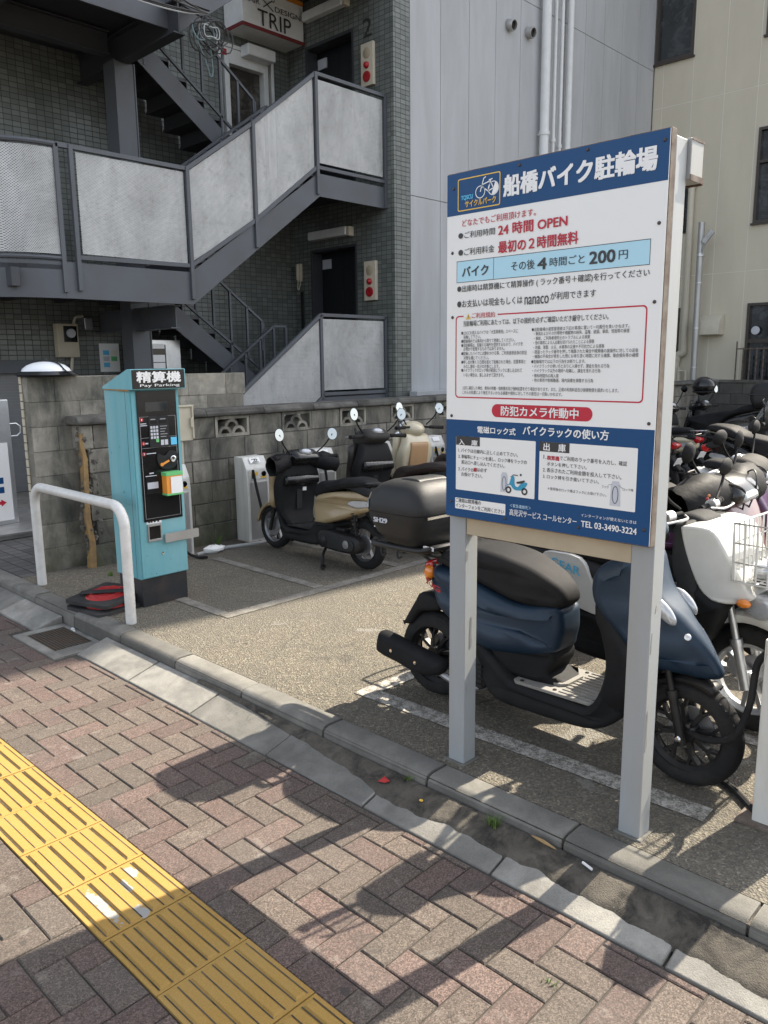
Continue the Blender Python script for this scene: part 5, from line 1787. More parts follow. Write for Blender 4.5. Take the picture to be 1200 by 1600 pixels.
t = thing('vent_hood', 'beige hooded wall vent with mould stains on the beige wall', 'vent', (-6.44, BY, 2.12))
MB().prism([(BY - .002, 2.12), (BY - .30, 2.12), (BY - .30, 2.22), (BY - .26, 2.36), (BY - .16, 2.47), (BY - .002, 2.51)], lambda y, z: (-6.66, y, z), lambda y, z: (-6.22, y, z)).build('hood', 'beigepipe', t, 40, .008)
t = thing('beige_downpipe', 'beige rainwater downpipe on the beige wall behind the sign board', 'pipe', (-6.97, BY - .1, 0))
MB().tube([(-6.99, BY - .1, 4.92), (-6.97, BY - .1, 1.86)], .06, 14).tube([(-6.99, BY - .1, 4.9), (-6.93, BY - .06, 5.02), (-6.86, BY - .01, 5.04)], .05, 12).build('pipe', 'beigepipe', t)
MB().tube(smooth_open([(-6.97, BY - .1, 1.9), (-6.98, BY - .1, 1.78), (-7.07, BY - .1, 1.74), (-7.10, BY - .1, 1.62)]), .07, 14).tube([(-7.10, BY - .1, 1.65), (-7.10, BY - .1, .05)], .06, 14).build('offset_bend', 'beigepipe', t)
t = thing('vent_pipe', 'short pale goose neck pipe at the foot of the beige wall', 'pipe', (-6.9, BY - .2, 0))
MB().tube([(-6.99, BY - .2, .05), (-6.99, BY - .2, 1.5)], .03, 10).tube([(-6.99, BY - .2, 1.42), (-6.85, BY - .2, 1.42), (-6.85, BY - .2, .05)], .03, 10).build('pipe', 'beigepipe', t)
t = thing('lamp_pole', 'grey steel pole with a small floodlight in front of the beige wall', 'lamp post', (-6.73, 15.7, LOT))
MB().tube([(-6.62, 15.7, LOT), (-6.64, 15.7, 4.22)], .06, 14).build('pole', 'stainless', t)
mb = MB()
for zc in (1.5, 2.25, 3.1):
    mb.lathe([(.061, -.012), (.068, -.01), (.068, .01), (.061, .012)], (-6.63, 15.7, zc), (0, 0, 1), 14)
mb.build('band', 'alu', t, 30)
lm = MB().box(-.13, .13, -.03, .03, -.05, .05, Matrix.Translation((-6.47, 15.62, 3.93)) @ Matrix.Rotation(R(-50), 4, 'Y')).build('floodlight', 'alu', t, 0, .008)
MB().bar((-6.60, 15.66, 3.60), (-6.52, 15.64, 3.82), .03, .03).lathe([(.061, -.03), (.075, -.028), (.075, .028), (.061, .03)], (-6.63, 15.7, 3.62), (0, 0, 1), 14).build('bracket', 'alu', t, 0)
t = thing('iron_railing', 'thin rusty brown iron railing in front of the beige building door', 'railing', (-5.3, 15.8, 0))
mb = MB()
for k in range(13):
    x = -5.86 + k * .125
    mb.bar((x, 15.8, LOT), (x, 15.8, 1.98 if k == 0 else 1.86), .02, .02)
mb.build('baluster', 'rust', t, 0)
mb = MB().bar((-5.87, 15.8, 1.84), (-4.3, 15.8, 1.84), .03, .022).bar((-5.87, 15.8, .35), (-4.3, 15.8, .35), .03, .022)
mb.build('rail', 'rust', t, 0)
t = thing('low_dark_wall', 'low dark stained block wall along the back of the parking lot', 'wall', (-2, 14.6, LOT))
mb = MB()
rr = random.Random(8)
for r_ in range(6):
    y = -5.85 - (r_ % 2) * .2
    while y < 6:
        mb.box(max(-5.85, y) + .003, y + .397, 14.55, 14.68 + rr.uniform(-.003, .003), LOT + r_ * .19 + .003, LOT + r_ * .19 + .187)
        y += .4
mb.build('blockwork', 'darkwall', t, 0, .004)
MB().box(-5.85, 6, 14.53, 14.70, LOT + 1.141, LOT + 1.19).build('coping', 'coping', t, 0, .006)

# standing notice board and plinth at the left edge
t = thing('standing_board', 'grey cased standing sign with blue and red lettering at the left edge', 'sign', (-7.95, 2.9, LOT))
mt = Matrix.Translation((-7.98, 3.0, 0)) @ Matrix.Rotation(R(2), 4, 'Z')
MB().box(-.09, .09, -.55, .02, .16, 1.36, mt).build('case', 'alu', t, 0, .012)
MB().box(.0905, .094, -.53, -.03, .20, .95, mt).build('face', 'sign_white', t, 0)
mb = MB()
for z in (.56, .47):
    mb.box(.0945, .0955, -.30, -.10, z, z + .06, mt)
mb.build('blue_mark', 'sign_blue', t, 0)
mb = MB().add([mt @ Vector(q) for q in ((.0955, -.30, .36), (.0955, -.14, .36), (.0955, -.14, .34), (.0955, -.09, .375), (.0955, -.14, .41), (.0955, -.14, .39), (.0955, -.30, .39))], [(0, 1, 2, 3, 4, 5, 6)])
mb.build('red_arrow', 'ink_r', t, 0)
MB().tube([mt @ Vector(q) for q in ((.0, .02, 1.12), (.0, .11, 1.12), (.0, .145, 1.09), (.0, .145, 1.03), (.0, .11, 1.0), (.0, .02, 1.0))], .009, 8).build('handle', 'alu', t)
pl = MB().box(-8.7, -7.45, 2.3, 3.38, LOT, .155).box(-8.72, -7.43, 2.28, 3.40, .135, .16)
tag(pl.build('low_plinth', 'stainless', None, 0, .004), 'low grey metal platform under the standing sign', 'platform')

# ================================================================ SCOOTERS
# local frame: x forward from the rear axle, y to the rider's left, z up from the ground
def lerp_fn(pts, axis=0):
    def f(x, z):
        t = (x, z)[axis]
        if t <= pts[0][0]:
            return pts[0][1]
        for (a, va), (b_, vb) in zip(pts, pts[1:]):
            if t <= b_:
                k = (t - a) / (b_ - a)
                k = k * k * (3 - 2 * k)
                return va + (vb - va) * k
        return pts[-1][1]
    return f


def wheel(parent, x, r, wd, style, mat='blackm', name='wheel', disc=True, k_=.64):
    c = Vector((x, 0, r))
    rim_r = r - wd * k_
    tm = MB()
    prof = []
    for k in range(15):
        a = R(-118 + 236 * k / 14)
        prof.append((r - wd * .5 + wd * .5 * math.cos(a), wd * .5 * math.sin(a)))
    prof = [(rim_r, -wd * .36)] + prof + [(rim_r, wd * .36)]
    tm.lathe(prof, c, (0, 1, 0), 40, closed=True)
    # tread blocks
    for k in range(44):
        a = 2 * math.pi * k / 44
        for sg in (-1, 1):
            e = Vector((math.cos(a), 0, math.sin(a)))
            tng = Vector((-math.sin(a), 0, math.cos(a)))
            p0 = c + e * (r - .0022) + Vector((0, sg * wd * .04, 0))
            p1 = c + e * (r - wd * .153 - .0008) + Vector((0, sg * wd * .36, 0)) + tng * .010
            tm.bar(p0, p1, .009, .004, tuple(e))
    wobj = tm.build(name, 'rubber', parent, 45)
    rm = MB()
    hw = wd * .34
    rm.lathe([(rim_r + .004, -hw), (rim_r + .004, hw), (rim_r - .006, hw), (rim_r - .02, hw * .45), (rim_r - .022, -hw * .45), (rim_r - .006, -hw)], c, (0, 1, 0), 36, closed=True)
    rm.lathe([(0, -hw * 1.25), (.034, -hw * 1.25), (.036, -hw * .9), (.036, hw * .9), (.034, hw * 1.25), (0, hw * 1.25)], c, (0, 1, 0), 20)
    n = {'spoke8': 8, 'three': 3, 'five': 5, 'disc': 0}[style]
    for k in range(n):
        a = 2 * math.pi * (k + .3) / n
        e = Vector((math.cos(a), 0, math.sin(a)))
        tng = Vector((-math.sin(a), 0, math.cos(a)))
        if style == 'three':
            for sg in (-1, 1):
                rm.bar(c + e * .03 + tng * sg * .012, c + e * (rim_r - .012) + tng * sg * .04, .02, hw * 1.1, (0, 1, 0))
            rm.bar(c + e * .03, c + e * (rim_r * .72), .03, hw * .9, (0, 1, 0))
        elif style == 'spoke8':
            rm.bar(c + e * .03, c + e * rim_r * .62, .017, hw * 1.0, (0, 1, 0))
            for sg in (-1, 1):
                rm.bar(c + e * rim_r * .6, c + e * (rim_r - .014) + tng * sg * .024, .011, hw * .95, (0, 1, 0))
        else:
            rm.bar(c + e * .03, c + e * (rim_r - .014), .026, hw * 1.0, (0, 1, 0))
    if style == 'disc':
        rm.lathe([(.03, hw * .5), (rim_r - .015, hw * .3), (rim_r - .015, -hw * .3), (.03, -hw * .5)], c, (0, 1, 0), 30, closed=True)
    rm.build('rim', mat, wobj, 40, .0015)
    if disc:
        MB().lathe([(.028, .0), (.085, .0), (.088, .004), (.085, .008), (.028, .008)], c + Vector((0, hw * 1.05, 0)), (0, 1, 0), 28, closed=True).build('brake_drum', 'cast', wobj, 40)
    MB().lathe([(0, 0), (.012, 0), (.013, .008), (.008, .014), (0, .015)], c + Vector((0, -.085, 0)), (0, -1, 0), 12).build('axle_nut', 'chrome', wobj, 40)
    return wobj


def mirror(parent, foot, head, yaw=0.0, rnd=True, stalk='blackp', shell='blackp', size=.055, aim=-1):
    foot, head = Vector(foot), Vector(head)
    mid = foot.lerp(head, .55) + Vector((0, 0, -.02))
    s_ = MB().tube(smooth_open([foot, mid, head]), .0065, 8)
    o = s_.build('mirror', stalk, parent)
    n = Vector((aim, -.12 * (1 if head.y > 0 else -1), .12)).normalized()
    x, y = frame_from(n)
    sx, sz = (size, size) if rnd else (size * 1.45, size * .85)
    M3 = Matrix((x, y, n)).transposed()
    sh = MB()
    for k, (q, h) in enumerate(((0, -.026), (.45, -.022), (.8, -.012), (1.0, 0), (.97, .004))):
        pass
    vs, fs = [], []
    prof = [(.02, -.026), (.5, -.022), (.85, -.011), (1.0, 0.0), (.96, .004), (.93, .002)]
    for j in range(24):
        a = 2 * math.pi * j / 24
        for q, h in prof:
            vs.append(head + M3 @ Vector((math.cos(a) * q * sx, math.sin(a) * q * sz, h)))
    k_ = len(prof)
    for j in range(24):
        for i in range(k_ - 1):
            a, b_ = j * k_, ((j + 1) % 24) * k_
            fs.append((a + i, b_ + i, b_ + i + 1, a + i + 1))
    MB().add(vs, fs).build('shell', shell, o, 50)
    gl = MB().add([head + M3 @ Vector((math.cos(2 * math.pi * j / 24) * sx * .935, math.sin(2 * math.pi * j / 24) * sz * .935, .0022)) for j in range(24)], [tuple(range(24))])
    gl.build('mirror_glass', 'mirror', o, 0)
    return o


def grips(parent, x, z, y0, y1, sweep=-.05, mat='rubber', muff=None, lever=True, ms=1.0):
    for sg in (-1, 1):
        a, b_ = Vector((x, sg * y0, z)), Vector((x + sweep, sg * y1, z - .005))
        if muff:
            mb = MB()
            d = Vector((-.25, sg * 1.0, -.12)).normalized()
            c = a.lerp(b_, .62) + Vector((.04, 0, -.045))
            mb2 = MB()
            ex, ey = frame_from(d)
            vs, fs = [], []
            prof = [(-.17, .045, .05), (-.13, .062, .07), (-.08, .082, .086), (-.02, .088, .098), (.04, .092, .10), (.09, .085, .098), (.13, .078, .10), (.145, .074, .095), (.135, .062, .082), (.06, .07, .085)]
            for j in range(20):
                an = 2 * math.pi * j / 20
                for h, ra_, rb_ in prof:
                    wr = 1 + .07 * math.sin(an * 2 + h * 22 + sg) + .05 * math.sin(an * 5 - h * 55) + .03 * math.sin(an * 9 + h * 90)
                    vs.append(c + d * h * 1.1 * ms + ex * math.cos(an) * ra_ * wr * ms + ey * math.sin(an) * rb_ * wr * ms + Vector((0, 0, -.10 * abs(h + .02))))
            k_ = len(prof)
            for j in range(20):
                for i in range(k_ - 1):
                    p_, q_ = j * k_, ((j + 1) % 20) * k_
                    fs.append((p_ + i, q_ + i, q_ + i + 1, p_ + i + 1))
            fs.append(tuple(j * k_ for j in range(20)))
            mb2.add(vs, fs).build('hand_cover', muff, parent, 60)
        g = MB().tube([a, a.lerp(b_, .35), a.lerp(b_, .36), b_], [.011, .011, .0165, .0165], 12).tube([b_, b_ + (b_ - a).normalized() * .012], .019, 12)
        g.build('grip', mat, parent, 40)
        if lever and not muff:
            MB().tube(smooth_open([a + Vector((.03, sg * .03, 0)), a + Vector((.065, sg * .09, -.004)), b_ + Vector((.075, -sg * .02, -.004)), b_ + Vector((.06, 0, -.004))]), .0055, 7).build('brake_lever', 'cast', parent)


def tail_plate(parent, x, z, ang=-20, y=0):
    mt = Matrix.Translation((x, y, z)) @ Matrix.Rotation(R(ang), 4, 'Y')
    p_ = MB().box(-.003, .003, -.09, .09, -.05, .05, mt).build('number_plate', 'ink_w', parent, 0, .002)
    mb = MB()
    for k in range(5):
        mb.box(-.0045, -.0032, -.06 + k * .026, -.045 + k * .026, -.03, .012, mt)
    return p_


def carrier(parent, x0, x1, z, hw, mat='blackm', rise=0.0):
    mb = MB()
    loop = [(x1, hw * .7, z), (x1 - .05, hw, z + rise * .3), (x0 + .05, hw, z + rise), (x0, hw * .75, z + rise), (x0, -hw * .75, z + rise), (x0 + .05, -hw, z + rise), (x1 - .05, -hw, z + rise * .3), (x1, -hw * .7, z)]
    mb.tube(smooth_open(loop, 3), .0075, 8)
    for k in range(3):
        x = x0 + (x1 - x0) * (k + .8) / 4
        mb.tube([(x, -hw, z + rise * .7), (x, hw, z + rise * .7)], .006, 8)
    for sg in (-1, 1):
        mb.tube([(x0 + (x1 - x0) * .5, sg * hw * .6, z + rise * .5), (x1 + .02, sg * hw * .5, z - .10)], .0075, 8)
    return mb.build('carrier', mat, parent)


def powertrain(t, wr, fanside=True, stand='side', muf=None, mufy=-.17):
    """swing-arm engine, belt cover, fan cover, shock, stand, silencer"""
    e = MB()
    e.pillow([(-.06, wr + .03), (-.02, wr + .075), (.10, wr + .085), (.30, wr + .10), (.40, wr + .085), (.43, wr + .01), (.38, wr - .05), (.22, wr - .065), (.05, wr - .065), (-.05, wr - .045)], .055, .03, 3, yc=.125)
    eng = e.build('engine', 'blackm', t, 40)
    mb = MB()
    mb.pillow([(-.03, wr), (.0, wr + .05), (.10, wr + .06), (.27, wr + .07), (.37, wr + .05), (.38, wr), (.30, wr - .04), (.10, wr - .045), (.0, wr - .04)], .012, .01, 3, yc=.185)
    for k in range(7):
        a = R(k * 51)
        cx_, cz_ = .17 + .19 * math.cos(a), wr + .005 + .05 * math.sin(a)
        mb.lathe([(0, .006), (.007, .006), (.008, 0)], (cx_, .196, cz_), (0, 1, 0), 8)
    mb.build('belt_cover', 'greyp', eng, 40)
    MB().lathe([(.02, 0), (.045, .0), (.05, .012), (.03, .02), (0, .021)], (.32, .19, wr + .005), (0, 1, 0), 20).build('kick_boss', 'blackm', eng, 40)
    MB().lathe([(.02, 0), (.03, .0), (.034, .008), (0, .012)], (.05, .19, wr + .015), (0, 1, 0), 16).build('axle_boss', 'cast', eng, 40)
    mb = MB().box(.18, .44, -.09, .09, wr - .07, wr + .12)
    mb.build('crankcase', 'blackm', eng, 0, .02)
    f = MB()
    f.lathe([(0, .05), (.05, .05), (.085, .035), (.095, 0)], (.30, -.09, wr + .02), (0, -1, 0), 24)
    for k in range(5):
        f.box(.235, .365, -.146, -.139, wr - .03 + k * .022, wr - .02 + k * .022)
    f.build('fan_cover', 'greyp', eng, 40)
    mb = MB()
    mb.tube([(.02, .10, wr + .03), (.08, .09, wr + .33)], .012, 10)
    pts = []
    for k in range(61):
        a = k / 60
        an = a * 2 * math.pi * 7
        c = Vector((.022, .10, wr + .06)).lerp(Vector((.074, .09, wr + .28)), a)
        pts.append(c + Vector((math.cos(an) * .026, math.sin(an) * .026, 0)))
    mb.tube(pts, .005, 6)
    mb.build('shock_absorber', 'blackm', t, 50)
    if stand == 'side':
        MB().tube(smooth_open([(.36, .12, wr - .06), (.34, .17, .10), (.30, .22, .015), (.27, .25, .006)], 4), [.012] * 9 + [.011] * 4, 8).tube([(.29, .20, .007), (.24, .27, .007)], .013, 8).build('side_stand', 'blackm', t)
    else:
        mb = MB()
        for sg in (-1, 1):
            mb.tube([(.36, sg * .07, wr - .05), (.30, sg * .11, .08), (.27, sg * .14, .012)], .011, 8)
        mb.tube([(.31, -.10, .09), (.31, .10, .09)], .009, 8)
        mb.build('centre_stand', 'blackm', t)
    if muf:
        mb = MB()
        mb.pillow(muf, .045, .035, 3, yc=mufy)
        mo = mb.build('silencer', 'blackp', t, 40)
        for x, z in ((-.10, wr + .04), (.05, wr + .02)):
            MB().lathe([(0, .006), (.008, .005), (.009, 0)], (x, mufy - .044, z), (0, -1, 0), 10).build('silencer_bolt', 'chrome', mo, 40)
        MB().tube(smooth_open([(.12, mufy, wr), (.28, mufy + .03, wr - .05), (.40, -.06, wr - .03)]), .016, 10).build('exhaust_pipe', 'cast', mo)


def fork(t, top, ax, r=.017, mat='blackm', yoff=.068):
    top, ax = Vector(top), Vector(ax)
    mb = MB()
    for sg in (-1, 1):
        d = Vector((0, sg * yoff, 0))
        m_ = ax.lerp(top, .48)
        mb.tube([ax + d + (ax - top).normalized() * .03, m_ + d, m_ + d, top + d], [r, r, r * .72, r * .72], 12)
        mb.tube([m_ + d - (top - ax).normalized() * .02, m_ + d + (top - ax).normalized() * .01], r * 1.25, 12)
    mb.box(top.x - .03, top.x + .03, -yoff - .015, yoff + .015, top.z - .015, top.z + .015)
    return mb.build('fork', mat, t, 40)


def fender(t, x, r, a0, a1, wd, mat, gap=.022):
    mb = MB()
    vs, fs = [], []
    N = 16
    cross = [(-1, -.35), (-1, -.1), (-.8, .0), (-.4, .05), (0, .06), (.4, .05), (.8, 0), (1, -.1), (1, -.35)]
    for i in range(N + 1):
        a = R(a0 + (a1 - a0) * i / N)
        for y, h in cross:
            rr_ = r + gap + h * wd
            vs.append((x + math.cos(a) * rr_, y * wd * .62, r + math.sin(a) * rr_))
    n = len(cross)
    for i in range(N):
        for j in range(n - 1):
            fs.append((i * n + j, i * n + j + 1, (i + 1) * n + j + 1, (i + 1) * n + j))
    mb.add(vs, fs)
    o = mb.build('front_fender', mat, t, 50)
    so = o.modifiers.new('thickness', 'SOLIDIFY')
    so.thickness = .004
    return o


def root(name, label, x, y, heading, lean=0.0, group='scooters parked in the lot', steer=0):
    t = bpy.data.objects.new(name, None)
    COL.objects.link(t)
    t.matrix_world = Matrix.Translation((x, y, LOT + .004)) @ Matrix.Rotation(heading, 4, 'Z') @ Matrix.Rotation(R(lean), 4, 'X')
    return tag(t, label, 'scooter', group)


def indicator(t, x, y, z, mat='amber_lens', s_=(.03, .018, .018)):
    return MB().ell((x, y, z), *s_, 12, 8).build('indicator', mat, t, 60)


# ---- the navy scooter under the sign
def navy():
    t = root('motor_scooter', 'navy blue scooter with black top box parked right behind the notice board', -2.32, 2.76, 0, -1.0)
    wr = .205
    wheel(t, 0, wr, .095, 'spoke8', 'blackm', 'rear_wheel')
    wheel(t, 1.215, wr, .088, 'spoke8', 'blackm', 'front_wheel')
    powertrain(t, wr, muf=[(-.215, .25), (-.20, .30), (-.17, .312), (.02, .285), (.16, .262), (.19, .235), (.17, .19), (.06, .165), (-.08, .185), (-.20, .205)], mufy=-.175)
    hwb = lerp_fn([(-.05, .06), (.10, .120), (.40, .150), (.62, .135), (.72, .10)])
    b_ = MB().pillow([(-.015, .60), (.02, .645), (.12, .655), (.30, .625), (.51, .575), (.68, .585), (.71, .52), (.70, .44), (.665, .385), (.46, .345), (.335, .345), (.20, .395), (.08, .46), (.0, .545)], hwb, .05, 4, bulge=.006)
    sb = b_.build('side_body', 'navy', t, 60)
    for sg in (-1, 1):
        f_ = lambda x, z, s2=sg: (x, s2 * (hwb(x, z) + .003), z)
        if sg < 0:
            # lettering on the flank
            def ff(u, v_):
                x, z = -.012 + u * .125, .560 + v_ * .034 - u * .022
                return (x, -(hwb(x, z) + .0075), z)
            text_mesh([('JOG', 0, 1, 0, 1, 2)], ff).build('lettering', 'alarm_red', sb, 0)
    st_ = MB().pillow([(.05, .67), (.09, .725), (.20, .770), (.35, .775), (.49, .755), (.60, .718), (.69, .665), (.715, .61), (.68, .575), (.60, .566), (.51, .575), (.35, .615), (.22, .645), (.10, .66)], lerp_fn([(.05, .10), (.22, .130), (.45, .132), (.62, .105), (.72, .08)]), .042, 4, bulge=.0)
    st_ = st_.build('seat', 'seatv', t, 60)
    tl = MB().pillow([(-.035, .635), (-.02, .66), (.01, .668), (.02, .63), (.0, .575), (-.025, .57)], .075, .02, 3)
    tl = tl.build('tail_lamp', 'red_lens', t, 60)
    for sg in (-1, 1):
        MB().ell((.0, sg * .068, .612), .03, .022, .034, 12, 8).build('indicator', 'amber_lens', tl, 60)
    MB().pillow([(-.17, .325), (-.165, .345), (-.10, .45), (-.06, .50), (.04, .49), (.06, .44), (.0, .42), (-.07, .40), (-.12, .335)], .065, .02, 3).build('rear_fender', 'blackp', t, 50)
    # black lower body with the grey mat
    MB().pillow([(.28, .375), (.36, .36), (.44, .325), (.50, .275), (.56, .252), (.80, .246), (.885, .25), (.93, .33), (.955, .45), (.99, .50), (1.06, .46), (1.075, .40), (1.045, .30), (.98, .20), (.87, .155), (.62, .145), (.46, .15), (.36, .21), (.29, .29)], lerp_fn([(.28, .12), (.45, .172), (.9, .172), (1.08, .12)]), .028, 3).build('lower_body', 'blackp', t, 45)
    fm = MB().prism([(.55, .158), (.88, .150), (.92, .125), (.92, -.125), (.88, -.150), (.55, -.158), (.53, -.14), (.53, .14)], lambda x, y: (x, y, .248), lambda x, y: (x, y, .262))
    fm = fm.build('floor_mat', 'matgrey', t, 0, .004)
    mb = MB()
    for k in range(10):
        y = -.13 + k * .029
        mb.box(.74, .90, y - .004, y + .004, .2622, .266)
    mb.prism([(.72, .085), (.74, .06), (.74, -.06), (.72, -.085), (.56, -.10), (.56, .10)], lambda x, y: (x, y, .2623), lambda x, y: (x, y, .274))
    mb.build('mat_rib', 'matgrey', fm, 0, .002)
    mb = MB()
    for x, y in ((.72, -.128), (.89, -.125), (.72, .128), (.89, .125), (.57, -.138)):
        mb.lathe([(0, .004), (.008, .003), (.009, 0)], (x, y, .262), (0, 0, 1), 10)
    mb.build('mat_bolt', 'blackm', fm, 40)
    MB().pillow([(.40, .38), (.55, .40), (.66, .41), (.69, .36), (.66, .30), (.72, .275), (.66, .255), (.50, .26), (.42, .30)], lerp_fn([(.4, .135), (.62, .115), (.72, .085)]), .03, 3).build('tunnel', 'blackp', t, 50)
    # inner and outer leg shield
    MB().pillow([(.905, .62), (.93, .56), (.95, .46), (.94, .36), (.90, .245), (.95, .19), (1.03, .27), (1.08, .38), (1.11, .45), (1.0, .60), (.97, .76), (.93, .79), (.905, .74)], lerp_fn([(.2, .13), (.35, .175), (.6, .195), (.85, .19)], 1), .035, 3).build('inner_shield', 'blackp', t, 50)
    hwf = lerp_fn([(.90, .205), (1.0, .180), (1.12, .110), (1.23, .068), (1.33, .034)])
    fc = MB().pillow([(.885, .70), (.890, .785), (.93, .83), (.985, .855), (1.03, .845), (1.065, .785), (1.11, .72), (1.18, .655), (1.24, .595), (1.29, .53), (1.330, .465), (1.312, .437), (1.25, .428), (1.15, .435), (1.08, .455), (1.00, .535), (.935, .605)], hwf, .06, 4, bulge=.0)
    fc = fc.build('front_cowl', 'navy', t, 60)
    for sg in (-1, 1):
        MB().ell((1.135, sg * (hwf(1.135, 0) - .016), .672), .062, .020, .026, 18, 12, Matrix.Rotation(R(44), 3, 'Y')).build('headlamp', 'clear_lens', fc, 60)
    for sg in (-1, 1):
        for x_, z_ in ((1.215, .585),):
            y_ = hwf(x_, z_) - .008
            mb = MB().lathe([(.0095, .0015), (.008, .0), (.0, -.002)], (x_, sg * y_, z_), (.45, sg * .75, .5), 16)
            mb.build('bolt_recess', 'black_gloss', fc, 50)
            MB().lathe([(.0095, -.006), (.0125, .001), (.0095, .003)], (x_, sg * y_, z_), (.45, sg * .75, .5), 18).build('recess_ring', 'alu', fc, 50)
    fork(t, (1.13, 0, .54), (1.215, 0, wr))
    fender(t, 1.215, wr, 62, 150, .075, 'blackm', .016)
    # handlebar cover
    hb = MB().pillow([(.86, .95), (.87, 1.0), (.95, 1.03), (1.03, .98), (1.05, .92), (.98, .89), (.90, .90)], .13, .05, 4)
    hb.build('handlebar_cover', 'navy', t, 60)
    grips(t, .91, .965, .10, .33)
    for sg in (-1, 1):
        mirror(t, (.93, sg * .15, .985), (.90, sg * .30, 1.155), size=.055)
    # carrier and top box
    cr_ = carrier(t, -.27, .10, .70, .10, 'blackm', .0)
    mb = MB()
    mb.box(-.28, .04, -.13, .13, .712, .730)
    mb.tube(smooth_open([(-.30, -.12, .73), (-.25, -.16, .725), (.0, -.16, .725), (.08, -.13, .745), (.10, 0, .75), (.08, .13, .745), (.0, .16, .725), (-.25, .16, .725), (-.30, .12, .73)]), .014, 8)
    for x in (-.22, -.12):
        mb.tube(smooth_open([(x, -.155, .72), (x, -.16, .69), (x + .015, -.165, .675), (x + .03, -.16, .685)], 4), .005, 6)
    mb.build('box_mount', 'blackm', cr_, 40)
    MB().box(.03, .09, -.150, -.148, .735, .752).build('bright_strip', 'ink_lightgrey', cr_, 0)
    BOXM = Matrix.Translation((-.115, .0, .73))
    hb_ = lambda x, z: 0
    def shell(z_list, name, mat, parent):
        vs, fs = [], []
        N = 40
        for (z, lx0, lx1, hy, e) in z_list:
            for k in range(N):
                a = 2 * math.pi * k / N
                ca_, sa_ = math.cos(a), math.sin(a)
                p_ = 2.0 / e
                cx_ = (abs(ca_) ** p_) * (1 if ca_ >= 0 else -1)
                sy_ = (abs(sa_) ** p_) * (1 if sa_ >= 0 else -1)
                x = (lx0 + lx1) / 2 + cx_ * (lx1 - lx0) / 2
                vs.append(BOXM @ Vector((x, sy_ * hy, z)))
        n = len(z_list)
        for i in range(n - 1):
            for k in range(N):
                fs.append((i * N + k, i * N + (k + 1) % N, (i + 1) * N + (k + 1) % N, (i + 1) * N + k))
        fs.append(tuple(range(N))[::-1])
        fs.append(tuple(range((n - 1) * N, n * N)))
        return MB().add(vs, fs).build(name, mat, parent, 50)
    tb_ = shell([(.0, -.11, .11, .13, 4), (.012, -.13, .125, .15, 4), (.06, -.165, .15, .178, 4.5), (.12, -.192, .168, .198, 5), (.155, -.198, .172, .203, 5)], 'top_box', 'boxgrey', t)
    shell([(.157, -.200, .174, .205, 5), (.166, -.203, .176, .207, 5), (.20, -.198, .172, .203, 5), (.245, -.18, .158, .190, 4.5), (.278, -.15, .14, .170, 4), (.296, -.11, .115, .14, 3.5), (.303, -.06, .08, .10, 3)], 'lid', 'boxgrey', tb_)
    mb = MB()
    for z0_, z1_ in ((.112, .124),):
        vs = []
        for k in range(10):
            y = -.195 + .39 * k / 9
            x = .1655 + .004 * (1 - (abs(y) / .2) ** 5) if True else 0
            vs += [BOXM @ Vector((x + .004, y, z0_ + .03)), BOXM @ Vector((x + .004, y, z1_ + .03))]
        mb.add(vs, [(2 * i, 2 * i + 2, 2 * i + 3, 2 * i + 1) for i in range(1, 8)])
    mb.build('silver_strip', 'chrome', tb_, 50)
    def fb(u, v_):
        p_ = BOXM @ Vector((-.115 + u * .085, -.2015 - .001, .108 + v_ * .022))
        return p_
    text_mesh([('SH29', 0, 1, 0, 1, 2)], fb).build('lettering', 'ink_lightgrey', tb_, 0)
    for sg in (-1, 1):
        vs = []
        for z, lx0, lx1, hy, k0 in ((.170, -.205, .178, .209, 0), (.20, -.200, .174, .205, 2), (.236, -.186, .163, .196, 7)):
            for k in range(13):
                an = R(203 + min(max(k, k0 // 3), 12 - k0) * 3.6)
                ca_, sa_ = math.cos(an), math.sin(an)
                p_ = .4
                x = (lx0 + lx1) / 2 - abs(ca_) ** p_ * ((lx1 - lx0) / 2 + .001)
                vs.append(BOXM @ Vector((x, sg * abs(sa_) ** p_ * (hy + .0015), z)))
        ref = MB().add(vs, [(r_ * 13 + k, r_ * 13 + k + 1, r_ * 13 + 14 + k, r_ * 13 + 13 + k) for r_ in range(2) for k in range(12)])
        ref.build('reflector', 'clear_lens', tb_, 50)
    MB().pillow([(-.05, .29), (-.03, .308), (.05, .311), (.075, .30), (.05, .290)], .10, .008, 3).build('lid_ridge', 'boxgrey', tb_, 50)
    for ob in tb_.children:
        if ob.name.startswith('lid_ridge'):
            ob.location = BOXM.translation
    return t


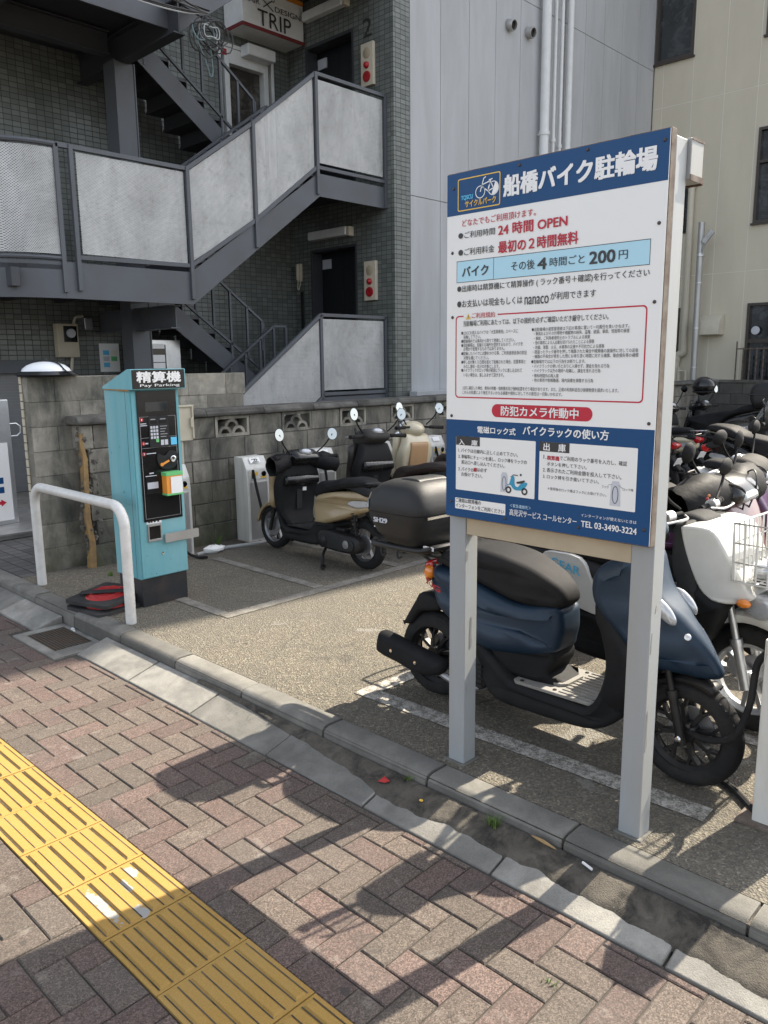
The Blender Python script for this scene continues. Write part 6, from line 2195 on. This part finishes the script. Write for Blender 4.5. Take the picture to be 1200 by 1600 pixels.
# ---- the white delivery scooter
def delivery():
    t = root('delivery_scooter', 'white and black delivery scooter with front wire basket behind the navy one', -2.37, 3.44, R(-3), 0)
    wr = .235
    wheel(t, 0, wr, .105, 'three', 'alu', 'rear_wheel', k_=.78)
    wheel(t, 1.28, wr, .10, 'three', 'alu', 'front_wheel', k_=.80)
    powertrain(t, wr, stand='centre', muf=[(-.20, .27), (-.18, .34), (.05, .32), (.18, .29), (.20, .24), (.05, .2), (-.18, .22)], mufy=-.19)
    hb = lerp_fn([(-.1, .10), (.1, .14), (.4, .17), (.66, .15)])
    MB().pillow([(-.05, .58), (.0, .64), (.25, .66), (.45, .65), (.60, .62), (.68, .55), (.68, .42), (.62, .37), (.42, .37), (.2, .42), (.02, .50)], hb, .05, 4).build('side_body', 'greyp', t, 60)
    sp_ = None
    for sg in (-1, 1):
        f0 = lambda x, z, s2=sg: (x, s2 * (hb(x, z) - .015), z)
        f1 = lambda x, z, s2=sg: (x, s2 * (hb(x, z) + .012), z)
        poly = smooth_closed([(.31, .61), (.33, .655), (.40, .665), (.52, .655), (.58, .57), (.635, .43), (.62, .395), (.52, .415), (.40, .455), (.345, .52)], 3)
        o = MB().prism(poly, f0, f1).build('side_panel', 'white_paint', t, 50, .004)
        if sg < 0:
            text_mesh([('GEAR', .375, .53, .575, .615, 2)], lambda x, z: (x, -(hb(x, z) + .0145), z + .10 - x * .2)).build('lettering', 'ink_c', o, 0)
    MB().pillow([(-.02, .665), (.02, .72), (.30, .735), (.52, .72), (.66, .68), (.70, .63), (.60, .615), (.35, .64), (.05, .645)], lerp_fn([(0, .12), (.4, .145), (.7, .10)]), .04, 4).build('seat', 'seatv', t, 60)
    MB().pillow([(-.13, .53), (-.11, .59), (-.04, .60), (-.02, .55), (-.06, .50)], .09, .02, 3).build('tail_lamp', 'red_lens', t, 60)
    for sg in (-1, 1):
        indicator(t, -.06, sg * .15, .58)
    carrier(t, -.22, .14, .66, .14, 'blackm', .0)
    tail_plate(t, -.17, .47, -20)
    MB().pillow([(-.20, .36), (-.18, .40), (-.10, .50), (-.05, .58), (.05, .52), (-.03, .46), (-.12, .40)], .075, .02, 3).build('rear_fender', 'blackp', t, 50)
    MB().pillow([(.38, .40), (.60, .40), (.70, .36), (.74, .30), (.98, .29), (1.06, .34), (1.08, .28), (1.0, .2), (.6, .18), (.42, .22), (.35, .32)], lerp_fn([(.3, .13), (.5, .17), (1.0, .17)]), .03, 3).build('lower_body', 'blackp', t, 45)
    fm = MB().box(.70, 1.0, -.155, .155, .298, .308).build('floor_mat', 'matgrey', t, 0, .003)
    mb = MB()
    for k in range(11):
        y = -.14 + k * .028
        mb.box(.72, .98, y - .005, y + .005, .3082, .313)
    mb.build('mat_rib', 'matgrey', fm, 0)
    hs = lerp_fn([(.3, .16), (.45, .20), (.62, .232), (.92, .205)], 1)
    MB().pillow([(.985, .86), (1.01, .895), (1.05, .88), (1.08, .74), (1.12, .60), (1.13, .46), (1.10, .36), (1.02, .34), (1.04, .45), (1.03, .62), (1.0, .70)], hs, .03, 3).build('inner_shield', 'greyp', t, 50)
    fcw = MB().pillow([(1.030, .86), (1.036, .888), (1.10, .893), (1.165, .875), (1.22, .78), (1.29, .65), (1.315, .615), (1.25, .585), (1.17, .59), (1.115, .635), (1.066, .74)], lerp_fn([(1.04, .215), (1.16, .20), (1.30, .15)]), .014, 3).build('front_cowl', 'white_paint', t, 60)
    MB().pillow([(1.09, .645), (1.17, .595), (1.215, .58), (1.20, .52), (1.15, .41), (1.10, .35), (1.05, .40), (1.075, .52)], lerp_fn([(.35, .17), (.62, .222)], 1), .03, 3).build('lower_cowl', 'blackp', t, 50)
    fork(t, (1.19, 0, .59), (1.28, 0, wr), .021, 'alu', .08)
    fender(t, 1.28, wr, 40, 138, .12, 'white_paint', .062)
    MB().pillow([(.93, .86), (.94, .90), (1.0, .92), (1.07, .90), (1.08, .85), (1.0, .83)], .10, .04, 4).build('handlebar_cover', 'greyp', t, 60)
    grips(t, .97, .915, .09, .36, -.04)
    for sg in (-1, 1):
        sw = MB().tube([(.97, sg * .18, .915), (.965, sg * .235, .915)], .027, 12).build('switch_box', 'alu', t, 40, .003)
        MB().ell((.945, sg * .20, .94), .008, .008, .008, 8, 6).build('red_button', 'red_lens', sw, 50)
        MB().ell((.945, sg * .215, .953), .007, .007, .007, 8, 6).build('amber_button', 'amber_lens', sw, 50)
        mirror(t, (1.0, sg * .17, .95), (.97, sg * .31, 1.08), rnd=False, size=.05)
    # wire basket
    bs = MB()
    bx0, bx1, hy, z0_, z1_ = 1.24, 1.56, .19, .685, .925
    for k in range(9):
        y = -hy + 2 * hy * k / 8
        bs.tube([(bx0, y, z1_), (bx0 + .01, y * .92, z0_), (bx1 - .01, y * .92, z0_), (bx1, y, z1_)], .0040, 6)
    for k in range(8):
        x = bx0 + (bx1 - bx0) * k / 7
        bs.tube([(x, -hy, z1_), (x, -hy * .92, z0_), (x, hy * .92, z0_), (x, hy, z1_)], .0040, 6)
    for z, s_ in ((z1_, 1), (.845, .975), (.765, .95), (z0_ + .003, .92)):
        bs.tube([(bx0, -hy * s_, z), (bx1, -hy * s_, z), (bx1, hy * s_, z), (bx0, hy * s_, z)], .005 if z == z1_ else .0038, 6, closed=True)
    bs = bs.build('basket', 'white_paint', t, 40)
    MB().box(1.16, 1.38, -.06, .06, .652, .678).build('basket_bracket', 'blackp', t, 0, .006)
    MB().pillow([(1.27, .55), (1.30, .62), (1.37, .625), (1.39, .55), (1.33, .52)], .12, .03, 4).build('headlamp', 'clear_lens', t, 60)
    for sg in (-1, 1):
        indicator(t, 1.29, sg * .17, .60, 'red_lens' if False else 'amber_lens')
    return t


# ---- generic town scooter in several paints
def town(name, label, x, y, heading, paint, inner='blackp', seat='seatv', rim='cast', rnd_lamp=False, muff=None, panel=None, zoff=0.0, mirrors=True, lean=2.0, wr=.205, tailc=True, bag=False, tall=0.0, screen=False, topbox=False, sporty=False, mshell='blackp', seat_len=0.0, chrome_rack=False, nose=None, head=None, ms=.95, hx=0.0, hz=0.0):
    t = root(name, label, x, y, heading, lean)
    wheel(t, 0, wr, .095, 'five', rim, 'rear_wheel')
    wheel(t, 1.17 + seat_len, wr, .085, 'five', rim, 'front_wheel')
    L = seat_len
    powertrain(t, wr, muf=[(-.20, .25), (-.18, .30), (.05, .285), (.16, .26), (.18, .2), (.05, .165), (-.18, .2)], mufy=-.17)
    T = tall
    hb = lerp_fn([(-.15, .045), (.02, .115), (.25, .165), (.45, .155), (.56, .12)])
    if sporty:
        side = [(-.20, .74 + T), (-.15, .76 + T), (.05, .71 + T), (.30, .62 + T), (.52, .56), (.58, .46), (.54, .36), (.36, .36), (.2, .42), (.05, .52), (-.12, .66 + T)]
        seatp = [(-.12, .78 + T), (-.08, .83 + T), (.10, .815 + T), (.22, .76 + T), (.40, .73 + T), (.56 + L, .66 + T), (.60 + L, .60 + T), (.50, .585), (.30, .65 + T), (.08, .73 + T)]
    else:
        side = [(-.14, .565), (-.12, .60), (.0, .635), (.22, .625), (.46, .575), (.54, .50), (.535, .40), (.49, .335), (.36, .345), (.18, .40), (.0, .465), (-.12, .505)]
        seatp = [(-.06, .70), (-.02, .74), (.16, .745), (.34, .70), (.46, .69), (.55, .655), (.59, .58), (.55, .53), (.46, .555), (.30, .62), (.10, .665), (-.04, .675)]
    MB().pillow(side, hb, .04, 4).build('side_body', paint, t, 60)
    MB().pillow(seatp, lerp_fn([(-.1, .09), (.1, .135), (.35, .135), (.58, .085)]), .045, 4).build('seat', seat, t, 60)
    if tailc:
        MB().pillow([(-.12, .64 + T), (-.02, .69 + T), (.16, .665 + T), (.05, .63 + T), (-.08, .61 + T)], .10, .02, 3).build('tail_cover', 'greyp' if paint != 'white_paint' else paint, t, 50)
        tl_ = MB().pillow([(-.175, .60 + T), (-.165, .635 + T), (-.10, .645 + T), (-.09, .60 + T), (-.13, .565 + T)], .07, .02, 3).build('tail_lamp', 'red_lens', t, 60)
        for sg in (-1, 1):
            MB().prism(smooth_closed([(-.09, .55 + T), (-.05, .572 + T), (.06, .565 + T), (.10, .54 + T), (.03, .518 + T), (-.07, .528 + T)], 3), lambda x, z, s2=sg: (x, s2 * (hb(x, z) - .012), z), lambda x, z, s2=sg: (x, s2 * (hb(x, z) + .0035), z)).build('indicator', 'clear_lens', t, 50, .002)
    MB().pillow([(-.22, .34), (-.19, .38), (-.12, .48), (-.08, .54), (.0, .50), (-.06, .44), (-.15, .34)], .06, .015, 3).build('rear_fender', 'blackp', t, 50)
    tail_plate(t, -.185, .43 + T * .5, -25)
    carrier(t, -.23, .02, .70 + T, .085, 'chrome' if chrome_rack else 'blackm', .02)
    X = L
    MB().pillow([(.30, .36), (.46, .35), (.52, .30), (.56, .265), (.80 + X, .25), (.90 + X, .28), (.98 + X, .36), (1.04 + X, .40), (1.02 + X, .28), (.92 + X, .17), (.76 + X, .145), (.46, .15), (.36, .21), (.29, .29)], lerp_fn([(.28, .12), (.45, .165), (.85 + X, .165), (1.05 + X, .11)]), .03, 3).build('lower_body', 'blackp', t, 45)
    MB().box(.54, .84 + X, -.15, .15, .268, .276).build('floor_mat', 'greyp', t, 0, .003)
    hs = lerp_fn([(.25, .14), (.45, .20), (.65, .225), (.85, .17)], 1)
    isd = MB().pillow([(.80 + X, .28), (.86 + X, .30), (.955 + X, .40), (.97 + X, .55), (.93 + X, .72), (.93 + X, .84), (.86 + X, .85), (.83 + X, .74), (.845 + X, .62), (.865 + X, .50), (.86 + X, .38)], hs, .03, 3)
    isd = isd.build('inner_shield', inner, t, 50)
    if inner == 'blackp':
        MB().pillow([(.85 + X, .62), (.83 + X, .70), (.80 + X, .69), (.80 + X, .63)], .19, .02, 3).build('glove_box', 'gloss_black', isd, 50)
        MB().box(.853 + X, .858 + X, -.03, .03, .40, .62).build('centre_trim', 'greyp', isd, 0, .002)
        if muff and not zoff and paint == 'beige_paint':
            MB().box(.850 + X, .8525 + X, -.075, -.035, .56, .61).build('sticker', 'ink_w', isd, 0)
    if panel:
        MB().pillow([(.835 + X, .50), (.82 + X, .66), (.815 + X, .76), (.84 + X, .77), (.85 + X, .66), (.86 + X, .5)], .13, .012, 3).build('glove_panel', panel, isd, 50)
    MB().pillow([(.955 + X, .84), (1.0 + X, .84), (1.06 + X, .72), (1.12 + X, .58), (1.15 + X, .50), (1.10 + X, .44), (1.02 + X, .40), (.975 + X, .46), (.975 + X, .58), (.945 + X, .72)], lerp_fn([(.93 + X, .225), (1.02 + X, .19), (1.15 + X, .09)]), .045, 4).build('front_cowl', nose or paint, t, 60)
    fork(t, (1.09 + X, 0, .50), (1.17 + X, 0, wr))
    fender(t, 1.17 + X, wr, 5, 165, .10, paint)
    X0_, X = X, X + hx
    kids0 = set(t.children)
    hm = head or paint
    if rnd_lamp:
        hb2 = MB().ell((.93 + X, 0, .90), .12, .13, .085, 20, 12).build('handlebar_cover', hm, t, 60)
        MB().lathe([(0, .035), (.045, .03), (.07, .012), (.078, 0)], (1.035 + X, 0, .91), (1, 0, .1), 24).build('headlamp', 'clear_lens', t, 60)
        MB().lathe([(.078, -.045), (.086, -.02), (.086, .004), (.078, .008)], (1.035 + X, 0, .91), (1, 0, .1), 24).build('lamp_ring', 'chrome', t, 50)
        for sg in (-1, 1):
            MB().ell((1.0 + X, sg * .15, .85), .035, .03, .03, 12, 8).build('indicator', 'chrome', t, 60)
    else:
        MB().pillow([(.80 + X, .90), (.82 + X, .955), (.90 + X, .985), (1.0 + X, .95), (1.045 + X, .88), (1.0 + X, .83), (.90 + X, .84)], .145, .05, 4, bulge=.006).build('handlebar_cover', hm, t, 60)
        MB().pillow([(.985 + X, .95), (1.04 + X, .90), (1.055 + X, .86), (1.02 + X, .84), (.97 + X, .88)], .085, .02, 3).build('headlamp', 'clear_lens', t, 60)
        MB().ell((.845 + X, 0, .965), .045, .075, .016, 16, 8, Matrix.Rotation(R(-25), 3, 'Y')).build('dashboard', 'visor', t, 60)
        MB().ell((.838 + X, 0, .974), .028, .050, .012, 16, 8, Matrix.Rotation(R(-25), 3, 'Y')).build('speedometer', 'ink_lightgrey', t, 60)
    grips(t, .88 + X, .925, .10, .34, -.05, muff=muff, ms=ms)
    for sg in (-1, 1):
        MB().tube(smooth_open([(.91 + X, sg * .16, .93), (1.0 + X, sg * .13, .965 + .02 * sg), (1.04 + X, sg * .07, .90), (1.02 + X, sg * .04, .80)], 5), .0045, 6).build('control_cable', 'wire', t)
    if mirrors:
        for sg in (-1, 1):
            mirror(t, (.88 + X, sg * .15, .95), (.84 + X, sg * .30, 1.115 + T * .4), rnd=rnd_lamp or not sporty, shell=mshell, size=.055)
    X = X0_
    for ch in t.children:
        if ch not in kids0:
            ch.location.z += hz
    if screen:
        vs, fs = [], []
        for i in range(9):
            z = .93 + .36 * i / 8
            for j in range(13):
                a = R(-75 + 150 * j / 12)
                rw = .20 * (1 - .35 * (i / 8) ** 2)
                vs.append((.90 + X + .12 * math.cos(a) - .20 * (i / 8), rw * math.sin(a), z))
        for i in range(8):
            for j in range(12):
                q = i * 13 + j
                fs.append((q, q + 1, q + 14, q + 13))
        o = MB().add(vs, fs).build('windscreen', 'visor', t, 60)
        so = o.modifiers.new('thickness', 'SOLIDIFY')
        so.thickness = .004
    if topbox:
        b2 = MB().pillow([(-.42, .82 + T), (-.45, .93 + T), (-.42, 1.03 + T), (-.30, 1.10 + T), (-.10, 1.11 + T), (.0, 1.05 + T), (.02, .93 + T), (-.02, .82 + T), (-.1, .79 + T), (-.35, .79 + T)], .22, .08, 4).build('top_box', 'boxgrey', t, 60)
        MB().pillow([(-.455, .945 + T), (-.455, .955 + T), (.025, .955 + T), (.025, .945 + T)], .223, .004, 1).build('box_seam', 'gloss_black', b2, 40)
        MB().pillow([(-.46, .98 + T), (-.44, 1.03 + T), (-.36, 1.03 + T), (-.36, .99 + T)], .215, .02, 3).build('reflector', 'visor', b2, 50)
        carrier(t, -.40, .0, .77 + T, .10)
    return t


navy()
delivery()
PI = math.pi
beige_ = town('retro_scooter', 'black and sand beige scooter with vinyl hand covers and round mirrors beside the pay machine', -4.22, 4.17, PI, 'beige_paint', muff='leather', rim='cast', ms=.80, hx=-.07, hz=-.055, lean=3, head='gloss_black', nose='beige_paint')
beige_.scale = (.94, .94, .94)
town('town_scooter', 'dark brown scooter with a dark seat between the beige and cream ones', -4.10, 5.0, PI, 'brown_paint', seat='seatb', lean=3, head='headgrey', nose='brown_paint', zoff=0)
town('retro_scooter', 'cream retro scooter with chrome round headlamp and tan inner panel by the wall', -4.42, 5.92, PI, 'cream_paint', inner='cream_paint', seat='seatb', rnd_lamp=True, panel='tan_panel', lean=3, tailc=True, mshell='chrome')
town('town_scooter', 'maroon scooter with big black vinyl hand covers beyond the white delivery scooter', -2.48, 4.28, R(-2), 'maroon_paint', muff='leather', ms=1.25, lean=2, sporty=False, zoff=0, seat='seatv', head='gloss_black')
town('town_scooter', 'purple scooter with grey handlebar cowl and black seat catching the sun', -2.66, 5.05, R(1), 'purple_paint', lean=2, sporty=True, head='headgrey', nose='purple_paint', tall=.02)
town('town_scooter', 'white sporty scooter with sunlit seat in the middle of the right row', -2.20, 5.85, R(2), 'white_paint', lean=2, sporty=True, head='white_paint', tall=.02)
town('town_scooter', 'grey scooter with a tall smoked windscreen at the right edge', -1.88, 8.4, PI, 'headgrey', lean=2, screen=True, tall=.02, sporty=True)
town('sport_scooter', 'large dark scooter with a long two level seat lit along its top', -2.84, 7.5, R(-4), 'gloss_black', lean=2, sporty=True, tall=.14, mirrors=False, seat_len=.12)
town('retro_scooter', 'sand cream scooter with red tail lamp and chrome rack seen from behind', -4.02, 9.45, PI, 'cream_paint', lean=3, chrome_rack=True, seat='seatv', rnd_lamp=True)
town('maxi_scooter', 'black maxi scooter with a rounded black top box by the back wall', -3.55, 10.25, PI, 'gloss_black', lean=3, sporty=True, tall=.17, topbox=True, seat_len=.2, head='gloss_black')
town('town_scooter', 'black scooter with chrome levers half hidden behind the sign post', -3.95, 8.65, PI, 'gloss_black', lean=3, head='blackp')
town('town_scooter', 'black scooter with a bulky dark screen near the back wall', -3.7, 11.2, PI, 'gloss_black', lean=3, tall=.1, screen=True)
town('town_scooter', 'dark scooter standing behind the sign board in the left row', -4.2, 6.8, PI, 'brown_paint', lean=3)
town('town_scooter', 'black scooter hidden mostly behind the notice board', -4.15, 7.7, PI, 'gloss_black', lean=3)

hm = thing('helmet', 'black open helmet resting on a scooter near the back wall', 'helmet', (-4.45, 10.9, 1.25))
MB().ell((-4.45, 10.9, 1.30), .15, .13, .13, 20, 12).build('shell', 'gloss_black', hm, 60)
MB().lathe([(.135, 0), (.14, .01), (.13, .02)], (-4.45, 10.9, 1.215), (0, 0, 1), 20).build('rim', 'rubber', hm, 40)
# a mesh bag hung between two scooters
tag(MB().pillow([(-5.50, .66), (-5.30, .84), (-5.22, .86), (-5.20, .60), (-5.34, .56), (-5.50, .57)], .006, .003, 2, yc=5.45).build('mesh_bag', 'mesh_bag', None, 0), 'black mesh bag hanging on the brown scooter in front of the cream one', 'bag')
# things in the wire basket
bt = thing('drink_bottle', 'clear plastic bottle with a blue label lying in the wire basket', 'bottle', (-1.03, 3.36, .91))
MB().lathe([(0, 0), (.03, .002), (.033, .02), (.033, .15), (.026, .18), (.013, .20), (.013, .215), (0, .216)], (-1.09, 3.29, .825), (1, .25, 0), 18).build('bottle', 'clear_lens', bt, 40)
MB().lathe([(.0335, .06), (.0338, .13)], (-1.09, 3.29, .825), (1, .25, 0), 18).build('label_band', 'bottle_blue', bt, 40)
MB().lathe([(0, .216), (.014, .216), (.014, .23), (0, .231)], (-1.09, 3.29, .825), (1, .25, 0), 12).build('cap', 'ink_w', bt, 40)
rg2 = thing('rain_gear', 'folded black rain gear stuffed into the wire basket', 'clothing', (-.95, 3.42, .92))
MB().pillow([(-1.02, .80), (-1.02, .93), (-.96, 1.03), (-.88, 1.0), (-.83, .88), (-.86, .80)], .10, .05, 4, yc=3.42).build('bundle', 'leather', rg2, 60)


# ================================================================ LOCK POSTS
def lock_post(x, y, facing, label, cable, num=None):
    """facing = +1 looks towards +X, -1 towards -X"""
    t = bpy.data.objects.new('lock_post', None)
    COL.objects.link(t)
    t.matrix_world = Matrix.Translation((x, y, LOT)) @ Matrix.Rotation(0 if facing > 0 else PI, 4, 'Z')
    tag(t, label, 'lock post', 'white bike lock posts')
    MB().prism([(-.10, 0), (.085, 0), (.085, .56), (.075, .66), (.02, .76), (-.10, .76)], lambda a, z: (a, -.12, z), lambda a, z: (a, .12, z)).build('cabinet', 'rack_white', t, 0, .006)
    MB().box(-.13, .13, -.15, .15, 0, .012).build('base_plate', 'rust', t, 0, .002)
    MB().box(.0855, .089, -.095, .095, .03, .54).build('front_plate', 'stainless', t, 0, .002)
    hp = MB().box(.0855, .092, -.10, .10, .565, .655).build('lock_plate', 'rack_white', t, 0, .003)
    MB().lathe([(.024, 0), (.024, .006), (.016, .007), (.015, -.002), (0, -.003)], (.092, .055, .61), (1, 0, 0), 18).build('socket', 'black_gloss', hp, 40)
    MB().box(.0922, .094, -.085, -.01, .60, .63).build('yellow_label', 'ink_y', hp, 0)
    MB().box(.0922, .0935, .02, .085, .572, .588).build('yellow_label', 'ink_y', hp, 0)
    MB().box(.0922, .100, -.075, -.05, .575, .655).build('hook', 'black_gloss', hp, 0, .003)
    mb = MB().add([(.055, -.06, .705), (.055, .05, .705), (.030, .05, .746), (.030, -.06, .746)], [(0, 1, 2, 3)])
    mb.v = [(a + .0055, b_, c_ + .0035) for a, b_, c_ in mb.v]
    mb.build('number_label', 'ink_w', t, 0)
    if num:
        text_mesh([(num, -.03, .02, 0, 1, 1)], lambda yy, q: (.053 + .0075 - q * .018, yy, .7135 + q * .030)).build('number', 'ink_k', t, 0)
    if cable:
        MB().tube(smooth_open(cable, 6), .012, 10).build('lock_cable', 'rubber', t)
    return t


cabA = [(.095, -.06, .64), (.15, -.06, .45), (.22, -.04, .2), (.30, 0, .03), (.22, .10, .02), (.08, .2, .02), (.1, .26, .02), (.25, .2, .02), (.42, .1, .05), (.5, .06, .18)]
names = ['white lock post just behind the turquoise pay machine', 'white lock post between pay machine and the beige scooter', 'white lock post behind the beige scooter handlebar', 'white lock post behind the brown scooter by the wall', 'white lock post with cable just left of the sign board edge', 'white lock post by the wall behind the sign board', 'white lock post by the wall far behind the sign board']
for k, y in enumerate((3.43, 4.24, 5.06, 5.88, 6.72, 7.54, 8.36)):
    lock_post(-5.72, y, 1, names[k], cabA if k in (1, 4) else [(.095, -.06, .64), (.14, -.06, .5), (.13, -.05, .3), (.16, -.03, .1), (.2, .05, .02), (.3, .1, .02)], str(k + 1) if k == 1 else None)
# row at the right edge of the lot
cabR = [(.093, .06, .60), (.12, .075, .55), (.13, .09, .40), (.18, .09, .27), (.30, .06, .22), (.42, .02, .24), (.46, .0, .26)]
lock_post(-.742, 2.78, -1, 'white lock post cut by the right edge with a cable to the navy front wheel', cabR)
lock_post(-.66, 3.55, -1, 'white lock post in front of the delivery scooter beyond the right edge', [(.093, .06, .60), (.13, .08, .45), (.22, .06, .3), (.32, .03, .26)])
tag(MB().tube(smooth_open([(-.82, 2.70, .115), (-.95, 2.82, .113), (-1.08, 2.90, .113), (-1.2, 3.02, .113), (-1.30, 3.2, .113)]), .012, 8).build('ground_cable', 'rubber', None), 'thick black cable lying on the asphalt behind the front wheel', 'cable')
tag(MB().tube(smooth_open([(-5.6, 3.55, .108), (-5.62, 3.8, .115), (-5.55, 4.2, .112), (-5.66, 4.5, .112)]), .016, 8).build('conduit_hose', 'wire_grey', None), 'grey hose lying on the ground along the foot of the wall', 'hose')
bag_ = MB().ell((-5.60, 3.72, .125), .06, .10, .03, 12, 8)
rr = random.Random(6)
bag_.v = [(a + rr.uniform(-.012, .012), b_ + rr.uniform(-.012, .012), c_ + rr.uniform(-.008, .012)) for a, b_, c_ in bag_.v]
tag(bag_.build('plastic_bag', 'ink_w', None, 30), 'crumpled white plastic bag lying at the wall between two lock posts', 'bag')
